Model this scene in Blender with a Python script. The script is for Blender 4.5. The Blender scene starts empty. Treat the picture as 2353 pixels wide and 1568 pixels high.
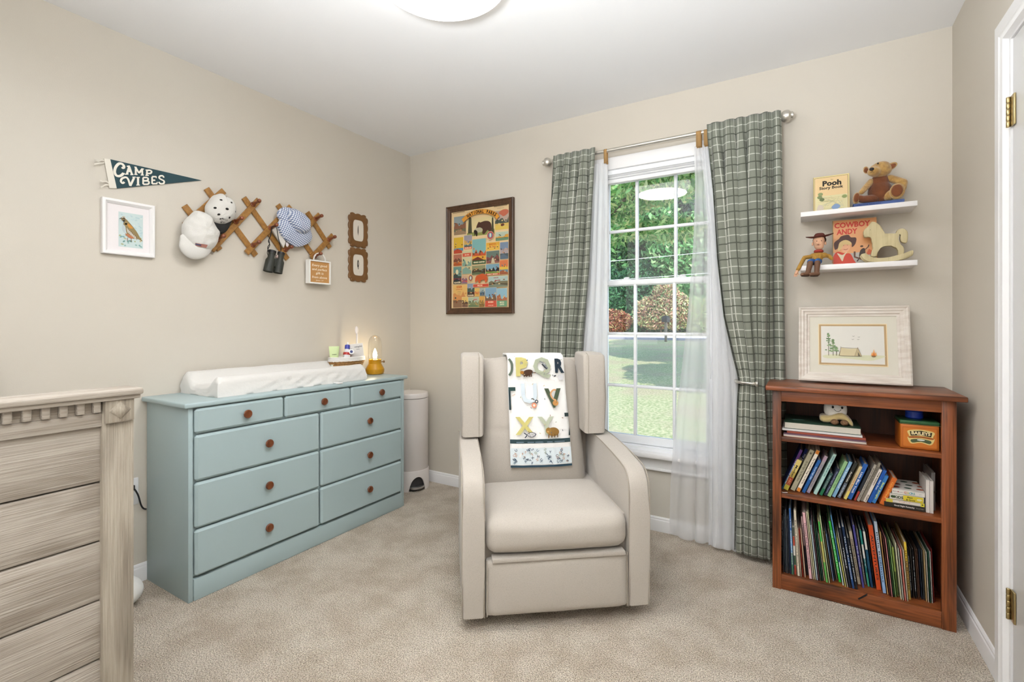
import bpy, bmesh, math, random
from mathutils import Vector, Matrix, noise
import numpy as np
random.seed(7)
SC = bpy.context.scene
COL = SC.collection
# ------------------------------------------------------------------ camera, world, lights, exposure
ANG = math.radians(31.15); FPX = 1107.0; CX, CY = 1176.5, 745.0
CAMP = Vector((2.566, -2.744, 1.162))
cd = bpy.data.cameras.new('camera'); cam = bpy.data.objects.new('camera', cd); COL.objects.link(cam)
cam.location = CAMP; cam.rotation_euler = (math.pi/2, 0, ANG)
cd.sensor_width = 36; cd.lens = FPX/2353*36; cd.shift_y = -(784-CY)/2353; cd.clip_start = .02; cd.clip_end = 400
SC.camera = cam
SC.view_settings.view_transform = 'Standard'; SC.view_settings.look = 'None'
SC.view_settings.gamma = 1; SC.view_settings.exposure = 0.2
SC.view_settings.use_curve_mapping = False
wd = bpy.data.worlds.new('sky'); SC.world = wd; wd.use_nodes = True
nt = wd.node_tree; nt.nodes.clear()
sky = nt.nodes.new('ShaderNodeTexSky'); sky.sky_type = 'NISHITA'; sky.sun_disc = False
sky.sun_elevation = math.radians(50); sky.sun_rotation = math.radians(100); sky.altitude = 200
bg = nt.nodes.new('ShaderNodeBackground'); bg.inputs['Strength'].default_value = 0.6
wo = nt.nodes.new('ShaderNodeOutputWorld')
nt.links.new(sky.outputs[0], bg.inputs[0]); nt.links.new(bg.outputs[0], wo.inputs[0])
def lamp(name, kind, loc, rot, energy, color, **k):
    l = bpy.data.lights.new(name, kind); l.energy = energy; l.color = color
    for a, b in k.items(): setattr(l, a, b)
    o = bpy.data.objects.new(name, l); o.location = loc; o.rotation_euler = rot; COL.objects.link(o); return o
lamp('sun', 'SUN', (0, 0, 12), (math.radians(36), math.radians(30), 0), 5.2, (1, .96, .89), angle=.009)
# the photographer's flash head, pointed up so that its light comes back off the ceiling
lamp('bounce_flash', 'AREA', (2.3, -2.86, 1.40), (math.radians(180-20), 0, math.radians(2)), 62, (.90, .95, 1.0), shape='DISK', size=.35, spread=math.radians(130))
# added fill light inside the rear wall, brightens the room from behind the camera
lamp('rear_fill', 'AREA', (1.8, -3.05, 1.35), (math.radians(90), 0, math.radians(-8)), 13, (.98, .985, 1.0), shape='RECTANGLE', size=2.2, size_y=1.8)

# ------------------------------------------------------------------ helpers
def ray(px, py):
    l = (px-CX)/FPX; h = (CY-py)/FPX; s, c = math.sin(ANG), math.cos(ANG)
    return Vector((-s + c*l, c + s*l, h))
def W(px, py, **k):           # the point of a known wall / shelf / table plane seen at a photo pixel
    v = ray(px, py)
    for a, i in (('x', 0), ('y', 1), ('z', 2)):
        if a in k: return CAMP + v*((k[a]-CAMP[i])/v[i])
def lin(c):
    if isinstance(c, str):
        c = c.lstrip('#'); c = [int(c[i:i+2], 16)/255 for i in (0, 2, 4)]
    return tuple(x/12.92 if x <= .04045 else ((x+.055)/1.055)**2.4 for x in c) + (1.0,)
MATS = {}
def newmat(name):
    m = bpy.data.materials.new(name); m.use_nodes = True
    n = m.node_tree; return m, n, n.nodes['Principled BSDF']
def mat(name, color, rough=.55, metal=0, bump=0, bscale=60, var=0, vscale=6, stretch=None, spec=.5, coat=0, sheen=0, detail=4, color2=None):
    if name in MATS: return MATS[name]
    m, n, b = newmat(name); L = n.links
    c = lin(color); b.inputs['Base Color'].default_value = c
    b.inputs['Roughness'].default_value = rough; b.inputs['Metallic'].default_value = metal
    b.inputs['Specular IOR Level'].default_value = spec
    if coat: b.inputs['Coat Weight'].default_value = coat
    if sheen: b.inputs['Sheen Weight'].default_value = sheen
    tc = n.nodes.new('ShaderNodeTexCoord'); mp = n.nodes.new('ShaderNodeMapping')
    L.new(tc.outputs['Object'], mp.inputs[0])
    if stretch: mp.inputs['Scale'].default_value = stretch
    if var or color2:
        t = n.nodes.new('ShaderNodeTexNoise'); t.inputs['Scale'].default_value = vscale; t.inputs['Detail'].default_value = detail
        L.new(mp.outputs[0], t.inputs[0])
        r = n.nodes.new('ShaderNodeValToRGB')
        c2 = lin(color2) if color2 else tuple(min(1, x*(1-var)) for x in c[:3])+(1,)
        c1 = c if color2 else tuple(min(1, x*(1+var*.5)) for x in c[:3])+(1,)
        r.color_ramp.elements[0].position = .35; r.color_ramp.elements[1].position = .65
        r.color_ramp.elements[0].color = c2; r.color_ramp.elements[1].color = c1
        L.new(t.outputs[0], r.inputs[0]); L.new(r.outputs[0], b.inputs['Base Color'])
    if bump:
        t = n.nodes.new('ShaderNodeTexNoise'); t.inputs['Scale'].default_value = bscale; t.inputs['Detail'].default_value = 3
        L.new(mp.outputs[0], t.inputs[0])
        u = n.nodes.new('ShaderNodeBump'); u.inputs['Strength'].default_value = bump; u.inputs['Distance'].default_value = .004
        L.new(t.outputs[0], u.inputs['Height']); L.new(u.outputs[0], b.inputs['Normal'])
    MATS[name] = m; return m
def wood(name, c1, c2, axis=0, scale=1.0, rough=.4, contrast=.5, fine=60, bump=.25, coat=0):
    if name in MATS: return MATS[name]
    m, n, b = newmat(name); L = n.links
    tc = n.nodes.new('ShaderNodeTexCoord')
    def mapped(s_along, s_across):
        mp = n.nodes.new('ShaderNodeMapping'); s = [s_across]*3; s[axis] = s_along
        mp.inputs['Scale'].default_value = s; L.new(tc.outputs['Object'], mp.inputs[0]); return mp.outputs[0]
    a = n.nodes.new('ShaderNodeTexNoise'); a.inputs['Scale'].default_value = 1; a.inputs['Detail'].default_value = 3; a.inputs['Distortion'].default_value = 1.2
    L.new(mapped(1.2*scale, 9*scale), a.inputs[0])
    mul = n.nodes.new('ShaderNodeMath'); mul.operation = 'MULTIPLY'; mul.inputs[1].default_value = 14; L.new(a.outputs[0], mul.inputs[0])
    sn = n.nodes.new('ShaderNodeMath'); sn.operation = 'SINE'; L.new(mul.outputs[0], sn.inputs[0])
    f = n.nodes.new('ShaderNodeTexNoise'); f.inputs['Scale'].default_value = 1; f.inputs['Detail'].default_value = 4
    L.new(mapped(fine*.06*scale, fine*3*scale), f.inputs[0])
    ad = n.nodes.new('ShaderNodeMath'); ad.operation = 'MULTIPLY_ADD'; ad.inputs[1].default_value = .22; L.new(sn.outputs[0], ad.inputs[0]); L.new(f.outputs[0], ad.inputs[2])
    r = n.nodes.new('ShaderNodeValToRGB'); r.color_ramp.elements[0].position = .5-contrast/2; r.color_ramp.elements[1].position = .5+contrast/2
    r.color_ramp.elements[0].color = lin(c2); r.color_ramp.elements[1].color = lin(c1)
    L.new(ad.outputs[0], r.inputs[0]); L.new(r.outputs[0], b.inputs['Base Color'])
    b.inputs['Roughness'].default_value = rough
    if coat: b.inputs['Coat Weight'].default_value = coat; b.inputs['Coat Roughness'].default_value = .2
    u = n.nodes.new('ShaderNodeBump'); u.inputs['Strength'].default_value = bump; u.inputs['Distance'].default_value = .002
    L.new(f.outputs[0], u.inputs['Height']); L.new(u.outputs[0], b.inputs['Normal'])
    MATS[name] = m; return m
def printmat(name='printed_ink', rough=.6):
    if name in MATS: return MATS[name]
    m, n, b = newmat(name)
    a = n.nodes.new('ShaderNodeAttribute'); a.attribute_name = 'Col'
    n.links.new(a.outputs['Color'], b.inputs['Base Color']); b.inputs['Roughness'].default_value = rough
    b.inputs['Specular IOR Level'].default_value = .3
    MATS[name] = m; return m
def flat(c, rough=.55): return mat('paint_'+c.lstrip('#')+('' if rough == .55 else '_r%d' % int(rough*100)), c, rough)

WM = {}                       # world matrices of the objects built so far
def tag(o, label=None, cat=None, group=None, kind=None):
    if label: o['label'] = label
    if cat: o['category'] = cat
    if group: o['group'] = group
    if kind: o['kind'] = kind
    return o
def thing(name, label, cat, loc=(0, 0, 0), rz=0, group=None, kind=None):
    o = bpy.data.objects.new(name, None); COL.objects.link(o); o.empty_display_size = .05
    o.location = loc; o.rotation_euler = (0, 0, rz)
    WM[o] = Matrix.Translation(Vector(loc)) @ Matrix.Rotation(rz, 4, 'Z')
    return tag(o, label, cat, group, kind)
def link(name, me, material, parent=None, local=False, sharp=35, smooth=True):
    if parent is not None and not local:
        me.transform(WM[parent].inverted())
    if material is not None:
        for mm in (material if isinstance(material, (list, tuple)) else [material]): me.materials.append(mm)
    if smooth and len(me.polygons):
        me.polygons.foreach_set('use_smooth', [True]*len(me.polygons)); me.set_sharp_from_angle(angle=math.radians(sharp))
    o = bpy.data.objects.new(name, me); COL.objects.link(o)
    if parent is not None: o.parent = parent; WM[o] = WM[parent].copy()
    else: WM[o] = Matrix.Identity(4)
    return o
def part(name, bm, material, parent=None, local=False, sharp=35, smooth=True, label=None):
    bmesh.ops.recalc_face_normals(bm, faces=bm.faces)
    me = bpy.data.meshes.new(name); bm.to_mesh(me); bm.free()
    o = link(name, me, material, parent, local, sharp, smooth)
    if label: o['label'] = label
    return o
def rebase(o):                # put a single-mesh thing's origin at the middle of its foot
    vs = [v.co for v in o.data.vertices]
    c = Vector(((min(v.x for v in vs)+max(v.x for v in vs))/2, (min(v.y for v in vs)+max(v.y for v in vs))/2, min(v.z for v in vs)))
    o.data.transform(Matrix.Translation(-c)); o.location = c; WM[o] = Matrix.Translation(c); return o
def BM(): return bmesh.new()
def box(bm, x0, x1, y0, y1, z0, z1, bev=0, seg=2, M=None):
    vs = [bm.verts.new((x, y, z)) for x in (x0, x1) for y in (y0, y1) for z in (z0, z1)]
    fs = [bm.faces.new([vs[i] for i in q]) for q in ((0, 1, 3, 2), (4, 6, 7, 5), (0, 4, 5, 1), (2, 3, 7, 6), (0, 2, 6, 4), (1, 5, 7, 3))]
    if bev:
        es = list({e for f in fs for e in f.edges})
        r = bmesh.ops.bevel(bm, geom=es, offset=bev, segments=seg, profile=.5, affect='EDGES', clamp_overlap=True)
        vs = list({v for f in r['faces'] for v in f.verts} | {v for v in vs if v.is_valid})
    if M is not None: bmesh.ops.transform(bm, matrix=M, verts=vs)
    return bm
def mbox(*a, **k): return box(BM(), *a, **k)
def tube(bm, pts, r, n=10, cap=True, closed=False):
    pts = [Vector(p) for p in pts]; N = len(pts); rings = []
    rs = r if isinstance(r, (list, tuple)) else [r]*N
    up = None
    for i, p in enumerate(pts):
        a = pts[i-1] if (i > 0 or closed) else p; b = pts[(i+1) % N] if (i < N-1 or closed) else p
        t = (b-a).normalized()
        if up is None:
            up = Vector((0, 0, 1)) if abs(t.z) < .9 else Vector((1, 0, 0))
        s = t.cross(up); s = s.normalized() if s.length > 1e-6 else Vector((1, 0, 0)); up = s.cross(t).normalized()
        rings.append([bm.verts.new(p + (s*math.cos(k*2*math.pi/n)+up*math.sin(k*2*math.pi/n))*rs[i]) for k in range(n)])
    for i in range(N if closed else N-1):
        A, B = rings[i], rings[(i+1) % N]
        for k in range(n): bm.faces.new((A[k], A[(k+1) % n], B[(k+1) % n], B[k]))
    if cap and not closed:
        bm.faces.new(rings[0][::-1]); bm.faces.new(rings[-1])
    return bm
def lathe(bm, prof, n=32, M=None, sx=1, sy=1, cap=True):
    rings = []
    for r, z in prof: rings.append([bm.verts.new((r*sx*math.cos(k*2*math.pi/n), r*sy*math.sin(k*2*math.pi/n), z)) for k in range(n)])
    for A, B in zip(rings, rings[1:]):
        for k in range(n): bm.faces.new((A[k], A[(k+1) % n], B[(k+1) % n], B[k]))
    if cap:
        bm.faces.new(rings[0][::-1]); bm.faces.new(rings[-1])
    if M is not None: bmesh.ops.transform(bm, matrix=M, verts=[v for R in rings for v in R])
    return bm
def prism(bm, pts, f, w0, w1, bev=0, seg=2):
    a = [bm.verts.new(f(u, v, w0)) for u, v in pts]; b = [bm.verts.new(f(u, v, w1)) for u, v in pts]
    n = len(pts); fs = [bm.faces.new(a[::-1]), bm.faces.new(b)]
    for i in range(n): fs.append(bm.faces.new((a[i], a[(i+1) % n], b[(i+1) % n], b[i])))
    if bev:
        es = list({e for q in fs[:2] for e in q.edges})
        bmesh.ops.bevel(bm, geom=es, offset=bev, segments=seg, profile=.5, affect='EDGES', clamp_overlap=True)
    return bm
def catmull(pts, k=6, closed=True):
    out = []; n = len(pts)
    for i in range(n if closed else n-1):
        p = [Vector(pts[(i+j-1) % n]) if closed else Vector(pts[max(0, min(n-1, i+j-1))]) for j in range(4)]
        for s in range(k):
            t = s/k
            out.append(.5*((2*p[1])+(p[2]-p[0])*t+(2*p[0]-5*p[1]+4*p[2]-p[3])*t*t+(3*p[1]-p[0]-3*p[2]+p[3])*t**3))
    if not closed: out.append(Vector(pts[-1]))
    return [tuple(q) for q in out]
FL = lambda u, v, w: Vector((w, u, v))       # left wall: u = y, v = z, w = out of the wall
FB = lambda u, v, w: Vector((u, -w, v))      # back wall: u = x, v = z, w = out of the wall
def relief(bm, outline, f, w0, depth, prof=None, nr=10, wr=0, wscale=30, centre=None):
    n = len(outline); cu = centre[0] if centre else sum(p[0] for p in outline)/n; cv = centre[1] if centre else sum(p[1] for p in outline)/n
    prof = prof or (lambda r, a: math.sqrt(max(0, 1-r**2.4)))
    rings = []
    for j in range(nr, 0, -1):
        r = math.sin(j/nr*math.pi/2)
        R = []
        for i, (u, v) in enumerate(outline):
            uu, vv = cu+(u-cu)*r, cv+(v-cv)*r
            h = depth*prof(r, i/n)
            if wr: h += wr*noise.noise(Vector((uu*wscale, vv*wscale, 3.1)))*min(1, (1-r)*4)
            R.append(bm.verts.new(f(uu, vv, w0+h)))
        rings.append(R)
    c = bm.verts.new(f(cu, cv, w0+depth*prof(0, 0)))
    for A, B in zip(rings, rings[1:]):
        for i in range(n): bm.faces.new((A[i], A[(i+1) % n], B[(i+1) % n], B[i]))
    for i in range(n): bm.faces.new((rings[-1][i], rings[-1][(i+1) % n], c))
    back = [bm.verts.new(f(u, v, w0-.002)) for u, v in outline]
    for i in range(n): bm.faces.new((back[i], back[(i+1) % n], rings[0][(i+1) % n], rings[0][i]))
    bm.faces.new(back[::-1]); return bm
def ell(bm, c, r, M=None, seg=16):
    s = bmesh.ops.create_uvsphere(bm, u_segments=seg, v_segments=max(8, seg*2//3), radius=1)
    X = Matrix.Translation(Vector(c)) @ (M if M is not None else Matrix.Identity(4)) @ Matrix.Diagonal((r[0], r[1], r[2], 1))
    bmesh.ops.transform(bm, matrix=X, verts=s['verts']); return bm
def capsule(bm, a, b, ra, rb, n=14):
    a, b = Vector(a), Vector(b); d = (b-a); L = d.length; d = d/L; pts = []; rs = []
    for t in (-1, -.9, -.7, -.4, 0): pts.append(a+d*ra*t); rs.append(max(ra*.05, ra*math.sqrt(1-t*t)))
    for t in (0, .4, .7, .9, 1): pts.append(b+d*rb*t); rs.append(max(rb*.05, rb*math.sqrt(1-t*t)))
    return tube(bm, pts, rs, n)
def fuse(o, voxel=.003, smooth=4):
    m = o.modifiers.new('fuse', 'REMESH'); m.mode = 'VOXEL'; m.voxel_size = voxel; m.use_smooth_shade = True
    s = o.modifiers.new('soften', 'SMOOTH'); s.iterations = smooth; s.factor = .6
    return o
def sub(o, lv=2):
    m = o.modifiers.new('smooth', 'SUBSURF'); m.levels = lv; m.render_levels = lv; return o
# ---- flat print: coloured polygons lying on a surface
_fc = {}
def glyphs(s, bold=0.0, shear=0.0, spacing=1.0):
    k = (s, bold, shear, spacing)
    if k not in _fc:
        c = bpy.data.curves.new('lettering', 'FONT'); c.body = s; c.size = 1; c.offset = bold; c.shear = shear; c.space_character = spacing
        c.resolution_u = 2; c.fill_mode = 'FRONT'; c.align_x = 'CENTER'; c.align_y = 'CENTER'
        o = bpy.data.objects.new('lettering', c); me = o.to_mesh()
        _fc[k] = ([(v.co.x, v.co.y) for v in me.vertices], [tuple(p.vertices) for p in me.polygons])
        o.to_mesh_clear(); bpy.data.objects.remove(o); bpy.data.curves.remove(c)
    return _fc[k]
class Canvas:
    def __init__(s, o, ex, ey, n, warp=None, step=.00012, lift=.0006):
        s.o, s.ex, s.ey, s.n = Vector(o), Vector(ex), Vector(ey), Vector(n); s.v = []; s.f = []; s.c = []; s.k = 0; s.warp = warp; s.step = step; s.lift = lift
    def add(s, vs, fs, col, bump=True):
        b = len(s.v); h = s.lift+s.k*s.step
        for u, v in vs:
            p = s.warp(u, v, h) if s.warp else s.o+s.ex*u+s.ey*v+s.n*h
            s.v.append(tuple(p))
        for f in fs: s.f.append([b+i for i in f]); s.c.append(lin(col) if isinstance(col, str) else col)
        if bump: s.k += 1
    def poly(s, pts, col, **k): s.add(pts, [range(len(pts))], col, **k); return s
    def rect(s, u0, v0, u1, v1, col, **k): return s.poly([(u0, v0), (u1, v0), (u1, v1), (u0, v1)], col, **k)
    def ell(s, u, v, ru, rv, col, n=20, a=0, **k):
        ca, sa = math.cos(a), math.sin(a)
        return s.poly([(u+ru*math.cos(t)*ca-rv*math.sin(t)*sa, v+ru*math.cos(t)*sa+rv*math.sin(t)*ca) for t in [i*2*math.pi/n for i in range(n)]], col, **k)
    def stroke(s, pts, w, col, **k):
        L = []; R = []; n = len(pts); ws = w if isinstance(w, (list, tuple)) else [w]*n
        for i, (x, y) in enumerate(pts):
            a = pts[max(0, i-1)]; b = pts[min(n-1, i+1)]; dx, dy = b[0]-a[0], b[1]-a[1]; q = math.hypot(dx, dy) or 1
            nx, ny = -dy/q*ws[i]/2, dx/q*ws[i]/2; L.append((x+nx, y+ny)); R.append((x-nx, y-ny))
        s.add(L+R, [(i, i+1, n+i+1, n+i) for i in range(n-1)], col, **k); return s
    def text(s, t, u, v, size, col, rot=0, bold=0, sx=1, shear=0, spacing=1, width=None):
        vs, fs = glyphs(t, bold, shear, spacing)
        if not vs: return s
        xs = [p[0] for p in vs]; ys = [p[1] for p in vs]; cx, cy = (min(xs)+max(xs))/2, (min(ys)+max(ys))/2
        if width: sx = width/((max(xs)-min(xs))*size)
        ca, sa = math.cos(rot), math.sin(rot)
        P = [((x-cx)*size*sx, (y-cy)*size) for x, y in vs]
        s.add([(u+x*ca-y*sa, v+x*sa+y*ca) for x, y in P], fs, col); return s
    def build(s, name, parent=None, local=False, rough=.6):
        me = bpy.data.meshes.new(name); me.from_pydata(s.v, [], [list(f) for f in s.f]); me.update()
        at = me.color_attributes.new('Col', 'FLOAT_COLOR', 'CORNER'); arr = []
        for p, c in zip(me.polygons, s.c): arr += list(c)*p.loop_total
        at.data.foreach_set('color', arr)
        return link(name, me, printmat('printed_ink_r%d' % int(rough*100), rough), parent, local, smooth=False)
def rot_to(d):                # matrix turning +Z to direction d
    return Vector(d).to_track_quat('Z', 'Y').to_matrix().to_4x4()
def zc(ox, oy, s): return lambda x, y: (ox+x/s, oy+y/s)
# ------------------------------------------------------------------ the room
RX, RY, RH = 3.113, -3.12, 2.44
def wallmat(name, col, c2):
    return mat(name, col, .75, bump=.10, bscale=220, spec=.25, color2=c2, vscale=.8, detail=1)
m_wall = wallmat('cream_wall_paint', '#cfc9be', '#cdc5b8')
m_ceil = mat('white_ceiling_paint', '#eeeeef', .8, bump=.08, bscale=180, spec=.2)
m_trim = mat('white_gloss_trim', '#ecebeb', .35, spec=.4)
def struct(name, bm, m, label, **k): return tag(part(name, bm, m, **k), label, kind='structure')
# floor: fine carpet
m, n, b = newmat('beige_carpet'); L = n.links
tc = n.nodes.new('ShaderNodeTexCoord')
t1 = n.nodes.new('ShaderNodeTexNoise'); t1.inputs['Scale'].default_value = 240; t1.inputs['Detail'].default_value = 2; t1.inputs['Roughness'].default_value = .7
t2 = n.nodes.new('ShaderNodeTexNoise'); t2.inputs['Scale'].default_value = 5.5; t2.inputs['Detail'].default_value = 5; t2.inputs['Roughness'].default_value = .62
t3 = n.nodes.new('ShaderNodeTexVoronoi'); t3.inputs['Scale'].default_value = 190
for t in (t1, t2, t3): L.new(tc.outputs['Object'], t.inputs['Vector'])
r1 = n.nodes.new('ShaderNodeValToRGB'); r1.color_ramp.elements[0].position = .36; r1.color_ramp.elements[1].position = .60
r1.color_ramp.elements[0].color = lin('#9c8b74'); r1.color_ramp.elements[1].color = lin('#fff3e2')
r2 = n.nodes.new('ShaderNodeValToRGB'); r2.color_ramp.elements[0].position = .38; r2.color_ramp.elements[1].position = .6
r2.color_ramp.elements[0].color = (.80, .765, .72, 1); r2.color_ramp.elements[1].color = (1, 1, 1, 1)
L.new(t1.outputs[0], r1.inputs[0]); L.new(t2.outputs[0], r2.inputs[0])
mx = n.nodes.new('ShaderNodeMix'); mx.data_type = 'RGBA'; mx.blend_type = 'MULTIPLY'; mx.inputs['Factor'].default_value = 1
L.new(r1.outputs[0], mx.inputs['A']); L.new(r2.outputs[0], mx.inputs['B']); L.new(mx.outputs['Result'], b.inputs['Base Color'])
b.inputs['Roughness'].default_value = .95; b.inputs['Specular IOR Level'].default_value = .1; b.inputs['Sheen Weight'].default_value = .15
ad = n.nodes.new('ShaderNodeMath'); L.new(t1.outputs[0], ad.inputs[0]); L.new(t3.outputs['Distance'], ad.inputs[1])
bu = n.nodes.new('ShaderNodeBump'); bu.inputs['Strength'].default_value = 1.0; bu.inputs['Distance'].default_value = .008
L.new(ad.outputs[0], bu.inputs['Height']); L.new(bu.outputs[0], b.inputs['Normal']); m_carpet = m
struct('floor', mbox(-.15, RX+.15, RY-.15, .15, -.12, 0), m_carpet, 'beige cut pile carpet covering the whole nursery floor')
struct('ceiling', mbox(-.15, RX+.15, RY-.15, .15, RH, RH+.12), m_ceil, 'smooth white painted ceiling above the nursery')
struct('wall_left', mbox(-.14, 0, RY-.14, .14, 0, RH), m_wall, 'cream painted wall behind the blue dresser')
struct('wall_rear', mbox(0, RX, RY-.14, RY, 0, RH), m_wall, 'cream painted wall opposite the window')
WX0, WX1, WZ0, WZ1 = 1.49, 2.16, .44, 2.075
bm = BM()
for a in ((0, WX0, 0, RH), (WX1, RX, 0, RH), (WX0, WX1, 0, WZ0), (WX0, WX1, WZ1, RH)): box(bm, a[0], a[1], 0, .16, a[2], a[3])
struct('wall_back', bm, m_wall, 'cream painted wall around the window')
DY0, DY1, DZ = -.665, -1.47, 2.055
bm = BM()
for a in ((DY0, .14, 0, RH), (RY-.14, DY1, 0, RH), (DY1, DY0, DZ, RH)): box(bm, RX, RX+.14, a[0], a[1], a[2], a[3])
struct('wall_right', bm, m_wall, 'cream painted wall beside the oak bookcase')
# baseboards: profiled
def baseboard(name, f, u0, u1, label):
    prof = [(0, 0), (.013, 0), (.013, .055), (.011, .062), (.008, .066), (.008, .072), (.004, .078), (0, .08)]
    bm = BM(); A = [bm.verts.new(f(u0, z, w)) for w, z in prof]; B = [bm.verts.new(f(u1, z, w)) for w, z in prof]
    k = len(prof)
    for i in range(k): bm.faces.new((A[i], A[(i+1) % k], B[(i+1) % k], B[i]))
    bm.faces.new(A[::-1]); bm.faces.new(B)
    struct(name, bm, m_trim, label, sharp=20)
FR = lambda u, v, w: Vector((RX-w, u, v))
baseboard('baseboard_back', FB, .0, RX, 'white baseboard under the window wall')
baseboard('baseboard_left', FL, RY, -.013, 'white baseboard along the dresser wall')
baseboard('baseboard_right', FR, -.6, -.013, 'white baseboard beside the bookcase')
# ---- door in the right wall
d = thing('door_1', 'white panelled closet door with brass hinges in the right wall', None, (RX, -1.07, 0), kind='structure')
bm = BM(); prof = [(-.001, .0), (.012, 0), (.016, .006), (.016, .018), (.019, .022), (.019, .05), (.015, .056), (.013, .064), (0, .072), (-.001, .072)]
def casing_run(bm, pts, inward):      # pts: path of the outer edge in (y, z); inward: direction of the profile at each point
    rings = [[bm.verts.new(Vector((RX-w, p[0]+q[0]*t, p[1]+q[1]*t))) for w, t in prof] for p, q in zip(pts, inward)]
    k = len(prof)
    for A, B in zip(rings, rings[1:]):
        for i in range(k): bm.faces.new((A[i], A[(i+1) % k], B[(i+1) % k], B[i]))
    bm.faces.new(rings[0][::-1]); bm.faces.new(rings[-1])
yo = DY0+.072; yi = DY1-.072; zo = DZ+.066
casing_run(bm, [(yo, 0), (yo, zo), (yi, zo), (yi, 0)], [(-1, 0), (-1, -1), (1, -1), (1, 0)])
part('casing', bm, m_trim, d, sharp=20)
bm = BM(); box(bm, RX, RX+.14, DY0-.014, DY0, 0, DZ); box(bm, RX, RX+.14, DY1, DY1+.014, 0, DZ); box(bm, RX, RX+.14, DY1+.014, DY0-.014, DZ-.014, DZ)
part('jamb', bm, m_trim, d)
bm = BM(); s0, s1 = DY1+.018, DY0-.018
box(bm, RX+.004, RX+.036, s0, s1, .012, DZ-.018, .002)
slab = part('door_slab', bm, m_trim, d)
for z0, z1 in ((.25, .95), (1.12, 1.86)):          # raised panels
    for a, c in ((s0+.12, (s0+s1)/2-.05), ((s0+s1)/2+.05, s1-.12)):
        part('panel', mbox(RX-.001, RX+.008, a, c, z0, z1, .006, 2), m_trim, slab)
m_brass = mat('brass', '#b8a67a', .3, 1)
for z0, z1 in ((1.768, 1.862), (.252, .347)):
    h = BM(); box(h, RX-.002, RX+.003, DY0-.048, DY0-.018, z0, z1, .001); 
    part('hinge', h, m_brass, d)
    hh = [c for c in COL.objects if c.name.startswith('hinge')][-1]
    k = BM(); n5 = 5; st = (z1-z0)/n5
    for i in range(n5): lathe(k, [(.0045, z0+i*st+.0006), (.0052, z0+i*st+.0016), (.0052, z0+(i+1)*st-.0016), (.0045, z0+(i+1)*st-.0006)], 12, Matrix.Translation((RX-.006, DY0-.016, 0)))
    part('hinge_barrel', k, m_brass, hh)
k = BM(); lathe(k, [(.028, 0), (.028, .004), (.012, .008), (.010, .03), (.022, .04), (.027, .052), (.02, .066), (.004, .07)], 24, Matrix.Translation((RX+.004, s0+.06, .95)) @ rot_to((-1, 0, 0)))
part('door_knob', k, m_brass, d)
# ---- window
w = thing('window_1', 'white double hung window with divided panes behind sheer curtains', None, ((WX0+WX1)/2, 0, WZ0), kind='structure')
m_win = mat('white_window_vinyl', '#f1f3f6', .35)
bm = BM()
box(bm, WX0, WX0+.03, -.002, .15, WZ0, WZ1); box(bm, WX1-.02, WX1, -.002, .15, WZ0, WZ1); box(bm, WX0+.03, WX1-.02, -.002, .15, WZ1-.03, WZ1); box(bm, WX0+.03, WX1-.02, .0, .15, WZ0, WZ0+.02)
part('window_frame', bm, m_win, w)
bm = BM()
for x0, x1 in ((WX0-.065, WX0+.004), (WX1-.004, WX1+.065)): box(bm, x0, x1, -.018, 0, WZ0, WZ1+.065, .004)
box(bm, WX0-.065, WX1+.065, -.02, 0, WZ1-.004, WZ1+.068, .004)
part('casing', bm, m_trim, w)
part('window_stool', mbox(WX0-.085, WX1+.085, -.055, .02, WZ0-.026, WZ0, .006), m_trim, w)
bm = BM(); box(bm, WX0-.065, WX1+.065, -.014, 0, WZ0-.085, WZ0-.026, .003); box(bm, WX0-.065, WX1+.065, -.022, 0, WZ0-.1, WZ0-.085, .004)
part('window_apron', bm, m_trim, w)
mg, n, b = newmat('window_glass'); n.nodes.remove(b)
tr = n.nodes.new('ShaderNodeBsdfTransparent'); gl = n.nodes.new('ShaderNodeBsdfGlossy'); gl.inputs['Roughness'].default_value = .02
fr = n.nodes.new('ShaderNodeFresnel'); fr.inputs['IOR'].default_value = 1.45; ms = n.nodes.new('ShaderNodeMixShader')
n.links.new(fr.outputs[0], ms.inputs[0]); n.links.new(tr.outputs[0], ms.inputs[1]); n.links.new(gl.outputs[0], ms.inputs[2])
n.links.new(ms.outputs[0], n.nodes['Material Output'].inputs[0])
xs = [1.552, 1.722, 1.945, 2.115]
def sash(y, z0, z1, rows, bot, top, name):
    bm = BM(); x0, x1 = WX0+.03, WX1-.02
    box(bm, x0, xs[0], y, y+.03, z0, z1, .002); box(bm, xs[-1], x1, y, y+.03, z0, z1, .002)
    box(bm, xs[0], xs[-1], y, y+.03, z0, z0+bot, .002); box(bm, xs[0], xs[-1], y, y+.03, z1-top, z1, .002)
    s = part('sash', bm, m_win, w, label=name)
    zz = [z0+bot] + rows + [z1-top]
    for x in xs[1:-1]: part('muntin', mbox(x-.0085, x+.0085, y-.002, y+.022, z0+bot, z1-top, .004), m_win, s)
    for z in rows: part('muntin', mbox(xs[0], xs[-1], y-.001, y+.021, z-.0085, z+.0085, .004), m_win, s)
    for a, c in zip(xs, xs[1:]):
        for e, g in zip(zz, zz[1:]): part('pane', mbox(a, c, y+.009, y+.012, e, g), mg, s)
sash(.045, .462, 1.424, [.796, 1.105], .047, .030, 'lower sash, nearer the room')
sash(.078, 1.392, 2.045, [1.722], .030, .03, 'upper sash, set behind the lower one')
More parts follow.
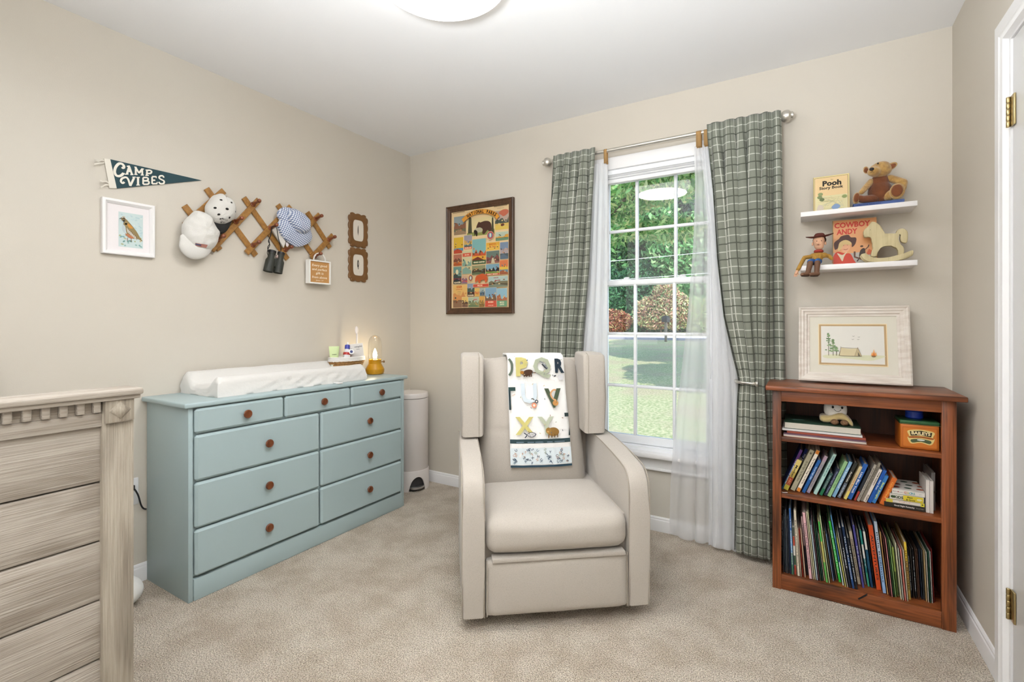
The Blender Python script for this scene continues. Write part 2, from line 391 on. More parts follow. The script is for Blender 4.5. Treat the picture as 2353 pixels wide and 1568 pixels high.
for x in (1.665, 1.985):
    k = BM(); box(k, x-.022, x+.022, .046, .074, 1.424, 1.430, .002); lathe(k, [(.014, 0), (.014, .006), (.008, .01)], 16, Matrix.Translation((x, .058, 1.43))); box(k, x-.004, x+.02, .05, .06, 1.432, 1.440, .002)
    part('sash_lock', k, m_win, w)
# pleated shade gathered at the top of the window
sh = thing('window_shade', 'white fabric shade drawn up at the top of the window', 'shade', (1.83, .03, 2.0))
bm = BM(); zt, zb = 2.054, 2.022; y0 = .034
pr = []
N = 2
for i in range(N):
    a = zt-(zt-zb)*i/N; c = zt-(zt-zb)*(i+1)/N
    for t in range(8): pr.append((y0-.005-.018*math.sin(math.pi*t/8)**.8, a+(c-a)*t/8))
pr.append((y0-.005, zb)); pr += [(y0+.006, zb), (y0+.006, zt)]
A = [bm.verts.new((WX0+.032, p[0], p[1])) for p in pr]; B = [bm.verts.new((WX1-.022, p[0], p[1])) for p in pr]
for i in range(len(pr)): bm.faces.new((A[i], A[(i+1) % len(pr)], B[(i+1) % len(pr)], B[i]))
bm.faces.new(A[::-1]); bm.faces.new(B)
m_shade = mat('white_shade_cloth', '#eeeeef', .8, bump=.1, bscale=300)
part('shade_fabric', bm, m_shade, sh, sharp=50)
part('bottom_rail', mbox(WX0+.032, WX1-.022, .012, .036, 1.998, 2.021, .005), m_shade, sh)
part('head_rail', mbox(WX0+.031, WX1-.021, .008, .05, 2.054, 2.073, .003), m_trim, sh)
# ceiling light
cl = thing('ceiling_light', 'round white glass flush ceiling lamp above the middle of the room', 'lamp', (1.49, -1.44, 2.44))
mL, n, b = newmat('lit_opal_glass'); b.inputs['Base Color'].default_value = (.9, .9, .88, 1); b.inputs['Emission Color'].default_value = (1, .975, .945, 1); b.inputs['Emission Strength'].default_value = 5.0
part('diffuser', lathe(BM(), [(.225, 2.438), (.234, 2.43), (.238, 2.41), (.238, 2.38), (.232, 2.36), (.21, 2.345), (.15, 2.332), (.08, 2.326), (.001, 2.324)], 64), mL, cl, local=False)
la = lamp('lamp_glow', 'AREA', (1.49, -1.44, 2.318), (0, 0, 0), 9, (1, .98, .955), shape='DISK', size=.42)
o = cl.children[0]; o.data.transform(Matrix.Translation((1.49, -1.44, 0)) ); 
part('rim', lathe(BM(), [(.2415, 2.44), (.2415, 2.402), (.2400, 2.400), (.2385, 2.402), (.2385, 2.44)], 64, Matrix.Translation((1.49, -1.44, 0)), cap=False), mat('brushed_nickel', '#c9c8c5', .3, .9), cl)
# ------------------------------------------------------------------ blue dresser
m_blue = mat('pale_blue_paint', '#a6b8ba', .38, bump=.06, bscale=90, stretch=(1, 1, 8), spec=.45)
m_knob = wood('dark_knob_wood', '#7c4526', '#4a2412', 2, 4, .3, .7)
dr = thing('dresser', 'long pale blue painted dresser with nine drawers against the left wall', 'dresser', (.2, -1.09, 0))
X = .382
bm = BM()
box(bm, .012, X, -1.728, -1.710, 0, .812, .001); box(bm, .012, X, -.484, -.466, 0, .812, .001)
box(bm, .012, .022, -1.71, -.484, 0, .812)
box(bm, .022, X-.012, -1.71, -.484, .098, .812)      # inner block seen only as the dark gaps between the drawers
part('carcass', bm, m_blue, dr)
part('dresser_top', mbox(.006, X+.016, -1.748, -.446, .812, .833, .006, 3), m_blue, dr)
part('plinth', mbox(.30, X+.004, -1.708, -.486, 0, .092, .004), m_blue, dr)
part('stile', mbox(X-.012, X, -.497, -.484, .092, .812, .001), m_blue, dr)
knob_me = None
def drawer(y0, y1, z0, z1, ky):
    global knob_me
    f = part('drawer', mbox(X-.012, X+.014, y0, y1, z0, z1, .009, 1), m_blue, dr, sharp=20)
    M_ = Matrix.Translation((X+.014, ky, (z0+z1)/2)) @ rot_to((1, 0, 0))
    part('knob', lathe(BM(), [(.008, 0), (.007, .008), (.0185, .013), (.0195, .018), (.017, .022), (.014, .0225), (.013, .0215), (.001, .0215)], 24, M_), m_knob, f)
for a, c, k in ((-1.706, -1.305, -1.494), (-1.297, -.900, -1.085), (-.893, -.499, -.68)): drawer(a, c, .702, .806, k)
for z0, z1 in ((.503, .694), (.305, .495), (.104, .297)):
    drawer(-1.706, -1.101, z0, z1, -1.39); drawer(-1.092, -.499, z0, z1, -.772)
# contoured changing pad
m_pad = mat('white_pad_cover', '#dbd9d5', .85, bump=.25, bscale=70, sheen=.3)
cp = thing('changing_pad', 'white contoured changing pad lying on the blue dresser', 'changing pad', (.175, -1.155, .833))
def pad_mesh():
    bm = BM(); nx, ny = 26, 70; x0, x1, y0, y1 = .022, .335, -1.585, -.745; G = {}
    for i in range(nx+1):
        for j in range(ny+1):
            u, v = i/nx, j/ny; x = x0+(x1-x0)*u; y = y0+(y1-y0)*v
            e = min(1, max(0, (abs(2*u-1)-.30)/.55)); e = e*e*(3-2*e); h = .042+e*(.048 if u > .5 else .060)
            edge = min(u/.09, (1-u)/.09, v/.014, (1-v)/.014, 1); h *= (1-(1-edge)**2.6)**.5*.25+.75
            h += .0022*noise.noise(Vector((x*18, y*9, 0)))+.0016*noise.noise(Vector((x*60, y*14+x*40, 2)))
            G[i, j] = bm.verts.new((x, y, .8335+h))
    for i in range(nx):
        for j in range(ny): bm.faces.new((G[i, j], G[i+1, j], G[i+1, j+1], G[i, j+1]))
    # skirt with pulled creases down to the dresser
    ring = [(i, 0) for i in range(nx)]+[(nx, j) for j in range(ny)]+[(i, ny) for i in range(nx, 0, -1)]+[(0, j) for j in range(ny, 0, -1)]
    lv = [[G[r] for r in ring]]
    cx, cy = (x0+x1)/2, (y0+y1)/2
    for s in range(1, 8):
        row = []
        for k, r in enumerate(ring):
            c = G[r].co; t = s/7
            out = Vector((0, 0, 0))
            if r[0] in (0, nx): out.x = 1 if r[0] == nx else -1
            if r[1] in (0, ny): out.y = 1 if r[1] == ny else -1
            cre = .005*noise.noise(Vector((c.x*20, c.y*18+t*4.2, 5+t)))+.004*math.sin(c.y*80+t*7)*(1 if .35 < r[1]/ny < .95 else .2)*t*(1-t)*3
            q = c + out*(.007*math.sin(t*math.pi*.5)+cre); q.z = .8335+(c.z-.8335)*(1-t)
            if q.x < .004: q.x = .004
            row.append(bm.verts.new(q))
        lv.append(row)
    for A, B in zip(lv, lv[1:]):
        for k in range(len(ring)): bm.faces.new((A[k], A[(k+1) % len(ring)], B[(k+1) % len(ring)], B[k]))
    bm.faces.new(lv[-1]); return bm
part('pad', pad_mesh(), m_pad, cp, sharp=80)
bm = BM(); tube(bm, [(.345, -.975, .837), (.362, -.972, .8375), (.385, -.968, .8375), (.394, -.962, .8372)], [.004]*4, 8)
box(bm, .378, .398, -.99, -.955, .834, .8405, .0025)
part('strap', bm, mat('white_nylon', '#ecebea', .5), cp)
# toiletry basket
bk = thing('wicker_basket', 'oval wicker basket with white liner cuff at the end of the changing pad', 'basket', (.098, -.675, .833))
m_wick = mat('golden_wicker', '#c79a5e', .7, bump=.8, bscale=140, stretch=(1, 1, 4), color2='#8c6232', vscale=120)
m_lin = mat('white_basket_liner', '#ebe9e6', .85, bump=.2, bscale=120)
T = Matrix.Translation((.098, -.678, .833))
def oval(prof, n=56): return lathe(BM(), prof, n, T, sx=.62, sy=1.0, cap=False)
bm = BM()
for i in range(9):            # coiled rows of cane
    r = .073+.0062*i; z = .006+.0115*i; pts = []
    for k in range(64):
        a = k*2*math.pi/64; rr = r+.0022*math.sin(a*26+(i % 2)*math.pi)
        pts.append(T @ Vector((rr*.62*math.cos(a), rr*math.sin(a), z)))
    tube(bm, pts, .0058, 6, closed=True)
lathe(bm, [(.072, .001), (.072, .004)], 40, T, sx=.62, sy=1)
part('cane_body', bm, m_wick, bk, sharp=80)
part('liner_cuff', oval([(.112, .124), (.118, .125), (.123, .121), (.1255, .112), (.1275, .100), (.1265, .096), (.124, .094), (.113, .094), (.112, .124)]), m_lin, bk)
bm = BM()
for z in (.1005, .107, .1135, .12):
    tube(bm, [T @ Vector(((.1262+(.107-z)*.12)*.62*math.cos(a), (.1262+(.107-z)*.12)*math.sin(a), z)) for a in [k*2*math.pi/72 for k in range(72)]], .0034, 6, closed=True)
part('rope_trim', bm, m_lin, bk)
part('liner', lathe(BM(), [(.112, .118), (.105, .06), (.1, .02), (.001, .018)], 40, T, sx=.62, sy=1, cap=False), m_lin, bk)
# toiletries in the basket: each is a thing
def tube_pack(name, label, cat, y, x, z0, w, h, th, col, cap, ink, lines, tilt=0, group=None):
    t = thing(name, label, cat, (x, y, z0))
    Mx = Matrix.Translation((x, y, z0)) @ Matrix.Rotation(math.radians(-32), 4, 'Z') @ Matrix.Rotation(tilt, 4, 'X')
    bm = BM(); rings = []
    for k in range(9):
        v = k/8; hw = w/2*(.72+.28*v); ht = th/2*(1-v)**.8+.0012
        rings.append([bm.verts.new(Mx @ Vector((ht*math.cos(a), hw*math.sin(a), v*h))) for a in [q*2*math.pi/20 for q in range(20)]])
    for A, B in zip(rings, rings[1:]):
        for q in range(20): bm.faces.new((A[q], A[(q+1) % 20], B[(q+1) % 20], B[q]))
    bm.faces.new(rings[0][::-1]); bm.faces.new(rings[-1])
    part('tube_body', bm, flat(col, .4), t)
    if cap: part('cap', lathe(BM(), [(w*.3, -.028), (w*.33, -.026), (w*.33, 0), (w*.3, .002)], 20, Mx), flat(cap, .4), t)
    c = Canvas(Mx @ Vector((th*.62, 0, 0)), Mx.to_3x3() @ Vector((0, 1, 0)), Mx.to_3x3() @ Vector((-.10, 0, 1)).normalized(), Mx.to_3x3() @ Vector((1, 0, .1)).normalized())
    for s, v, sz in lines: c.text(s, 0, h*v, sz, ink, bold=.01)
    c.build('print', t); return t
tube_pack('lotion_tube', 'pale green squeeze tube standing at the left of the basket', 'tube', -.775, .098, .925, .062, .100, .026, '#cfe0a8', '#e9efe2', '#46533c', [('aveno', .5, .011), ('baby', .24, .008)])
t = thing('cream_tube', 'white and red cream tube with violet cap in the middle of the basket', 'tube', (.13, -.70, .88))
Mx = Matrix.Translation((.118, -.70, .932)) @ Matrix.Rotation(-.12, 4, 'Y') @ Matrix.Rotation(-.2, 4, 'X')
part('tube_body', lathe(BM(), [(.02, 0), (.022, .01), (.021, .045), (.015, .068), (.012, .075)], 22, Mx), flat('#e8e8ec', .4), t)
part('red_band', lathe(BM(), [(.0224, .036), (.0226, .038), (.0222, .05), (.0215, .052)], 22, Mx), flat('#b8332e', .4), t)
part('cap', lathe(BM(), [(.0125, .074), (.0155, .076), (.0155, .098), (.012, .101)], 22, Mx), flat('#4145a8', .4), t)
part('nozzle', lathe(BM(), [(.006, .1), (.006, .112), (.003, .118)], 14, Mx), flat('#f2f2f0', .4), t)
t = thing('round_tub', 'small white round tub between the cream tube and the wipes box', 'tub', (.14, -.665, .905))
part('tub_body', lathe(BM(), [(.016, -.008), (.0175, -.006), (.0175, .01), (.016, .012)], 22, Matrix.Translation((.128, -.672, .985)) @ rot_to((1, -.5, .35))), flat('#efeff1', .4), t)
part('blue_mark', lathe(BM(), [(.009, .0122), (.009, .0128), (.001, .013)], 22, Matrix.Translation((.128, -.672, .985)) @ rot_to((1, -.5, .35))), flat('#2b3a78', .4), t)
t = thing('ointment_box', 'small white carton with grey print at the right of the basket', 'box', (.115, -.62, .88))
Mx = Matrix.Translation((.112, -.612, .994)) @ Matrix.Rotation(math.radians(-28), 4, 'Z') @ Matrix.Rotation(.1, 4, 'X')
part('carton', mbox(-.012, .012, -.042, .04, -.045, .042, .0015, M=Mx), flat('#e6e2dd', .6), t)
R3 = Mx.to_3x3(); c = Canvas(Mx @ Vector((.012, 0, 0)), R3 @ Vector((0, 1, 0)), R3 @ Vector((0, 0, 1)), R3 @ Vector((1, 0, 0)))
c.text('cetaphil', .008, .022, .016, '#54525a', bold=.01); c.text('baby', .006, .006, .011, '#77747a'); c.rect(-.036, .0, -.033, .016, '#54525a'); c.build('print', t)
t = thing('hairbrush', 'tall pale baby hairbrush standing handle down at the back of the basket', 'brush', (.075, -.60, .85))
bm = BM(); tube(bm, [(.075, -.585, .86), (.075, -.582, .95), (.074, -.578, 1.04), (.073, -.575, 1.10)], [.006, .007, .0065, .006], 12)
part('handle', bm, flat('#e7dfdb', .35), t)
part('brush_head', relief(BM(), [(-.575+.012*math.cos(a), 1.122+.026*math.sin(a)) for a in [k*2*math.pi/24 for k in range(24)]], FL, .068, .01), flat('#efe7e2', .35), t)
# amber table lamp with glass chimney
tl = thing('lantern_lamp', 'small lit lantern lamp with mustard base and glass chimney on the dresser', 'lamp', (.152, -.495, .833))
T = Matrix.Translation((.152, -.495, .833))
part('base', lathe(BM(), [(.048, 0), (.055, .003), (.060, .018), (.060, .034), (.050, .052), (.041, .068), (.040, .092), (.041, .096), (.036, .097), (.001, .096)], 40, T), mat('mustard_enamel', '#c08a12', .35), tl, sharp=25)
part('knob', lathe(BM(), [(.003, 0), (.003, .012), (.007, .014), (.008, .018), (.007, .022), (.002, .023)], 14, T @ Matrix.Translation((.02, .036, .078)) @ rot_to((.5, .9, .1))), mat('bronze', '#8b6a45', .35, .9), tl)
mgl, n, b = newmat('clear_chimney_glass'); n.nodes.remove(b)
tr = n.nodes.new('ShaderNodeBsdfTransparent'); tr.inputs[0].default_value = (.97, .96, .93, 1); gl = n.nodes.new('ShaderNodeBsdfGlossy'); gl.inputs['Roughness'].default_value = .03
lw = n.nodes.new('ShaderNodeLayerWeight'); lw.inputs['Blend'].default_value = .25; ms = n.nodes.new('ShaderNodeMixShader')
n.links.new(lw.outputs['Facing'], ms.inputs[0]); n.links.new(tr.outputs[0], ms.inputs[1]); n.links.new(gl.outputs[0], ms.inputs[2]); n.links.new(ms.outputs[0], n.nodes['Material Output'].inputs[0])
part('glass_chimney', lathe(BM(), [(.039, .097), (.042, .110), (.044, .14), (.044, .19), (.042, .212), (.036, .232), (.026, .246), (.012, .254), (.001, .256)], 40, T, cap=False), mgl, tl)
mbulb, n, b = newmat('lit_flame_bulb'); b.inputs['Emission Color'].default_value = (1, .86, .6, 1); b.inputs['Emission Strength'].default_value = 60
part('bulb', lathe(BM(), [(.006, .10), (.011, .108), (.014, .124), (.010, .145), (.004, .162), (.001, .168)], 20, T), mbulb, tl)
part('socket', lathe(BM(), [(.009, .096), (.009, .102), (.001, .103)], 16, T), mat('bronze', '#8b6a45', .35, .9), tl)
bm = BM(); 
for a in range(5): box(bm, .034*math.cos(a*1.257)-.003, .034*math.cos(a*1.257)+.003, .034*math.sin(a*1.257)-.003, .034*math.sin(a*1.257)+.003, .096, .101, .001)
bm.transform(T); part('chimney_clips', bm, mat('bronze', '#8b6a45', .35, .9), tl)
# step bin in the corner
m_bin = mat('blush_bin_enamel', '#ddd6d2', .35, spec=.5)
tb = thing('step_bin', 'tall pale pedal bin in the corner beyond the dresser', 'bin', (.165, -.168, 0))
T = Matrix.Translation((.165, -.168, 0))
part('bin_body', lathe(BM(), [(.118, .13), (.1215, .135), (.1215, .635), (.118, .638)], 56, T), m_bin, tb)
part('lid', lathe(BM(), [(.116, .641), (.1225, .643), (.1225, .668), (.117, .676), (.06, .68), (.001, .681)], 56, T), m_bin, tb)
part('lid_gap', lathe(BM(), [(.116, .637), (.116, .642)], 48, T), mat('grey_gap', '#8d8783', .5), tb)
bm = BM(); n_ = 72; A = []; 
pd = math.atan2(-.42, .90)                          # pedal faces the room
rows = []
for k in range(n_):
    a = k*2*math.pi/n_; dlt = abs((a-pd+math.pi) % (2*math.pi)-math.pi)
    zb = .10*math.sqrt(max(0, 1-(dlt/.48)**2)) if dlt < .48 else 0
    rows.append([bm.verts.new(T @ Vector((r*math.cos(a), r*math.sin(a), z))) for r, z in ((.127, zb), (.1265, max(zb, .135)), (.1235, max(zb, .141)), (.119, .141), (.119, zb))])
for k in range(n_):
    P_, Q_ = rows[k], rows[(k+1) % n_]
    for i in range(5): bm.faces.new((P_[i], Q_[i], Q_[(i+1) % 5], P_[(i+1) % 5]))
part('bin_foot', bm, m_bin, tb, sharp=50)
part('inner_shell', lathe(BM(), [(.112, .002), (.112, .13)], 40, T), mat('dark_plastic', '#2c2b2c', .5), tb)
Mp = T @ Matrix.Rotation(pd, 4, 'Z')
bm = BM(); prism(bm, [(.105+.04*math.cos(a)*1.0, .052*math.sin(a)) for a in [(-90+15*i)*math.pi/180 for i in range(13)]], lambda u, v, q: Mp @ Vector((u, v, q)), .018, .034, .004)
part('pedal', bm, mat('brushed_steel', '#b9b7b6', .3, .9), tb)
# ------------------------------------------------------------------ crib end panel in the left foreground
m_cw = wood('weathered_wood_along_room', '#aaa196', '#857a6e', 1, 1.6, .75, .75, 70, .8)
m_cv = wood('weathered_wood_upright', '#a89e8f', '#7a6f62', 2, 1.6, .75, .75, 90, 1.0)
cr = thing('crib', 'whitewashed wooden crib with planked end panel and dentil trim', 'crib', (.66, -2.63, 0))
CXp = 1.30; cy0, cy1 = -2.99, -2.266
def crib_end(x, s):           # s=+1: outer face looks to +x
    g = lambda a, c: (min(x+s*a, x+s*c), max(x+s*a, x+s*c))
    q = []
    for y in (cy0, cy1-.056):
        a = g(-.045, .004); part('post', mbox(a[0], a[1], y, y+.056, 0, 1.003, .003), m_cv, cr)
        a = g(.004, .012); bl = BM(); box(bl, a[0], a[1], y+.002, y+.054, .951, 1.003, .003)
        p_ = part('corner_block', bl, m_cv, cr)
        rr = part('rosette', lathe(BM(), [(.021, 0), (.016, .004), (.004, .007), (.001, .0072)], 4, Matrix.Translation((x+s*.011, y+.028, .977)) @ rot_to((s, 0, 0))), m_cv, p_)
    z = .90
    edges = [.948, .827, .702, .577, .452, .327, .2, .15]
    for a, b_ in zip(edges, edges[1:]):
        c = g(-.03, -.008); part('plank', mbox(c[0], c[1], cy0+.05, cy1-.05, b_+.0015, a-.0015, .0035), m_cw, cr)
    c = g(-.034, -.028); part('plank_backing', mbox(c[0], c[1], cy0+.05, cy1-.05, .14, .95), m_cw, cr)
    c = g(-.04, .0); part('frieze', mbox(c[0], c[1], cy0+.05, cy1-.056, .946, .974, .001), m_cw, cr)
    c = g(-.04, -.004); part('frieze_board', mbox(c[0], c[1], cy0+.05, cy1-.056, .974, 1.003), m_cw, cr)
    y = cy1-.058-.0145
    while y > cy0+.06:
        c = g(-.006, .008); part('dentil', mbox(c[0], c[1], y, y+.0135, .976, 1.001, .003), m_cw, cr); y -= .0265
    c = g(-.05, .016); part('cap_moulding', mbox(c[0], c[1], cy0-.010, cy1+.008, .9995, 1.008, .002), m_cw, cr)
    c = g(-.055, .022); part('top_cap', mbox(c[0], c[1], cy0-.014, cy1+.012, 1.008, 1.022, .004), m_cw, cr)
    c = g(-.04, 0); part('bottom_rail', mbox(c[0], c[1], cy0+.05, cy1-.056, .09, .15, .003), m_cw, cr)
crib_end(CXp, 1); crib_end(.065, -1)
m_cx = wood('weathered_wood_lengthwise', '#aaa196', '#857a6e', 0, 1.6, .75, .75, 70, .8)
for y in (cy0+.012, cy1-.04):
    part('side_rail', mbox(.10, CXp-.045, y, y+.028, .82, .87, .006), m_cx, cr); part('side_rail', mbox(.10, CXp-.045, y, y+.028, .22, .27, .006), m_cx, cr)
    for i in range(15): part('spindle', mbox(.155+i*.071, .168+i*.071, y+.006, y+.022, .27, .82, .003), m_cv, cr)
mt = thing('crib_mattress', 'white crib mattress lying inside the whitewashed crib', 'mattress', (.66, -2.63, .3))
part('mattress_cover', mbox(.105, CXp-.05, cy0+.045, cy1-.045, .3, .42, .03, 4), m_pad, mt)
part('mattress_board', mbox(.102, CXp-.047, cy0+.041, cy1-.041, .285, .3), m_cx, cr)
# white cloth bundle behind the crib post
tag(fuse(part('cloth_bundle', ell(ell(ell(BM(), (.175, -1.895, .062), (.085, .087, .062)), (.20, -1.95, .05), (.07, .08, .05)), (.135, -1.88, .068), (.06, .06, .07)), m_pad), .006), 'white rounded cloth bundle on the carpet behind the crib post', 'cushion')
# outlet and cord
ot = thing('wall_outlet', 'white wall outlet between the crib and the dresser', 'outlet', (.0, -1.79, .41))
part('cover_plate', mbox(0, .006, -1.83, -1.757, .353, .472, .0025), m_trim, ot)
for z in (.388, .437):
    part('socket_face', lathe(BM(), [(.017, 0), (.017, .0025), (.015, .003)], 24, Matrix.Translation((.006, -1.7935, z)) @ rot_to((1, 0, 0))), m_trim, ot)
pg = thing('power_cord', 'black power cord plugged in the outlet beside the dresser', 'cord', (.02, -1.79, .437))
m_blk = mat('black_rubber', '#17171a', .5)
part('plug', mbox(.0095, .036, -1.806, -1.781, .425, .449, .004), m_blk, pg)
bm = BM(); tube(bm, catmull([(.034, -1.79, .437), (.042, -1.785, .43), (.040, -1.772, .40), (.028, -1.757, .352), (.018, -1.744, .33), (.008, -1.73, .32)], 6, False), .0034, 8)
part('cable', bm, m_blk, pg)
# ------------------------------------------------------------------ recliner (local frame: x right, y back, z up)
m_fab, n, b = newmat('cream_upholstery'); L = n.links
tc = n.nodes.new('ShaderNodeTexCoord')
def nz(sc, st):
    mp = n.nodes.new('ShaderNodeMapping'); mp.inputs['Scale'].default_value = st; L.new(tc.outputs['Object'], mp.inputs[0])
    t = n.nodes.new('ShaderNodeTexNoise'); t.inputs['Scale'].default_value = sc; t.inputs['Detail'].default_value = 2; L.new(mp.outputs[0], t.inputs[0]); return t.outputs[0]
a_ = nz(260, (1, 1, 6)); c_ = nz(260, (6, 6, 1))
ad = n.nodes.new('ShaderNodeMath'); L.new(a_, ad.inputs[0]); L.new(c_, ad.inputs[1])
r = n.nodes.new('ShaderNodeValToRGB'); r.color_ramp.elements[0].position = .7; r.color_ramp.elements[1].position = 1.3 if False else 1
r.color_ramp.elements[0].color = lin('#a59d92'); r.color_ramp.elements[1].color = lin('#b9b1a7')
L.new(ad.outputs[0], r.inputs[0]); L.new(r.outputs[0], b.inputs['Base Color']); b.inputs['Roughness'].default_value = .85; b.inputs['Sheen Weight'].default_value = .25
bu = n.nodes.new('ShaderNodeBump'); bu.inputs['Strength'].default_value = .35; bu.inputs['Distance'].default_value = .0012; L.new(ad.outputs[0], bu.inputs['Height']); L.new(bu.outputs[0], b.inputs['Normal'])
m_seam = mat('cream_piping', '#a39a8d', .8)
RCL = (1.47255, -1.29586, 0); RCA = math.radians(38.65)
ch = thing('recliner', 'cream upholstered wingback recliner in the middle of the room', 'armchair', RCL, RCA)
FS = lambda u, v, w: Vector((w, u, v))      # side profile: u = depth, v = height, w = across
def soften(bm, amp=.003, sc=7, seed=0):
    for v in bm.verts:
        p = v.co*sc+Vector((seed, seed, 0)); v.co += Vector((noise.noise(p), noise.noise(p+Vector((9, 0, 0))), noise.noise(p+Vector((0, 9, 0)))))*amp
    return bm
def cushion(x0, x1, y0, y1, z0, z1, r, seg=5, bulge=(0, 0, 0, 0), cuts=10, seed=0, amp=.002):
    """rounded box with a grid over it; bulge = front, top, side, back"""
    bm = mbox(x0, x1, y0, y1, z0, z1)
    bmesh.ops.subdivide_edges(bm, edges=bm.edges[:], cuts=cuts, use_grid_fill=True)
    cx, cy, cz = (x0+x1)/2, (y0+y1)/2, (z0+z1)/2; hx, hy, hz = (x1-x0)/2, (y1-y0)/2, (z1-z0)/2
    for v in bm.verts:
        p = v.co-Vector((cx, cy, cz))
        q = Vector((max(-hx+r, min(hx-r, p.x)), max(-hy+r, min(hy-r, p.y)), max(-hz+r, min(hz-r, p.z))))
        d = p-q
        if d.length > 1e-9: p = q+d.normalized()*r*min(1, max(abs(d.x), abs(d.y), abs(d.z))/r)
        a, b_, c = p.x/hx, p.y/hy, p.z/hz
        fx, fy, fz = max(0, 1-a*a), max(0, 1-b_*b_), max(0, 1-c*c)
        if p.y < 0: p.y -= bulge[0]*fx*fz*(-b_)
        else: p.y += bulge[3]*fx*fz*b_
        if p.z > 0: p.z += bulge[1]*fx**.7*fy*c
        p.x += bulge[2]*fy*fz*a
        v.co = p+Vector((cx, cy, cz))
    return soften(bm, amp, 8, seed)
arm_prof = [(.002, .052), (-.004, .20), (-.004, .40), (-.001, .50), (.010, .545), (.040, .578), (.09, .594), (.22, .610), (.36, .622), (.50, .628), (.60, .628), (.615, .60), (.615, .052)]
def arm(x0, x1):
    p = prism(BM(), [(u, v) for u, v in arm_prof], FS, x0, x1, .010, 3)
    a = part('arm', soften(p, .003, 6, x0), m_fab, ch, local=True, sharp=50)
    for x in (x0+.008, x1-.008):
        bm = BM(); s = 1 if x > (x0+x1)/2 else -1
        tube(bm, catmull([(x+s*.0085, u+.002, v) for u, v in arm_prof[:-2]], 3, False), .0022, 6)
        WM.setdefault(a, WM[ch]); part('piping', bm, m_seam, a, local=True)
    return a
arm(0, .083); arm(.652, .735)
# wings, each with a front border panel and inner cheek
def wing(x0, x1, s):
    p = BM(); prof = [(.430, .636), (.424, .80), (.426, .985), (.436, 1.012), (.47, 1.022), (.60, 1.022), (.615, 1.0), (.60, .636)]
    prism(p, prof, FS, x0, x1, .016, 3)
    q = part('wing', soften(p, .002, 5, x0), m_fab, ch, local=True, sharp=50)
    bm = BM(); x = x0+.004 if s > 0 else x1-.004; xi = x1-.022 if s < 0 else x0+.022
    tube(bm, catmull([(xi, u-.0005, v) for u, v in prof[:5]], 4, False), .0018, 6)
    part('piping', bm, m_seam, q, local=True)
wing(.008, .112, -1); wing(.592, .700, 1)
# backrest
def back():
    bm = BM(); nx, nz_ = 30, 44; G = {}
    for i in range(nx+1):
        for j in range(nz_+1):
            u = i/nx*2-1; v = j/nz_; zt = 1.002-.03*abs(u)**4; z = .40+(zt-.40)*v
            hw = .240+.028*(1-v)**1.2; cx = .356
            bul = .05*(1-abs(u)**2.6)*math.sin(math.pi*(.08+.92*v)**.9)**.6 if v < 1 else 0
            y = .470+.05*v-bul+.05*(abs(u)**8)+.05*(v**14)
            y += .012*math.exp(-((z-.655)/.012)**2)*(1-abs(u)**6)*.35
            G[i, j] = bm.verts.new((cx+u*hw, y, z))
    for i in range(nx):
        for j in range(nz_): bm.faces.new((G[i, j], G[i+1, j], G[i+1, j+1], G[i, j+1]))
    H = {}
    edge = [(i, 0) for i in range(nx)]+[(nx, j) for j in range(nz_)]+[(i, nz_) for i in range(nx, 0, -1)]+[(0, j) for j in range(nz_, 0, -1)]
    for e in edge: c = G[e].co; H[e] = bm.verts.new((c.x, .60, c.z-.004))
    k = len(edge)
    for i in range(k): bm.faces.new((G[edge[i]], G[edge[(i+1) % k]], H[edge[(i+1) % k]], H[edge[i]]))
    bm.faces.new([H[e] for e in edge]); return soften(bm, .002, 6)
part('backrest', back(), m_fab, ch, local=True, sharp=60)
part('seat_cushion', cushion(.087, .648, -.012, .455, .282, .425, .05, bulge=(.018, .018, 0, 0), cuts=16, amp=.003), m_fab, ch, local=True, sharp=80)
part('flap', mbox(.112, .632, -.014, .03, .262, .279, .003), m_fab, ch, local=True)
part('footrest', cushion(.088, .647, -.004, .05, .052, .268, .02, bulge=(.012, 0, 0, 0), cuts=14, seed=3), m_fab, ch, local=True, sharp=80)
bm = BM(); tube(bm, [(.093, -.004, .27), (.093, -.006, .06)], .002, 6); tube(bm, [(.642, -.004, .27), (.642, -.006, .06)], .002, 6)
part('side_seam', bm, m_seam, ch, local=True)
part('chair_body', mbox(.08, .655, .05, .605, .06, .40, .004), m_fab, ch, local=True)
part('rear_panel', mbox(.01, .725, .60, .622, .06, .99, .008), m_fab, ch, local=True)
bm = BM(); lathe(bm, [(.19, 0), (.20, .006), (.20, .018), (.17, .024), (.05, .03), (.05, .06)], 40, Matrix.Translation((.367, .33, 0)))
part('swivel_base', bm, mat('black_metal', '#1a1a1b', .5, .5), ch, local=True)
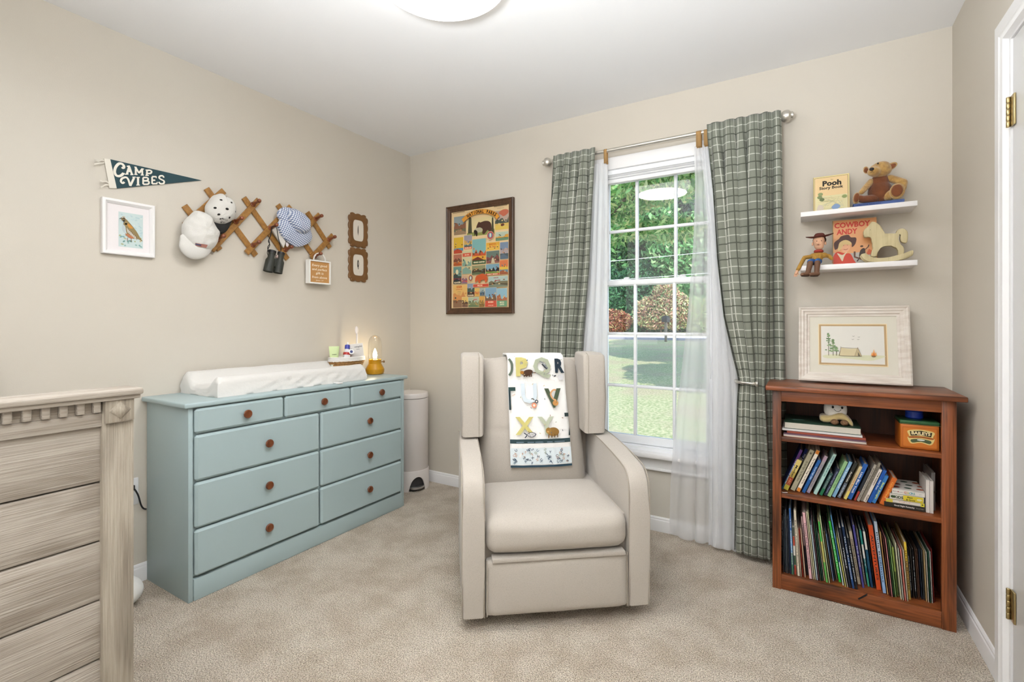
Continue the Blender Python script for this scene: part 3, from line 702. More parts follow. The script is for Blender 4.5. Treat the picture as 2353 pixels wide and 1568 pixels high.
# baby quilt folded over the backrest
MC = WM[ch]
ql = thing('baby_quilt', 'white alphabet baby quilt draped over the recliner backrest', 'blanket', RCL, RCA)
m_q = mat('white_quilted_cotton', '#efeeec', .9, bump=.5, bscale=55, sheen=.2)
def qwarp(u, v, h):           # u 0..1 across, v 0..1 from bottom hem to the top fold
    zl = .489-.004*u; z = zl+(1.0195-zl)*v
    x0 = .238-.012*v; x1 = .536-.040*v
    x = x0+(x1-x0)*u; un = (x-.356)/.25
    vv = (z-.40)/.602
    bul = .05*(1-min(1, abs(un))**2.6)*math.sin(math.pi*min(1, (.08+.92*min(vv, .99)))**.9)**.6
    y = .470+.05*vv-bul-.0125
    y = min(y, .46) + .0009*math.sin(u*23+v*9)
    if v > .97: y += (v-.97)*.5
    return Vector((x, y-h, z-.010*(v > .97)*(v-.97)/.03))
def qgrid(u0, u1, v0, v1, h):
    bm = BM(); nu, nv = 24, 50; G = {}
    for i in range(nu+1):
        for j in range(nv+1): G[i, j] = bm.verts.new(qwarp(u0+(u1-u0)*i/nu, v0+(v1-v0)*j/nv, h))
    for i in range(nu):
        for j in range(nv): bm.faces.new((G[i, j], G[i+1, j], G[i+1, j+1], G[i, j+1]))
    H = [bm.verts.new(G[i, nv].co+Vector((0, .03, .006))) for i in range(nu+1)]; K = [bm.verts.new(G[i, nv].co+Vector((0, .17, .0))) for i in range(nu+1)]
    K2 = [bm.verts.new(k.co+Vector((0, .012, -.03))) for k in K]; K3 = [bm.verts.new(k.co+Vector((0, .014, -.25))) for k in K]
    Lr = [[G[i, nv] for i in range(nu+1)], H, K, K2, K3]
    for A, B in zip(Lr, Lr[1:]):
        for i in range(nu): bm.faces.new((A[i], A[i+1], B[i+1], B[i]))
    return bm
q = part('quilt_cloth', qgrid(0, 1, 0, 1, 0), m_q, ql, local=True, sharp=60)
s = q.modifiers.new('thick', 'SOLIDIFY'); s.thickness = .009; s.offset = -1 if False else 0
class QC(Canvas):             # quilt print: 0..1 x 0..1.9 canvas (v scaled)
    pass
QA = .530/.292                # height / width
qc = Canvas((0, 0, 0), (1, 0, 0), (0, 0, 1), (0, -1, 0), warp=lambda u, v, h: qwarp(u, v/QA, h+.0052), step=.00012)
def fine(c, pts, col, k=10):  # dense strip so it follows the curved cloth
    (u0, v0), (u1, v1) = pts
    for i in range(k):
        a = u0+(u1-u0)*i/k; b_ = u0+(u1-u0)*(i+1)/k
        c.poly([(a, v0), (b_, v0), (b_, v1), (a, v1)], col, bump=(i == k-1))
DG, NV, YG, SG, BR_, OR = '#2f4a48', '#1f2f3c', '#c9bf78', '#a9b09a', '#4a3021', '#c08a4e'
H_ = QA
fine(qc, ((0, 0), (1, .035)), '#2c4656'); fine(qc, ((0, .05), (1, .31)), '#dfe9ee'); fine(qc, ((0, .385), (1, .45)), '#31474c'); fine(qc, ((.1, .395), (.9, .41)), '#6d7f8c')
rr = random.Random(4)
for i in range(58):
    g = rr.choice('ABCDEFGHJKNOPQRSTUVXYZ235679'); qc.text(g, .04+.92*rr.random(), .07+.22*rr.random(), .055, rr.choice(['#2a3f57', '#2a3f57', '#c59b84', '#a9b3a2', '#4d6a80']), rot=rr.uniform(-1.2, 1.2), bold=.015)
def letter(ch_, u, v, s, col, b_=.05, **k): qc.text(ch_, u, v, s, col, bold=b_, **k)
# row 1:  O P Q R
r1 = 1.60
qc.stroke(catmull([(.02, r1+.14), (.07, r1+.06), (.065, r1-.06), (.02, r1-.13)], 4, False), .04, '#5d6a5c')
letter('P', .245, r1+.01, .40, YG); letter('Q', .60, r1-.01, .38, SG, .04); qc.text('R', .91, r1+.02, .30, NV, bold=.05, sx=.8)
qc.ell(.34, r1-.09, .095, .05, BR_, a=.25); qc.ell(.245, r1-.085, .035, .028, '#b07a35'); 
for x in (.29, .33, .38, .41): qc.stroke([(x, r1-.11), (x-.01, r1-.155)], .018, BR_)
qc.stroke([(.42, r1-.08), (.49, r1-.09)], .012, BR_)
qc.stroke(catmull([(.56, r1+.10), (.62, r1+.06), (.66, r1+.0), (.70, r1-.02)], 4, False), [.012]*6+[.05]*3+[.03]*4, '#7c8288'); qc.stroke([(.60, r1+.05), (.68, r1-.03)], .02, '#2f3338')
qc.ell(.92, r1-.17, .05, .045, '#c9c9cc'); qc.stroke([(.84, r1-.14), (.80, r1-.15)], .02, '#2b2f36')
# row 2:  T U V
r2 = 1.12
qc.rect(.0, r2+.10, .12, r2+.16, DG); qc.rect(.0, r2-.2, .035, r2+.12, '#23353a'); qc.stroke([(.06, r2+.02), (.11, r2+.05)], .02, '#d3c4ba')
letter('U', .35, r2+.06, .42, '#cbd6de', .03); 
for x, y, s_, c in ((.40, r2-.05, .034, '#5b605f'), (.465, r2-.07, .03, '#3f4650'), (.42, r2-.13, .042, '#d98e6e')):
    qc.ell(x, y, s_, s_, c); qc.ell(x, y, s_*.45, s_*.45, '#e9d9cb')
letter('V', .76, r2-.02, .40, '#47543f', .04); qc.stroke(catmull([(.86, r2+.09), (.78, r2+.11), (.72, r2+.05), (.75, r2-.03), (.82, r2-.06)], 5, False), .026, '#c9986a'); qc.ell(.79, r2-.10, .05, .042, OR)
# row 3:  X Y Z
r3 = .66
letter('X', .245, r3+.01, .38, YG, .03); letter('Y', .60, r3+.01, .38, '#b5bba6', .03); qc.rect(.93, r3+.14, 1, r3+.20, '#2d3c3c'); qc.poly([(.97, r3-.16), (1, r3-.16), (1, r3-.02)], '#2d3c3c')
qc.ell(.35, r3-.13, .075, .035, '#f0efec', a=.12); 
for i in range(5): qc.stroke([(.30+i*.025, r3-.155), (.315+i*.025, r3-.11)], .007, '#2a3144')
qc.stroke([(.27, r3-.13), (.225, r3-.10)], .014, '#2a3144'); qc.stroke([(.27, r3-.14), (.235, r3-.18)], .014, '#2a3144'); qc.stroke(catmull([(.27, r3-.13), (.34, r3-.09), (.42, r3-.12), (.35, r3-.165), (.27, r3-.135)], 4, False), .008, '#2a3144')
qc.ell(.71, r3-.09, .10, .07, '#8e6a33'); qc.ell(.63, r3-.07, .045, .05, '#9a7439'); qc.ell(.618, r3-.085, .02, .014, '#c59a5a')
for x in (.63, .68, .73, .78): qc.stroke([(x, r3-.13), (x-.004, r3-.18)], .016, '#5f441f')
for _ in range(26): qc.ell(rr.uniform(.06, .95), rr.choice([r1, r2, r3])+rr.uniform(-.2, .22), .016, .006, rr.choice(['#a9b09a', '#8e6a50', '#c8b58a', '#5b6a70']), n=8, a=rr.uniform(0, 3))
qc.build('quilt_print', ql, local=True)
# ------------------------------------------------------------------ oak bookcase
m_oakz = wood('oak_upright', '#95512a', '#43200e', 2, 1.3, .38, .62, 60, .3, coat=.15)
m_oakx = wood('oak_lengthwise', '#95512a', '#43200e', 0, 1.3, .38, .62, 60, .3, coat=.15)
m_oakd = wood('oak_back_panel', '#5b3018', '#3a1d0e', 2, 1.3, .5, .8)
bc = thing('bookcase', 'reddish oak bookcase with three shelves beside the window curtain', 'bookcase', (2.755, -.18, 0))
BF = -.33
for x0, x1 in ((2.452, 2.470), (3.040, 3.058)): part('side_panel', mbox(x0, x1, BF+.018, -.022, 0, .872, .001), m_oakz, bc)
for x0, x1 in ((2.450, 2.484), (3.017, 3.060)): part('stile', mbox(x0, x1, BF, BF+.018, 0, .872, .0015), m_oakz, bc)
part('bookcase_top', mbox(2.424, 3.086, BF-.032, -.016, .872, .892, .004, 3), m_oakx, bc)
part('apron', mbox(2.484, 3.017, BF+.001, BF+.018, .824, .872, .001), m_oakx, bc)
part('kick_rail', mbox(2.484, 3.017, BF+.001, BF+.018, .002, .066, .002), m_oakx, bc)
part('shelf', mbox(2.470, 3.040, BF+.018, -.03, .045, .060, .001), m_oakx, bc)
part('shelf', mbox(2.471, 3.039, BF+.006, -.03, .400, .421, .002), m_oakx, bc)
part('shelf', mbox(2.471, 3.039, BF+.006, -.03, .648, .668, .002), m_oakx, bc)
part('back_panel', mbox(2.470, 3.040, -.030, -.022, .03, .872), m_oakd, bc)
# ------------------------------------------------------------------ books
m_pages = mat('page_edges', '#d9d2c4', .9, bump=.6, bscale=500, stretch=(6, 1, .2))
def book(name, label, xb, ys, zb, lean, th, h, dp, segs, texts=(), cover=None, group=None, board=.0016, round_=.002):
    """upright book, spine towards the room; lean > 0 tips its top to the right. segs: spine colours bottom to top [(v0, v1, colour)]"""
    Mx = Matrix.Translation((xb, ys, zb)) @ Matrix.Rotation(lean, 4, 'Y')
    t = thing(name, label, 'book', (xb, ys, zb), group=group)
    cover = cover or segs[len(segs)//2][2]
    bm = BM(); b_ = min(board, th*.3)
    box(bm, -th/2, -th/2+b_, 0, dp, 0, h, .0004, 1); box(bm, th/2-b_, th/2, 0, dp, 0, h, .0004, 1)
    box(bm, -th/2+b_*.5, th/2-b_*.5, -.0012, b_, 0, h, min(round_, th*.2), 2); bm.transform(Mx)
    part('cover', bm, flat(cover, .45), t)
    part('pages', mbox(-th/2+b_, th/2-b_, b_, dp-.002, .002, h-.003, M=Mx), m_pages, t)
    R3 = Mx.to_3x3(); c = Canvas(Mx @ Vector((0, -.0014, 0)), R3 @ Vector((1, 0, 0)), R3 @ Vector((0, 0, 1)), R3 @ Vector((0, -1, 0)), lift=.0002, step=.0001)
    wv = th*.5-.0006
    for v0, v1, col in segs: c.rect(-wv, v0*h+.0005, wv, v1*h-.0005, col, bump=False)
    c.k += 1
    for s, v, ln, col in texts: c.text(s, 0, v*h, min(th*.62, .011), col, rot=-math.pi/2, bold=.02, width=None if ln is None else ln*h)
    c.build('spine_print', t, rough=.5); return t
Z1 = zc(1780, 1010, 10.4545); Z2 = zc(1980, 1000, 7.84)
SH2 = .4215
mid = [  # (zoomed bottom, zoomed top, width px in the photo, segments, texts, label)
 (Z1(195, 1110), Z1(530, 120), 7, [(0, .35, '#14435c'), (.35, .62, '#1b2a5e'), (.62, 1, '#4c2560')], [('First Bedtime Stories', .45, .6, '#dfe3f0')], 'thin purple and navy book leaning first at the left of the middle shelf'),
 (Z1(330, 1120), Z1(690, 200), 11, [(0, 1, '#1c2f7a')], [('My First', .72, .3, '#e8e8ef')], 'navy book with white script standing behind the yellow one on the middle shelf'),
 (Z1(262, 1225), Z1(560, 500), 12, [(0, .16, '#b5a63d'), (.16, .42, '#96402a'), (.42, .6, '#b39a4c'), (.6, 1, '#d3bd6e')], [('ABC', .28, .2, '#d9895b'), ('Mother', .62, .4, '#1c1b18')], 'yellow and brick-red patterned book near the left end of the middle shelf'),
 (Z1(430, 1190), Z1(850, 200), 11.5, [(0, 1, '#a69f86')], [('On the Night You Were Born', .48, .5, '#55523f'), ('M', .92, None, '#4a4738')], 'broad khaki-grey book, tallest at the left of the middle shelf'),
 (Z1(560, 1260), Z1(1010, 260), 9, [(0, .09, '#d8842c'), (.09, .91, '#e9dfcb'), (.91, 1, '#d8842c')], [('The Wonderful Things You Will Be', .5, .62, '#4b453c')], 'cream book with orange ends on the middle shelf'),
 (Z1(690, 1250), Z1(1040, 460), 8, [(0, 1, '#1f5796')], [('Good Night Baby', .6, .4, '#c8dbee')], 'short blue round-cornered book beside the cream one on the middle shelf'),
 (Z1(800, 1220), Z1(1200, 320), 8.5, [(0, .06, '#9a8ba5'), (.06, .86, '#a19c9e'), (.86, .98, '#a88f9f'), (.98, 1, '#c4b8c2')], [('GUESS HOW MUCH', .62, .3, '#5e5a72'), ('I LOVE YOU', .3, .3, '#5e5a72')], 'lilac-grey book with mauve tip on the middle shelf'),
 (Z1(970, 1310), Z1(1430, 340), 8.5, [(0, 1, '#a8c9c0')], [('WHEREVER YOU ARE MY LOVE', .7, .5, '#3d6f70')], 'pale mint book, tall, in the middle of the leaning row'),
 (Z1(1105, 1270), Z1(1350, 740), 8, [(0, .32, '#1f6b45'), (.32, 1, '#2b4a47')], [('BIBLE STORIES', .6, .6, '#93a8a0')], 'short dark green and teal book on the middle shelf'),
 (Z1(1215, 1220), Z1(1500, 560), 8, [(0, 1, '#252b3d')], [('Goodnight Moon', .5, .8, '#8a8fb0')], 'short black-blue book between the teal and the green books'),
 (Z1(1300, 1310), Z1(1700, 465), 8.5, [(0, 1, '#8fb883')], [('THE GIVING TREE', .5, .5, '#4e7a4c')], 'light leaf-green book on the middle shelf'),
 (Z1(1415, 1330), Z1(1820, 480), 8.5, [(0, 1, '#7ea9c8')], [('The Snowy Day Book', .55, .6, '#e2ecf2')], 'light sky-blue book beside the leaf-green one'),
 (Z1(1540, 1340), Z1(1930, 490), 8.5, [(0, .42, '#5c6672'), (.42, 1, '#33332f')], [('in the Woods', .2, .3, '#c9ced4'), ('Animals', .6, .3, '#dcd9cf')], 'slate and black book on the middle shelf'),
 (Z1(1690, 1290), Z1(2050, 500), 7.5, [(0, .25, '#d9c76b'), (.25, 1, '#cbb98c')], [('Chicka Boom', .5, .5, '#b7653c')], 'straw-yellow book left of the bright blue truck book'),
 (Z1(1770, 1400), Z1(2180, 560), 11.5, [(0, 1, '#2d62ad')], [('Little Blue Truck', .47, .6, '#f2f5f8')], 'bright blue book with bold white title in the middle row'),
 (Z1(1925, 1375), Z1(2250, 620), 6, [(0, .3, '#a4392c'), (.3, 1, '#2a2e35')], [], 'thin black book with red foot beside the blue truck book'),
 (Z2(-68, 1110), Z2(215, 440), 6.5, [(0, 1, '#a39c90')], [('Brown Bear What Do You See', .5, .8, '#24211d')], 'narrow grey book with black lettering on the middle shelf'),
 (Z2(-5, 1105), Z2(318, 410), 7, [(0, 1, '#8d8577')], [('The Very Quiet One', .6, .6, '#3b372f')], 'taupe book standing tallest at the right of the leaning row'),
 (Z2(48, 1130), Z2(350, 550), 8, [(0, 1, '#dcd3c7')], [('FARM FRIENDS', .72, .4, '#2d2a2c'), ('PUPPY', .12, .2, '#2d2a2c')], 'off-white book with dark capitals on the middle shelf'),
 (Z2(135, 1140), Z2(425, 560), 9, [(0, 1, '#1f55a5')], [('Baby Bear', .55, .3, '#cfe0f2')], 'cobalt blue book right of the off-white one'),
 (Z2(212, 1160), Z2(468, 675), 10, [(0, 1, '#3a7dc0')], [('Baby Jungle', .45, .6, '#d6e36a')], 'azure book with lime lettering near the right of the leaning row'),
 (Z2(362, 1095), Z2(592, 615), 12.5, [(0, 1, '#cf6a2a')], [('Giraffes', .55, .6, '#e8a24a')], 'orange book leaning last against the lying stack'),
]
ang = []; prev = None
for i, (bp, tp, wpx, segs, tx, lab) in enumerate(mid):
    ys = -.275
    B = W(bp[0], bp[1], y=ys); T_ = W(tp[0], tp[1], y=ys)
    lean = math.atan2(T_.x-B.x, T_.z-B.z); h = (T_-B).length
    l_, r_ = W(bp[0]-wpx/2, bp[1], y=ys), W(bp[0]+wpx/2, bp[1], y=ys); th = (r_.x-l_.x)*math.cos(lean)*.97
    ang.append([B.x, lean, h, th])
A_ = [a[1] for a in ang]
for i, (bp, tp, wpx, segs, tx, lab) in enumerate(mid):
    x, lean, h, th = ang[i]; ys = -.275+.004*math.sin(i*2.3)
    lean = (.44-.0045*i)*.5+.5*sum(A_[max(0, i-2):i+3])/len(A_[max(0, i-2):i+3])
    if i == 1: ys = -.205; x += .004
    if prev and i not in (1,):
        need = prev[0]+(prev[1]+th)/2/math.cos(lean)+.0006
        if i == 2: need = prev[0]
        x = max(x, need)
    zb = SH2+.5*th*math.sin(lean)+.0004
    book('leaning_book', lab, x, ys, zb, lean, th, min(h, .222/math.cos(lean)-.01), min(.155+.02*math.sin(i*1.7), -.04-ys), segs, tx)
    if i != 1: prev = (x, th)
# lying stack at the right of the middle shelf
def lying(name, label, x0, x1, y0, y1, z0, z1, col, prints, group=None, cover_top=None, rz=0):
    t = thing(name, label, 'book', ((x0+x1)/2, (y0+y1)/2, z0), group=group)
    Rm = Matrix.Translation(((x0+x1)/2, (y0+y1)/2, 0)) @ Matrix.Rotation(rz, 4, 'Z') @ Matrix.Translation((-(x0+x1)/2, -(y0+y1)/2, 0))
    bm = BM(); bd = min(.002, (z1-z0)*.2)
    box(bm, x0, x1, y0, y1, z0, z0+bd, .0005, 1); box(bm, x0, x1, y0, y1, z1-bd, z1, .0005, 1)
    if prints is not None: box(bm, x0, x1, y0, y0+.002, z0, z1, .0008, 1)
    bm.transform(Rm); part('cover', bm, flat(col, .45), t)
    part('pages', mbox(x0+.002, x1-.002, y0+.001 if prints is None else y0+.002, y1-.002, z0+bd, z1-bd, M=Rm), mat('page_block', '#d8d0c3', .9, bump=.5, bscale=500, stretch=(.2, .2, 6)), t)
    if prints:
        c = Canvas(Rm @ Vector((x0, y0-.0002, z0)), Rm.to_3x3() @ Vector((1, 0, 0)), (0, 0, 1), Rm.to_3x3() @ Vector((0, -1, 0)), lift=.0002); prints(c, x1-x0, z1-z0); c.build('spine_print', t)
    return t
def p1(c, w, h): c.text('Good Night Kentucky', w*.5, h*.5, .0085, '#e9e6e0', bold=.02, width=w*.5); c.text('Good Night', w*.88, h*.5, .005, '#b9b6b0')
def p2(c, w, h): c.text('POP-UP', w*.5, h*.5, .008, '#c98f7c', width=w*.3); c.rect(0, 0, w*.18, h, '#c9b84a'); c.rect(w*.9, 0, w, h, '#d8cc3c'); c.ell(w*.95, h*.5, .003, .0025, '#2a2a22')
def p3(c, w, h): c.rect(w*.40, .001, w*.98, h-.001, '#d3bf35'); c.text('KiDS', w*.27, h*.5, .014, '#2f3f23', bold=.04); c.ell(w*.09, h*.5, .007, .005, '#33472a'); c.text('Plant', w*.6, h*.70, .0085, '#2c3420', bold=.03); c.text('& Grow', w*.62, h*.28, .0085, '#2c3420', bold=.03); c.ell(w*.87, h*.5, .008, .004, '#ddd9a8')
def p4(c, w, h):
    c.text('Babies', w*.10, h*.52, .006, '#6a4a52'); c.ell(w*.19, h*.5, .002, .002, '#8e1f2b'); c.text('Love', w*.27, h*.48, .006, '#6a4a52')
    for i, (g, k) in enumerate(zip('COLORS', ['#c2584a', '#c98a45', '#b7bf55', '#4b93a5', '#4b93a5', '#3f8e86'])): c.text(g, w*(.40+.055*i), h*.5, .012, k, bold=.02)
    c.text('SM', w*.86, h*.5, .006, '#9a9a90')
a = W(2033, 1150, y=-.285).x
z = SH2+.0005
lying('black_book', 'black book titled in white at the bottom of the lying stack', a-.002, 2.976, -.285, -.13, z, z+.019, '#26241f', p1); z += .0193
lying('white_book', 'white and yellow book second from the bottom of the lying stack', a+.004, 2.974, -.284, -.13, z, z+.0135, '#dcd6ca', p2); z += .0138
lying('yellow_book', 'yellow and grey gardening book third from the bottom of the lying stack', a+.016, 2.972, -.286, -.13, z, z+.023, '#cfcabf', p3); z += .0233
t = lying('colours_book', 'white book with colourful capitals on top of the lying stack', a+.024, 2.976, -.283, -.12, z, z+.019, '#ddd8d0', p4)
c = Canvas((a+.03, -.28, z+.0192), (1, 0, 0), (0, 1, 0), (0, 0, 1)); 
for i in range(12): c.ell(.01+.038*(i % 4)+.01*(i//4 % 2), .03+.045*(i//4), .012, .010, ['#7d2b22', '#45594a', '#9a4a2c', '#5d5448'][i % 4])
c.build('cover_print', t)
book('board_book', 'white board book standing upright at the right of the lying stack, nearer its spines', 2.984, -.285, SH2+.0005, 0, .011, .128, .13, [(0, 1, '#d9d2cb')], board=.003)
book('board_book', 'white board book standing upright nearest the right stile', 2.9955, -.286, SH2+.0005, 0, .011, .126, .13, [(0, 1, '#d5cdc6')], board=.003)
book('grey_book', 'grey hardcover standing behind the two white board books', 3.0075, -.245, SH2+.0005, 0, .012, .15, .15, [(0, 1, '#7b7673')])
bm = BM(); tube(bm, catmull([(2.486, -.318, .4235), (2.492, -.322, .4235), (2.500, -.318, .4235), (2.507, -.313, .4235)], 4, False), .0012, 6)
tag(rebase(part('ribbon', bm, m_trim)), 'short white ribbon end on the middle shelf edge at the left', 'ribbon')
# bottom shelf: thin books, spines measured one by one
C1 = zc(1780, 1140, 6.533); C2 = zc(1960, 1180, 6.532)
low = [
 (C1, 130, 490, 148, 1240, 12, '#35383f', 'charcoal', ''), (C1, 152, 260, 174, 1210, 14, '#3c4550', 'slate', ''), (C1, 186, 240, 200, 1200, 14, '#5c6068', 'grey', ''),
 (C1, 215, 370, 225, 1195, 13, '#33363c', 'dark grey', ''), (C1, 235, 370, 248, 1195, 13, '#2b3350', 'navy-grey', ''), (C1, 262, 205, 292, 1200, 30, '#2f5fa8|#6f98c0|#3d6a45', 'blue-to-green', 'The Story of Jesus'),
 (C1, 310, 470, 348, 1190, 34, '#4a4f45|#b8452e|#e3ddd2|#2f4d35|#a03a2a', 'red-white-green', ''), (C1, 340, 230, 410, 1220, 38, '#d9cdb8', 'broad cream', 'Bedtime Adventure Stories'),
 (C1, 398, 520, 468, 1255, 14, '#cdb9a4', 'peach', ''), (C1, 428, 520, 490, 1250, 20, '#7d2416', 'dark red', ''), (C1, 455, 540, 524, 1280, 20, '#b89b85', 'tan', ''),
 (C1, 476, 320, 556, 1210, 26, '#c7a8a8|#2a2026', 'plum and black', 'HAPPY HARPER CHILD'), (C1, 503, 270, 620, 1270, 46, '#dcaeb2', 'broad pink', 'Thomas and the Orchestra'),
 (C1, 538, 255, 655, 1280, 14, '#d9cfb5', 'pale sand', ''), (C1, 560, 265, 678, 1290, 15, '#d8d6b0', 'pale lemon', ''), (C1, 605, 480, 708, 1315, 22, '#adb9c3', 'pale grey-blue', ''),
 (C1, 632, 370, 736, 1305, 14, '#5a3c46', 'mauve-brown', ''), (C1, 662, 400, 762, 1300, 14, '#32503c', 'pine green', ''), (C1, 690, 500, 788, 1295, 14, '#2f5a4e', 'teal green', ''),
 (C1, 715, 570, 812, 1290, 13, '#c9b8a6', 'beige', ''), (C1, 740, 400, 872, 1325, 34, '#3fae4c|#b8b065|#55a04e', 'grass-and-olive', ''), (C1, 775, 330, 904, 1335, 15, '#c3d2a6', 'pale celery', ''),
 (C1, 828, 560, 930, 1280, 24, '#6b5c3c', 'olive-brown', ''), (C1, 862, 590, 984, 1305, 14, '#8ea3c8', 'periwinkle', ''), (C1, 888, 600, 1003, 1300, 12, '#26304a', 'midnight blue', ''),
 (C1, 898, 500, 1032, 1285, 24, '#6d6450', 'khaki', ''), (C1, 925, 400, 1095, 1325, 40, '#3cc046', 'vivid green', 'ONE MORE LITTLE FROG'), (C1, 955, 310, 1130, 1370, 22, '#5c93c4|#3f6f9c|#cfe0dd', 'sky blue speckled', ''),
 (C1, 1040, 660, 1180, 1400, 20, '#b9b96a', 'yellow-green speckled', ''), (C1, 1060, 630, 1222, 1455, 12, '#d9d6c8', 'chalk white', ''), (C1, 1090, 550, 1248, 1460, 38, '#23252f', 'near-black', 'TWINKLE'),
 (C1, 1140, 530, 1300, 1465, 40, '#1c2f4c|#27487a', 'deep navy', 'The Little Red Caboose'), (C1, 1218, 660, 1356, 1440, 36, '#20242a', 'black', 'THE NIGHT BEFORE'),
 (C2, 110, 300, 245, 1105, 52, '#d8c9ae', 'broad parchment', 'STORYBOOK COLLECTION'), (C2, 155, 205, 314, 1160, 36, '#4a4790', 'indigo', 'THE RIVER'), (C2, 216, 265, 352, 1110, 28, '#8b8377', 'taupe', 'WHERE THE WILD'),
 (C2, 264, 285, 402, 1140, 36, '#2b8f84|#e2ddd2|#1e6c70|#3f9c7e', 'teal and white', 'I SPY'), (C2, 318, 300, 452, 1155, 40, '#e2ddd2|#1d5a77|#1c3f63', 'white and navy', 'BUSY TOWN'), (C2, 362, 310, 476, 1160, 18, '#17191d', 'jet black', ''),
 (C2, 437, 210, 562, 1195, 80, '#cf4f22', 'thick orange-red', 'ADVENTURES'), (C2, 518, 155, 657, 1245, 52, '#b9c6d6|#8fb2dd', 'long powder blue', 'Bible Bedtimes'), (C2, 592, 310, 708, 1265, 16, '#c59a62', 'honey', ''),
 (C2, 630, 400, 740, 1290, 13, '#5a2a22', 'maroon', ''), (C2, 655, 410, 762, 1300, 16, '#c08084', 'dusty pink', ''), (C2, 690, 430, 790, 1300, 14, '#2f4a2c', 'bottle green', ''), (C2, 712, 440, 812, 1302, 13, '#9cc07c', 'light green', ''),
 (C2, 762, 540, 848, 1290, 34, '#8fa04c|#4d5c2c', 'green patterned', ''), (C2, 800, 480, 886, 1340, 15, '#dcd6b8', 'ivory', ''), (C2, 838, 590, 918, 1380, 14, '#c9cfc2', 'pale sage', ''), (C2, 866, 600, 948, 1385, 24, '#c27468', 'rose red', ''),
 (C2, 892, 600, 980, 1385, 13, '#e0d8c6', 'bone white', ''), (C2, 930, 460, 1006, 1335, 44, '#d9b93c|#b08c48|#a98d45', 'sunny yellow', 'LITTLE MONSTER'), (C2, 990, 560, 1046, 1310, 20, '#17171a', 'black-and-white printed', 'ONE TWO THREE FOUR'),
 (C2, 1014, 560, 1070, 1320, 16, '#3b3530', 'umber', ''), (C2, 1044, 560, 1094, 1320, 20, '#1b1a1c', 'black printed', 'A BOOK OF RHYMES'), (C2, 1070, 560, 1116, 1330, 14, '#4a3222', 'coffee brown', ''),
 (C2, 1104, 570, 1150, 1310, 18, '#6b4a3c', 'chestnut', ''), (C2, 1136, 560, 1182, 1330, 15, '#232c3c', 'ink blue', ''), (C2, 1163, 570, 1208, 1340, 14, '#3c4144', 'graphite', ''), (C2, 1188, 590, 1232, 1360, 15, '#b89c70', 'straw', ''),
 (C2, 1210, 600, 1254, 1370, 11, '#dcd5c8', 'eggshell', ''), (C2, 1234, 590, 1276, 1378, 14, '#1f4c3a', 'forest green', ''), (C2, 1262, 600, 1300, 1375, 15, '#cfc9c0', 'light grey', ''), (C2, 1292, 560, 1320, 1372, 12, '#7a2320', 'wine red', '')]
ords = ['first', 'second', 'third', 'fourth', 'fifth', 'sixth', 'seventh', 'eighth', 'ninth', 'tenth', 'eleventh', 'twelfth', 'thirteenth', 'fourteenth', 'fifteenth', 'sixteenth']
zf = .0605; rows = []
for k, (Z, xt, yt, xb, yb, wz, col, nm, txt) in enumerate(low):
    pb = Z(xb, yb); pt = Z(xt, yt); B = W(pb[0], pb[1], z=zf); ys = max(-.295, min(-.19, B.y)); wv = wz/6.533
    B = W(pb[0], pb[1], y=ys); T_ = W(pt[0], pt[1], y=ys); l_, r_ = W(pb[0]-wv/2, pb[1], y=ys), W(pb[0]+wv/2, pb[1], y=ys)
    rows.append([B.x, ys, math.atan2(T_.x-B.x, T_.z-B.z), (T_-B).length, (r_.x-l_.x)*.92])
S = sum(r[4] for r in rows); room_ = 3.012-2.490; fac = min(1, (room_-.001*len(rows))/S)
an = [r[2] for r in rows]; gap = (room_-S*fac)/len(rows)
x = 2.489
for k, (x0, ys, le, h, th) in enumerate(rows):
    th *= fac; lean = max(-.16, min(-.0, sum(an[max(0, k-4):k+5])/len(an[max(0, k-4):k+5])))
    x += th/2+gap*.5
    xx = x*.6+x0*.4 if False else x
    cols = low[k][6].split('|'); nm, txt = low[k][7], low[k][8]; n_ = len(cols); segs = [(1-(i+1)/n_, 1-i/n_, c) for i, c in enumerate(cols)]
    nb = low[k-1][7] if k else None; nx_ = low[k+1][7] if k < len(low)-1 else None
    if nb and nx_: lab = f'{nm} book on the bottom shelf, right beside the {nb} one'
    elif nx_: lab = f'{nm} thin book at the far left of the bottom shelf'
    else: lab = f'{nm} thin book at the far right of the bottom shelf'
    lum = sum(lin(cols[0])[:3]); ink = '#2c2a2e' if lum > .7 else '#d9dde2'
    hh = min(h, .330/max(.95, math.cos(lean))-.012)
    book('picture_book', lab, xx-.004*0, ys, zf+.5*th*abs(math.sin(lean))+.0004, lean, th, hh, min(.24, -.045-ys), segs, [(txt, .5, .7 if len(txt) > 9 else .35, ink)] if txt else (), group=None)
    x += th/2+gap*.5
tag(rebase(part('black_strap', tube(BM(), catmull([W(1993, 1366, z=.0635), W(1985, 1371, z=.0635), W(1973, 1377, y=-.332)], 4, False), .003, 6), m_blk)), 'short black strap end hanging over the bottom rail of the bookcase', 'strap')
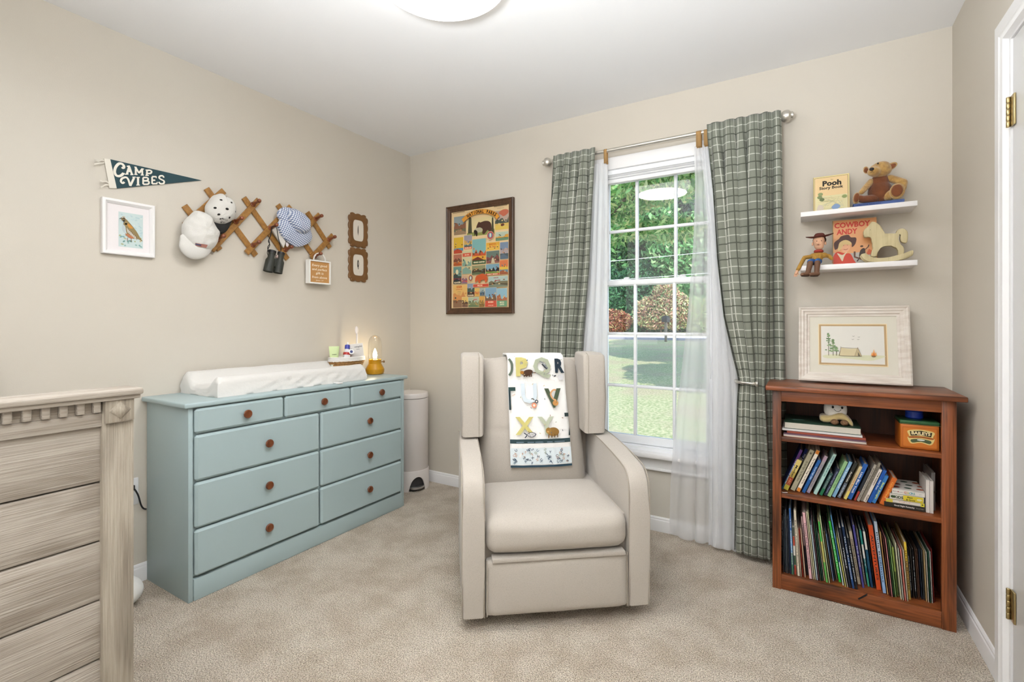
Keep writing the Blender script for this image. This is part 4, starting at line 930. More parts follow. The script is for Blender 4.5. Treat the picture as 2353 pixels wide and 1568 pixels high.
# upper compartment: flat books, plush, tin, blue jar
SH1 = .6685
def big(lab, px0, px1, z0, z1, col, y0=-.30, pr=None, rz=0, nm='large_book'):
    xa = W(px0, 1000, y=y0).x; xb_ = W(px1, 1000, y=y0).x
    return lying(nm, lab, xa, xb_, y0, y0+.22, z0, z1, col, pr, rz=rz)
z = SH1
big('thin white-edged magazine at the bottom of the flat pile in the bookcase', 1800, 1992, z, z+.007, '#ded5cf', -.305); z += .0073
big('thin plum picture book second in the flat pile', 1801, 1990, z, z+.007, '#6a4c5c', -.303, lambda c, w, h: None); z += .0073
big('red-brown picture book in the middle of the flat pile', 1808, 1990, z, z+.010, '#9b4a38', -.302, lambda c, w, h: None); z += .0103
big('thin silver-white book under the thick one of the flat pile', 1797, 1982, z, z+.009, '#d7d3d2', -.304, lambda c, w, h: None); z += .0093
t = big('thick dark green covered sketchbook on top of the flat pile', 1802, 1979, z, z+.028, '#2c4636', -.30); zt = z+.028
c = Canvas((W(1802, 1000, y=-.3).x+.02, -.295, zt+.0004), (1, 0, 0), (0, 1, 0), (0, 0, 1)); c.ell(.03, .07, .03, .012, '#6a8f86', a=.4); c.stroke([(.02, .16), (.16, .02)], .002, '#5b8a7c'); c.build('cover_print', t)
# smiling plush sweet
sm = thing('smiling_plush', 'small white smiling marshmallow plush on the green sketchbook', 'plush toy', (2.64, -.25, zt))
P_ = W(1920, 985, y=-.25)
mx_, my_ = P_.x, -.225
m_pl = mat('white_plush', '#f0ede8', .95, bump=.4, bscale=200, sheen=.5); m_cr = mat('biscuit_plush', '#c9b27c', .95, bump=.4, bscale=200, sheen=.5); m_ch = mat('chocolate_plush', '#2e1a14', .9, bump=.4, bscale=200); m_lg = mat('brown_cord', '#7d5c40', .9, bump=.9, bscale=250)
fuse(part('marshmallow_body', cushion(mx_-.042, mx_+.042, my_-.030, my_+.034, zt+.026, zt+.095, .026, cuts=8, amp=.001), m_pl, sm), .004)
bm = cushion(mx_-.058, mx_+.062, my_-.042, my_+.045, zt+.010, zt+.040, .014, cuts=8, amp=.001)
for v in bm.verts: v.co.z += -.018*((abs(v.co.x-mx_)/.06)**2)+.008*math.sin((v.co.x-mx_)*70)+.006; 
part('biscuit', bm, m_cr, sm, sharp=80)
bm = cushion(mx_-.040, mx_+.040, my_-.032, my_+.03, zt+.088, zt+.110, .010, cuts=8, amp=.001)
for v in bm.verts:
    if v.co.z < zt+.098: v.co.z += -.009*(.5+.5*math.sin((v.co.x-mx_)*110))
part('chocolate_top', bm, m_ch, sm, sharp=80)
for dx in (-.004, .030): part('foot', ell(BM(), (mx_+dx, my_-.046, zt+.0125), (.015, .017, .012)), m_lg, sm)
c = Canvas((mx_, my_-.0315, zt+.062), (1, 0, 0), (0, 0, 1), (0, -1, 0), lift=.001)
c.ell(-.010, .012, .0042, .0056, '#15120f'); c.ell(.023, .012, .0042, .0056, '#15120f'); c.stroke(catmull([(-.006, .004), (.0, -.003), (.007, -.006), (.014, -.003), (.020, .004)], 5, False), .0018, '#15120f'); c.build('face', sm)
# orange tin with green lid
tx0, tx1 = W(2068, 1000, y=-.30).x, W(2160, 1000, y=-.30).x
tn = thing('biscuit_tin', 'orange square tin with green lid and oval label in the bookcase', 'tin', ((tx0+tx1)/2, -.24, SH1))
m_tin = mat('orange_tin', '#c8742c', .35, .25, color2='#b9621f', vscale=3)
part('tin_body', mbox(tx0, tx1, -.30, -.17, SH1, SH1+.098, .006, 3), m_tin, tn)
part('lid', mbox(tx0-.001, tx1+.001, -.301, -.169, SH1+.098, SH1+.112, .004, 3), mat('green_tin', '#2f5a34', .35, .3), tn)
part('lid_bead', mbox(tx0-.002, tx1+.002, -.302, -.168, SH1+.0965, SH1+.0995, .001, 1), mat('brass', '#b59b5c', .28, 1), tn)
w_ = tx1-tx0; c = Canvas((tx0, -.3002, SH1), (1, 0, 0), (0, 0, 1), (0, -1, 0), lift=.0003)
for q, col in ((.008, '#a5521d'), (.0095, '#c8742c')): c.rect(q, q, w_-q, .09-q+.004, col)
cx_ = w_*.53
c.poly(catmull([(cx_-.04, .072), (cx_, .079), (cx_+.04, .072), (cx_+.036, .052), (cx_+.041, .044), (cx_+.030, .022), (cx_, .028), (cx_-.030, .022), (cx_-.041, .044), (cx_-.036, .052)], 4), '#d9c27c')
c.poly([(cx_-.034, .070), (cx_, .075), (cx_+.034, .070), (cx_+.031, .053), (cx_, .057), (cx_-.031, .053)], '#2c2418')
c.text('BAILEYS', cx_, .0645, .017, '#e6d6a6', bold=.04, width=.058)
c.poly(catmull([(cx_-.036, .050), (cx_, .054), (cx_+.036, .050), (cx_+.034, .043), (cx_, .047), (cx_-.034, .043)], 3), '#a8602c'); c.text('The Original Irish Cream', cx_, .0485, .005, '#3c2412', width=.056)
c.poly(catmull([(cx_-.030, .038), (cx_, .043), (cx_+.030, .038), (cx_+.026, .026), (cx_, .032), (cx_-.026, .026)], 3), '#4c5a3c'); c.ell(cx_, .0385, .012, .003, '#cdd3cf')
c.build('label', tn)
bj = thing('blue_jar', 'round blue jar standing on the green tin lid', 'jar', ((tx0+tx1)/2-.005, -.225, SH1+.112))
part('jar_body', lathe(BM(), [(.026, 0), (.029, .004), (.029, .028), (.026, .031)], 32, Matrix.Translation(((tx0+tx1)/2-.005, -.225, SH1+.1122))), mat('blue_plastic', '#1b3fae', .35), bj)
part('jar_lid', lathe(BM(), [(.0295, .031), (.0305, .033), (.0305, .041), (.001, .043)], 32, Matrix.Translation(((tx0+tx1)/2-.005, -.225, SH1+.1122))), mat('blue_plastic', '#1b3fae', .35), bj)
# ------------------------------------------------------------------ campsite picture leaning on the bookcase
def frame_bars(f, u0, u1, v0, v1, w, prof):
    """mitred moulding; prof = [(inset, height)]"""
    bm = BM(); rings = []
    for (su, sv, U, V) in ((1, 1, u0, v0), (-1, 1, u1, v0), (-1, -1, u1, v1), (1, -1, u0, v1)):
        rings.append([bm.verts.new(f(U+su*i*w, V+sv*i*w, h)) for i, h in prof])
    k = len(prof)
    for a in range(4):
        A, B = rings[a], rings[(a+1) % 4]
        for i in range(k): bm.faces.new((A[i], A[(i+1) % k], B[(i+1) % k], B[i]))
    return bm
cpx0, cpx1 = 2.548, 2.962; ph = .352; tilt = math.asin(.085/ph)
def fcamp(u, v, w): return Vector((u, -.118-w*math.cos(tilt)+v*math.sin(tilt), .8925+.004+v*math.cos(tilt)+w*math.sin(tilt)))
cpic = thing('campsite_picture', 'whitewashed framed campsite watercolour leaning on top of the bookcase', 'picture', (2.755, -.1, .8925))
m_ww = mat('whitewashed_frame', '#ded7cd', .6, bump=.3, bscale=60, color2='#cfc4b8', vscale=60, stretch=(.15, 1, 1))
part('frame', frame_bars(fcamp, cpx0, cpx1, 0, ph, 1, [(0, 0), (0, .020), (.006, .023), (.012, .018), (.018, .019), (.024, .014), (.032, .013), (.036, .008), (.040, .0075), (.044, .006), (.044, 0)]), m_ww, cpic, sharp=20)
bm = BM(); box(bm, cpx0+.03, cpx1-.03, -.001, .003, .03, ph-.03); 
for v in bm.verts: v.co = fcamp(v.co.x, v.co.z, v.co.y)
part('mat_board', bm, flat('#d6d1c2', .8), cpic)
g0 = fcamp(0, 0, .0035); ex = Vector((1, 0, 0)); ey = (fcamp(0, 1, 0)-fcamp(0, 0, 0)); nn = (fcamp(0, 0, 1)-fcamp(0, 0, 0))
c = Canvas(g0, ex, ey, nn); ux0, ux1, vy0, vy1 = cpx0+.082, cpx1-.082, .082, ph-.082
c.rect(ux0-.003, vy0-.003, ux1+.003, vy1+.003, '#e9d3a6'); c.rect(ux0, vy0, ux1, vy1, '#b1946a'); c.rect(ux0+.0075, vy0+.0075, ux1-.0075, vy1-.0075, '#d9d6cd')
U = lambda s: ux0+(ux1-ux0)*s; V = lambda s: vy0+(vy1-vy0)*s
c.poly(catmull([(U(.06), V(.22)), (U(.3), V(.26)), (U(.6), V(.25)), (U(.95), V(.25)), (U(.94), V(.2)), (U(.75), V(.12)), (U(.4), V(.16)), (U(.12), V(.15))], 4), '#cfcfae')
for s, h, bw in ((.145, .80, .055), (.215, .66, .035), (.265, .45, .028)):
    c.stroke([(U(s), V(.22)), (U(s), V(h-.1))], .0022, '#5c5341')
    for i in range(26):
        q = rr.random(); vv = .32+(h-.34)*q; c.ell(U(s+bw*(1-q*.85)*rr.uniform(-1, 1)), V(vv), .0045, .0028, rr.choice(['#7f9a6b', '#95ab7d', '#6d8a60']), n=7, bump=(i % 5 == 0))
c.poly([(U(.31), V(.22)), (U(.335), V(.42)), (U(.46), V(.395)), (U(.585), V(.41)), (U(.535), V(.22))], '#cdbf99'); c.poly([(U(.535), V(.22)), (U(.585), V(.41)), (U(.64), V(.22))], '#b9a883'); c.poly([(U(.585), V(.22)), (U(.585), V(.33)), (U(.62), V(.22))], '#6b5f4c')
for a_, b_ in (((.31, .22), (.335, .45)), ((.535, .22), (.585, .44)), ((.585, .42), (.64, .22)), ((.31, .22), (.64, .22)), ((.335, .42), (.585, .41)), ((.335, .42), (.30, .22))): c.stroke([(U(a_[0]), V(a_[1])), (U(b_[0]), V(b_[1]))], .0012, '#7a6a55')
for s, t_ in ((.52, .70), (.60, .68), (.51, .62), (.59, .62)): c.stroke([(U(s-.012), V(t_+.012)), (U(s), V(t_)), (U(s+.02), V(t_+.012))], .0012, '#4a443c')
c.ell(U(.81), V(.23), .008, .0035, '#7c5b2f'); c.poly([(U(.77), V(.24)), (U(.79), V(.33)), (U(.80), V(.29)), (U(.815), V(.40)), (U(.83), V(.29)), (U(.845), V(.33)), (U(.855), V(.24))], '#d99a55'); c.poly([(U(.79), V(.24)), (U(.815), V(.33)), (U(.835), V(.24))], '#c8702f')
c.build('watercolour', cpic, rough=.5)
# ------------------------------------------------------------------ two floating shelves and what stands on them
m_sh = mat('white_shelf_lacquer', '#efecec', .4)
SA, SB_ = 1.679, 1.431
tag(rebase(part('floating_shelf', mbox(2.556, 2.975, -.146, -.001, SA-.0215, SA, .0015), m_sh)), 'upper white floating shelf holding the storybook and the bear', 'shelf')
tag(rebase(part('floating_shelf', mbox(2.556, 2.975, -.146, -.001, SB_-.0225, SB_, .0015), m_sh)), 'lower white floating shelf holding the cowboy doll and the rocking horse', 'shelf')
def standing_cover(name, label, pxl, pxr, ytop_l, ybase, ys, zb, back, edge, paint, spine=None, th=.014):
    xl, xr = W(pxl, ybase, y=ys).x, W(pxr, ybase, y=ys).x; w = xr-xl
    return xl, w
# pale storybook
ysb = -.085
xl, xr = W(1869, 480, y=ysb).x, W(1953, 470, y=ysb).x; hB = W(1869, 405, y=ysb).z-SA
tl_ = math.atan2(.035, hB)
sb = thing('storybook', 'cream storybook standing at the left of the upper shelf', 'book', ((xl+xr)/2, ysb, SA))
Ms = Matrix.Translation((xl, ysb, SA+.0015)) @ Matrix.Rotation(-tl_*.8, 4, 'X')
wB = xr-xl; bm = BM(); box(bm, 0, wB, 0, .002, 0, hB, .001, 1); box(bm, 0, wB, .010, .012, 0, hB, .001, 1); box(bm, 0, .003, 0, .012, 0, hB, .001, 1); bm.transform(Ms)
part('cover', bm, flat('#dcc98c', .45), sb); part('pages', mbox(.003, wB-.002, .002, .010, .002, hB-.002, M=Ms), flat('#dccf9e', .9), sb)
R3 = Ms.to_3x3(); c = Canvas(Ms @ Vector((0, 0, 0)), R3 @ Vector((1, 0, 0)), R3 @ Vector((0, 0, 1)), R3 @ Vector((0, -1, 0)), lift=.0003)
c.rect(.005, .001, wB-.006, hB-.006, '#3c3528'); c.rect(.0062, .002, wB-.0072, hB-.0072, '#e2c493'); c.rect(.0075, .003, wB-.0085, hB*.45, '#d9cfa0')
c.text('The', wB*.52, hB*.885, .006, '#2a241c', bold=.01); c.text('Pooh', wB*.52, hB*.79, .034, '#231c15', bold=.045, width=wB*.52); c.text('Story Book', wB*.50, hB*.655, .019, '#231c15', bold=.03, width=wB*.66)
for i in range(30): c.stroke([(wB*rr.uniform(.1, .85), hB*rr.uniform(.06, .45))]*1+[(wB*rr.uniform(.1, .85), hB*rr.uniform(.06, .45))], .0006, rr.choice(['#9aa57c', '#b9a77c', '#8fa0a0', '#c9bd92']), bump=(i % 6 == 0))
for s, t_, col in ((.18, .42, '#7d8a5c'), (.24, .35, '#69754c'), (.86, .38, '#8c9860'), (.2, .5, '#8a9464')): c.ell(wB*s, hB*t_, .010, .008, col)
c.poly(catmull([(wB*.1, hB*.03), (wB*.28, hB*.06), (wB*.26, hB*.18), (wB*.14, hB*.2)], 3), '#cdbfae'); c.poly(catmull([(wB*.5, hB*.1), (wB*.62, hB*.2), (wB*.75, hB*.12), (wB*.62, hB*.04)], 3), '#7f98bb')
c.build('cover_print', sb, rough=.4)
# blue book lying under the bear
xa, xb_ = W(1960, 470, y=-.13).x, W(2078, 452, y=-.13).x
t = lying('blue_book', 'blue cloth-bound book lying on the upper shelf under the bear', xa, xb_, -.135, -.02, SA+.0005, SA+.0145, '#34518f', lambda c, w, h: (c.rect(0, 0, .004, h, '#1f3268'), c.text('HERITAGE READERS', w*.30, h*.5, .007, '#1b2b5c', width=w*.5, bold=.02), c.text('IV', w*.94, h*.5, .007, '#1b2b5c')))
# teddy bear
zb_ = SA+.0148
m_fur = mat('golden_bear_plush', '#c39a55', .95, bump=1, bscale=260, sheen=.6, color2='#a67c3c', vscale=60)
m_brn = mat('brown_bear_felt', '#7c4522', .95, bump=.5, bscale=160, sheen=.4, color2='#65361a', vscale=20)
be = thing('teddy_bear', 'brown and gold jointed teddy bear sitting on the upper shelf', 'teddy bear', (2.85, -.08, zb_))
def bx_(px, py, y): return W(px, py, y=y)
hd = bx_(2021, 391, -.102); bd = bx_(2022, 430, -.085)
def bel(name, parts_, m_, par, vx=.003):
    bm = BM()
    for c_, r_, *rt in parts_: ell(bm, c_, r_, Matrix.Rotation(rt[0], 4, 'Y') if rt else None)
    o = part(name, bm, m_, par); fuse(o, vx); return o
bel('torso', [((bd.x, bd.y, zb_+.052), (.045, .040, .052)), ((bd.x, bd.y, zb_+.096), (.034, .030, .036)), ((hd.x, bd.y-.006, zb_+.125), (.020, .020, .02))], m_brn, be)
bel('head', [((hd.x+.002, hd.y, hd.z), (.043, .034, .033)), ((hd.x-.022, hd.y-.026, hd.z-.010), (.025, .024, .021)), ((hd.x+.006, hd.y-.004, hd.z+.014), (.032, .026, .022))], m_fur, be)
for px, py, rx_, rz_, rt in ((1990, 391, .011, .017, -.15), (2047, 383, .026, .015, -.55)):
    e = bx_(px, py, hd.y-.004); ear = bel('ear', [(e, (rx_, .008, rz_), rt)], m_fur, be, .0022)
    part('inner_ear', ell(BM(), e+Vector((0, -.0058, -.002)), (rx_*.72, .004, rz_*.66), Matrix.Rotation(rt, 4, 'Y')), m_brn, ear)
q = bx_(2003, 388.5, hd.y-.052); part('nose', ell(BM(), (q.x, q.y+.002, q.z), (.0088, .005, .0072)), mat('black_floss', '#17110e', .5), be)
for px, py in ((2017.5, 375.5),):
    q = bx_(px, py, hd.y-.033); part('eye', ell(BM(), (q.x, q.y+.001, q.z), (.0036, .0036, .0036)), mat('black_glass', '#0c0a0a', .1), be)
q = bx_(2004, 391.5, hd.y-.052); c = Canvas((q.x, q.y+.0005, q.z), (1, 0, 0), (0, 0, 1), (0, -1, 0)); c.stroke([(0, 0), (0, -.007)], .0013, '#1c1410'); c.stroke([(-.007, -.010), (0, -.007), (.008, -.010)], .0013, '#1c1410'); c.build('mouth_stitch', be)
def limb(name, pts, rs, mt_):
    bm = BM(); [capsule(bm, p, q, a, b_) for p, q, a, b_ in zip(pts, pts[1:], rs, rs[1:])]; o = part(name, bm, mt_, be); fuse(o, .003); return o
limb('arm', [(bd.x-.032, bd.y-.006, zb_+.100), (bd.x-.058, bd.y-.030, zb_+.066), (bd.x-.070, bd.y-.044, zb_+.050)], [.014, .013, .011], m_fur)
limb('arm', [(bd.x+.034, bd.y-.002, zb_+.106), (bd.x+.078, bd.y-.014, zb_+.078), (bd.x+.076, bd.y-.022, zb_+.052)], [.016, .0165, .014], m_fur)
limb('leg', [(bd.x-.022, bd.y-.018, zb_+.020), (bd.x-.066, bd.y-.036, zb_+.019), (bd.x-.076, bd.y-.040, zb_+.024)], [.019, .016, .015], m_brn)
f1 = bel('foot', [((bd.x-.088, bd.y-.044, zb_+.026), (.014, .012, .026), .15)], m_fur, be, .0025); part('foot_pad', ell(BM(), (bd.x-.0885, bd.y-.0535, zb_+.026), (.010, .005, .020), Matrix.Rotation(.15, 4, 'Y')), m_brn, f1)
limb('leg', [(bd.x+.028, bd.y-.018, zb_+.026), (bd.x+.050, bd.y-.034, zb_+.032)], [.022, .020], m_fur)
f2 = bel('foot', [((bd.x+.054, bd.y-.046, zb_+.036), (.028, .014, .034), .1)], m_fur, be, .0025); part('foot_pad', ell(BM(), (bd.x+.052, bd.y-.0575, zb_+.037), (.020, .006, .026), Matrix.Rotation(.1, 4, 'Y')), m_brn, f2)
# cowboy picture book
yc = -.075; xl, xr = W(1914, 604, y=yc).x, W(2016, 600, y=yc).x; hC = W(1914, 506, y=yc).z-SB_; wC = xr-xl
cb = thing('cowboy_book', 'orange cowboy storybook standing on the lower shelf behind the rocking horse', 'book', ((xl+xr)/2, yc, SB_))
Ms = Matrix.Translation((xl, yc, SB_+.0015)) @ Matrix.Rotation(-.12, 4, 'X')
part('cover', mbox(0, wC, 0, .006, 0, hC, .0008, 1, M=Ms), flat('#d2935c', .4), cb); part('spine', mbox(-.0015, .002, -.0008, .0068, 0, hC, .0006, 1, M=Ms), flat('#8f7a4c', .4), cb)
R3 = Ms.to_3x3(); c = Canvas(Ms @ Vector((0, 0, 0)), R3 @ Vector((1, 0, 0)), R3 @ Vector((0, 0, 1)), R3 @ Vector((0, -1, 0)), lift=.0003)
c.text('COWBOY', wC*.45, hC*.885, .034, '#bf3526', bold=.035, width=wC*.82); c.text('ANDY', wC*.33, hC*.735, .034, '#bf3526', bold=.035, width=wC*.48)
pC = lambda L_: [(wC*a, hC*b_) for a, b_ in L_]
c.poly(pC([(.0, .0), (.98, .0), (.98, .2), (.6, .26), (.3, .24), (.0, .28)]), '#a9a39a'); c.poly(pC([(.75, .2), (.82, .32), (.9, .27), (.98, .34), (.98, .18)]), '#c05a34')
c.poly(catmull(pC([(.02, .0), (.02, .22), (.12, .30), (.28, .25), (.40, .24), (.48, .1), (.5, .0)]), 3), '#c03b24')
c.poly(catmull(pC([(.10, .27), (.22, .22), (.33, .29), (.26, .18), (.22, .08), (.16, .17)]), 3), '#cdbfa0')
c.ell(wC*.29, hC*.40, .019, .026, '#d9a07a'); c.poly(catmull(pC([(.12, .32), (.14, .50), (.30, .55), (.42, .50), (.40, .43), (.26, .45), (.20, .36)]), 3), '#cfb27a')
c.poly(catmull(pC([(.04, .36), (.03, .50), (.14, .58), (.20, .64), (.36, .66), (.42, .60), (.54, .58), (.52, .45), (.44, .38), (.43, .48), (.30, .55), (.16, .50), (.12, .38), (.08, .35)]), 3), '#4a2a20')
for s, t_ in ((.25, .43), (.34, .43)): c.ell(wC*s, hC*t_, .0017, .001, '#4a2c20', n=8)
c.stroke(pC([(.25, .345), (.30, .33), (.35, .35)]), .0018, '#8e3226')
c.poly(catmull(pC([(.60, .14), (.63, .3), (.72, .34), (.74, .24), (.70, .12)]), 3), '#3c2c22'); c.ell(wC*.66, hC*.385, .006, .004, '#4a3020'); c.stroke(pC([(.72, .3), (.80, .36), (.82, .41)]), .003, '#3c2c22'); c.stroke(pC([(.62, .14), (.55, .06)]), .004, '#2c2420'); c.stroke(pC([(.50, .28), (.50, .16), (.66, .1)]), .007, '#5c3a28')
c.build('cover_print', cb, rough=.4)
# rocking horse: cut board body on two rockers
Hz = zc(1810, 350, 5.06)
yh = -.105
def hp_(pts, y): return [(W(*Hz(*p), y=y).x, W(*Hz(*p), y=y).z) for p in pts]
m_hw = wood('pale_birch', '#cdbf96', '#b3a47c', 2, 2, .6, .9, 60, .2)
rh = thing('rocking_horse', 'pale wooden rocking horse on the right of the lower shelf', 'toy horse', (2.88, -.1, SB_))
body = [(965, 818), (1010, 815), (1065, 850), (1105, 905), (1122, 955), (1200, 948), (1262, 950), (1262, 925), (1290, 897), (1340, 893), (1380, 915), (1394, 960), (1385, 1050), (1345, 1056), (1310, 1035), (1306, 985), (1312, 960), (1300, 955), (1286, 965), (1284, 1050), (1335, 1095), (1352, 1150), (1330, 1205), (1278, 1200), (1285, 1140), (1255, 1120), (1205, 1085), (1120, 1095), (1070, 1115), (1045, 1165), (1030, 1215), (960, 1212), (985, 1150), (990, 1090), (975, 1040), (962, 985), (925, 992), (885, 985), (880, 925), (905, 890), (945, 860)]
bo = hp_(body, yh)
part('body_board', prism(BM(), catmull(bo, 2), FB, .092, .116, .002, 2), m_hw, rh, sharp=50)
c = Canvas((0, -.116, 0), (1, 0, 0), (0, 0, 1), (0, -1, 0), lift=.0002); e = hp_([(960, 902)], yh-.011)[0]; c.ell(e[0], e[1], .0011, .0013, '#3a3428', n=8); c.build('eye', rh)
rk = [(848, 1185), (900, 1165), (930, 1180), (960, 1205), (1080, 1222), (1200, 1205), (1330, 1172), (1440, 1132), (1458, 1150), (1440, 1195), (1330, 1235), (1200, 1258), (1060, 1265), (950, 1262), (890, 1240)]
ro = hp_(rk, yh-.02); zmin = min(p[1] for p in ro)
for w0 in (.074, .122):
    part('rocker', prism(BM(), catmull([(u, v-zmin+SB_+.0008) for u, v in ro], 3), FB, w0, w0+.011, .0015, 2), m_hw, rh, sharp=50)
for px_ in (1000, 1310):
    q = hp_([(px_, 1215)], yh)[0]; part('dowel', tube(BM(), [(q[0], -.076, SB_+.013), (q[0], -.131, SB_+.013)], .004, 12), m_hw, rh)
# small cloth cowboy doll sitting on the edge of the lower shelf (plain and generic)
D = zc(1810, 350, 5.06)
def dp(x, y, yy): return W(*D(x, y), y=yy)
m_skin = mat('doll_cloth_skin', '#d8a98a', .8); m_hat = mat('doll_brown_felt', '#5d2a20', .85, bump=.4, bscale=150); m_tan = mat('doll_tan_shirt', '#b58a3c', .9, bump=.4, bscale=160, color2='#9a7230', vscale=200); m_jean = mat('doll_blue_trousers', '#2e5f9e', .9, bump=.4, bscale=160); m_boot = mat('doll_brown_boots', '#6b4a35', .7)
dl = thing('cowboy_doll', 'plain cloth cowboy doll with brown hat sitting on the end of the lower shelf', 'doll', (2.60, -.12, SB_))
neck = dp(360, 1150, -.118); hip = dp(325, 1275, -.112); hip.z = SB_+.020; head = dp(364, 1062, -.122)
o = part('torso', capsule(capsule(BM(), hip, neck+Vector((-.002, .006, -.022)), .022, .022), neck+Vector((-.022, .006, -.020)), neck+Vector((.022, .006, -.020)), .013, .013), m_tan, dl); fuse(o, .003)
part('neckerchief', lathe(BM(), [(.015, 0), (.020, .005), (.017, .013), (.011, .015)], 20, Matrix.Translation(neck+Vector((0, .004, -.008)))), flat('#9c3326', .8), dl)
o = part('head', capsule(ell(BM(), head+Vector((-.006, -.023, -.005)), (.0045, .008, .006)), head+Vector((0, 0, .014)), head+Vector((0, 0, -.010)), .0245, .020), m_skin, dl); fuse(o, .0028)
part('ear', ell(ell(BM(), head+Vector((.025, .004, 0)), (.004, .005, .009)), head+Vector((-.025, .004, 0)), (.004, .005, .009)), m_skin, dl)
part('hair', ell(BM(), head+Vector((.002, .006, .016)), (.0268, .0232, .022)), flat('#3c2418', .9), dl)
c = Canvas(head+Vector((0, -.0245, 0)), (1, 0, 0), (0, 0, 1), (0, -1, 0), lift=.0012); c.ell(-.009, .008, .0018, .0022, '#2a1a14', n=10); c.ell(.009, .008, .0018, .0022, '#2a1a14', n=10); c.stroke([(-.006, -.009), (0, -.011), (.006, -.009)], .0013, '#9a4a3c'); c.build('stitched_face', dl)
hz0 = head+Vector((.002, .001, .028))
bm = BM(); rings = []
for r_, zz in ((.022, .0), (.034, -.0010), (.049, .002), (.051, .005), (.034, .004), (.022, .005)):
    rings.append([bm.verts.new(hz0+Vector((r_*1.08*math.cos(a), r_*.70*math.sin(a), zz+(.006*(math.cos(a)**2)*(r_/.05)**2)+.004*math.cos(a)*(r_/.05)+.003*math.sin(a)*(r_/.05)))) for a in [k*2*math.pi/32 for k in range(32)]])
for A, B in zip(rings, rings[1:]+rings[:1]):
    for k in range(32): bm.faces.new((A[k], A[(k+1) % 32], B[(k+1) % 32], B[k]))
part('hat_brim', bm, m_hat, dl, sharp=60)
part('hat_crown', relief(BM(), [(hz0.x+.024*math.cos(a), hz0.y+.019*math.sin(a)) for a in [k*2*math.pi/24 for k in range(24)]], lambda u, v, w: Vector((u, v, w)), hz0.z, .020, prof=lambda r, a: (1-r**5)*(.86+.14*min(1, r*2))), m_hat, dl)
o = part('arm', capsule(capsule(BM(), neck+Vector((-.024, .004, -.022)), dp(195, 1225, -.12), .0095, .009), dp(195, 1225, -.12), dp(118, 1368, -.155), .009, .0085), m_tan, dl); fuse(o, .0025)
hnd = dp(98, 1408, -.157)
bm = capsule(BM(), dp(114, 1375, -.156), hnd, .0062, .0068)
for i in range(4): capsule(bm, hnd+Vector((-.005+.0033*i, 0, 0)), hnd+Vector((-.008+.0038*i, -.001, -.014-.0015*(i in (1, 2)))), .0020, .0016, 8)
capsule(bm, hnd+Vector((.005, 0, .003)), hnd+Vector((.011, -.001, -.007)), .0022, .0017, 8); part('hand', bm, m_skin, dl)
o = part('arm', capsule(capsule(BM(), neck+Vector((.024, .004, -.022)), dp(478, 1205, -.10), .0095, .009), dp(478, 1205, -.10), dp(512, 1255, -.112)+Vector((0, 0, .006)), .009, .0075), m_tan, dl); fuse(o, .0025)
for kx, s in ((262, -1), (345, 1)):
    kn = dp(kx, 1290, -.158); kn.z = max(kn.z, SB_+.014); part('thigh', capsule(BM(), hip+Vector((.010*s, -.004, 0)), kn, .0155, .013), m_jean, dl)
    an_ = dp(kx-28 if s < 0 else kx-8, 1405, -.170); o = part('boot', capsule(capsule(BM(), kn+Vector((0, -.004, -.004)), an_, .0125, .010), an_+Vector((.004, 0, -.004)), an_+Vector((-.022, -.016, -.007)), .0095, .0085), m_boot, dl); fuse(o, .0025)
    part('boot_sole', ell(BM(), an_+Vector((-.010, -.009, -.0145)), (.019, .012, .0028), Matrix.Rotation(.6, 4, 'Z')), flat('#3c2a20', .7), o)
# ------------------------------------------------------------------ framed poster on the window wall
m_wal = wood('walnut_frame', '#5a3d28', '#3a2616', 2, 3, .4, .8)
po = thing('framed_poster', 'walnut framed vintage parks poster collage on the window wall', 'picture', (.647, -.01, 1.233))
U0, U1, V0, V1 = .365, .929, 1.233, 2.002
part('frame', frame_bars(FB, U0, U1, V0, V1, 1, [(0, .001), (0, .022), (.006, .026), (.014, .020), (.022, .019), (.028, .015), (.038, .014), (.041, .009), (.041, .001)]), m_wal, po, sharp=20)
bm = BM(); prism(bm, [(U0+.03, V0+.03), (U1-.03, V0+.03), (U1-.03, V1-.03), (U0+.03, V1-.03)], FB, .002, .008); part('backing_board', bm, flat('#e3c99a', .7), po)
a0, a1, b0, b1 = U0+.041, U1-.041, V0+.041, V1-.041; PW, PH = a1-a0, b1-b0
c = Canvas((a0, -.0081, b0), (1, 0, 0), (0, 0, 1), (0, -1, 0), lift=.0003, step=.00008)
c.rect(0, 0, PW, PH, '#e4c89a')
ZA = zc(1000, 430, 5.059)
def pz(x, y): p = W(*ZA(x, y), y=-.0081); return (p.x-a0, p.z-b0)
def pr_(x0, y0, x1, y1):      # a panel measured in the zoomed photo: opposite corners
    q0, q1 = pz(x0, y1), pz(x1, y0); return q0[0], q0[1], q1[0], q1[1]
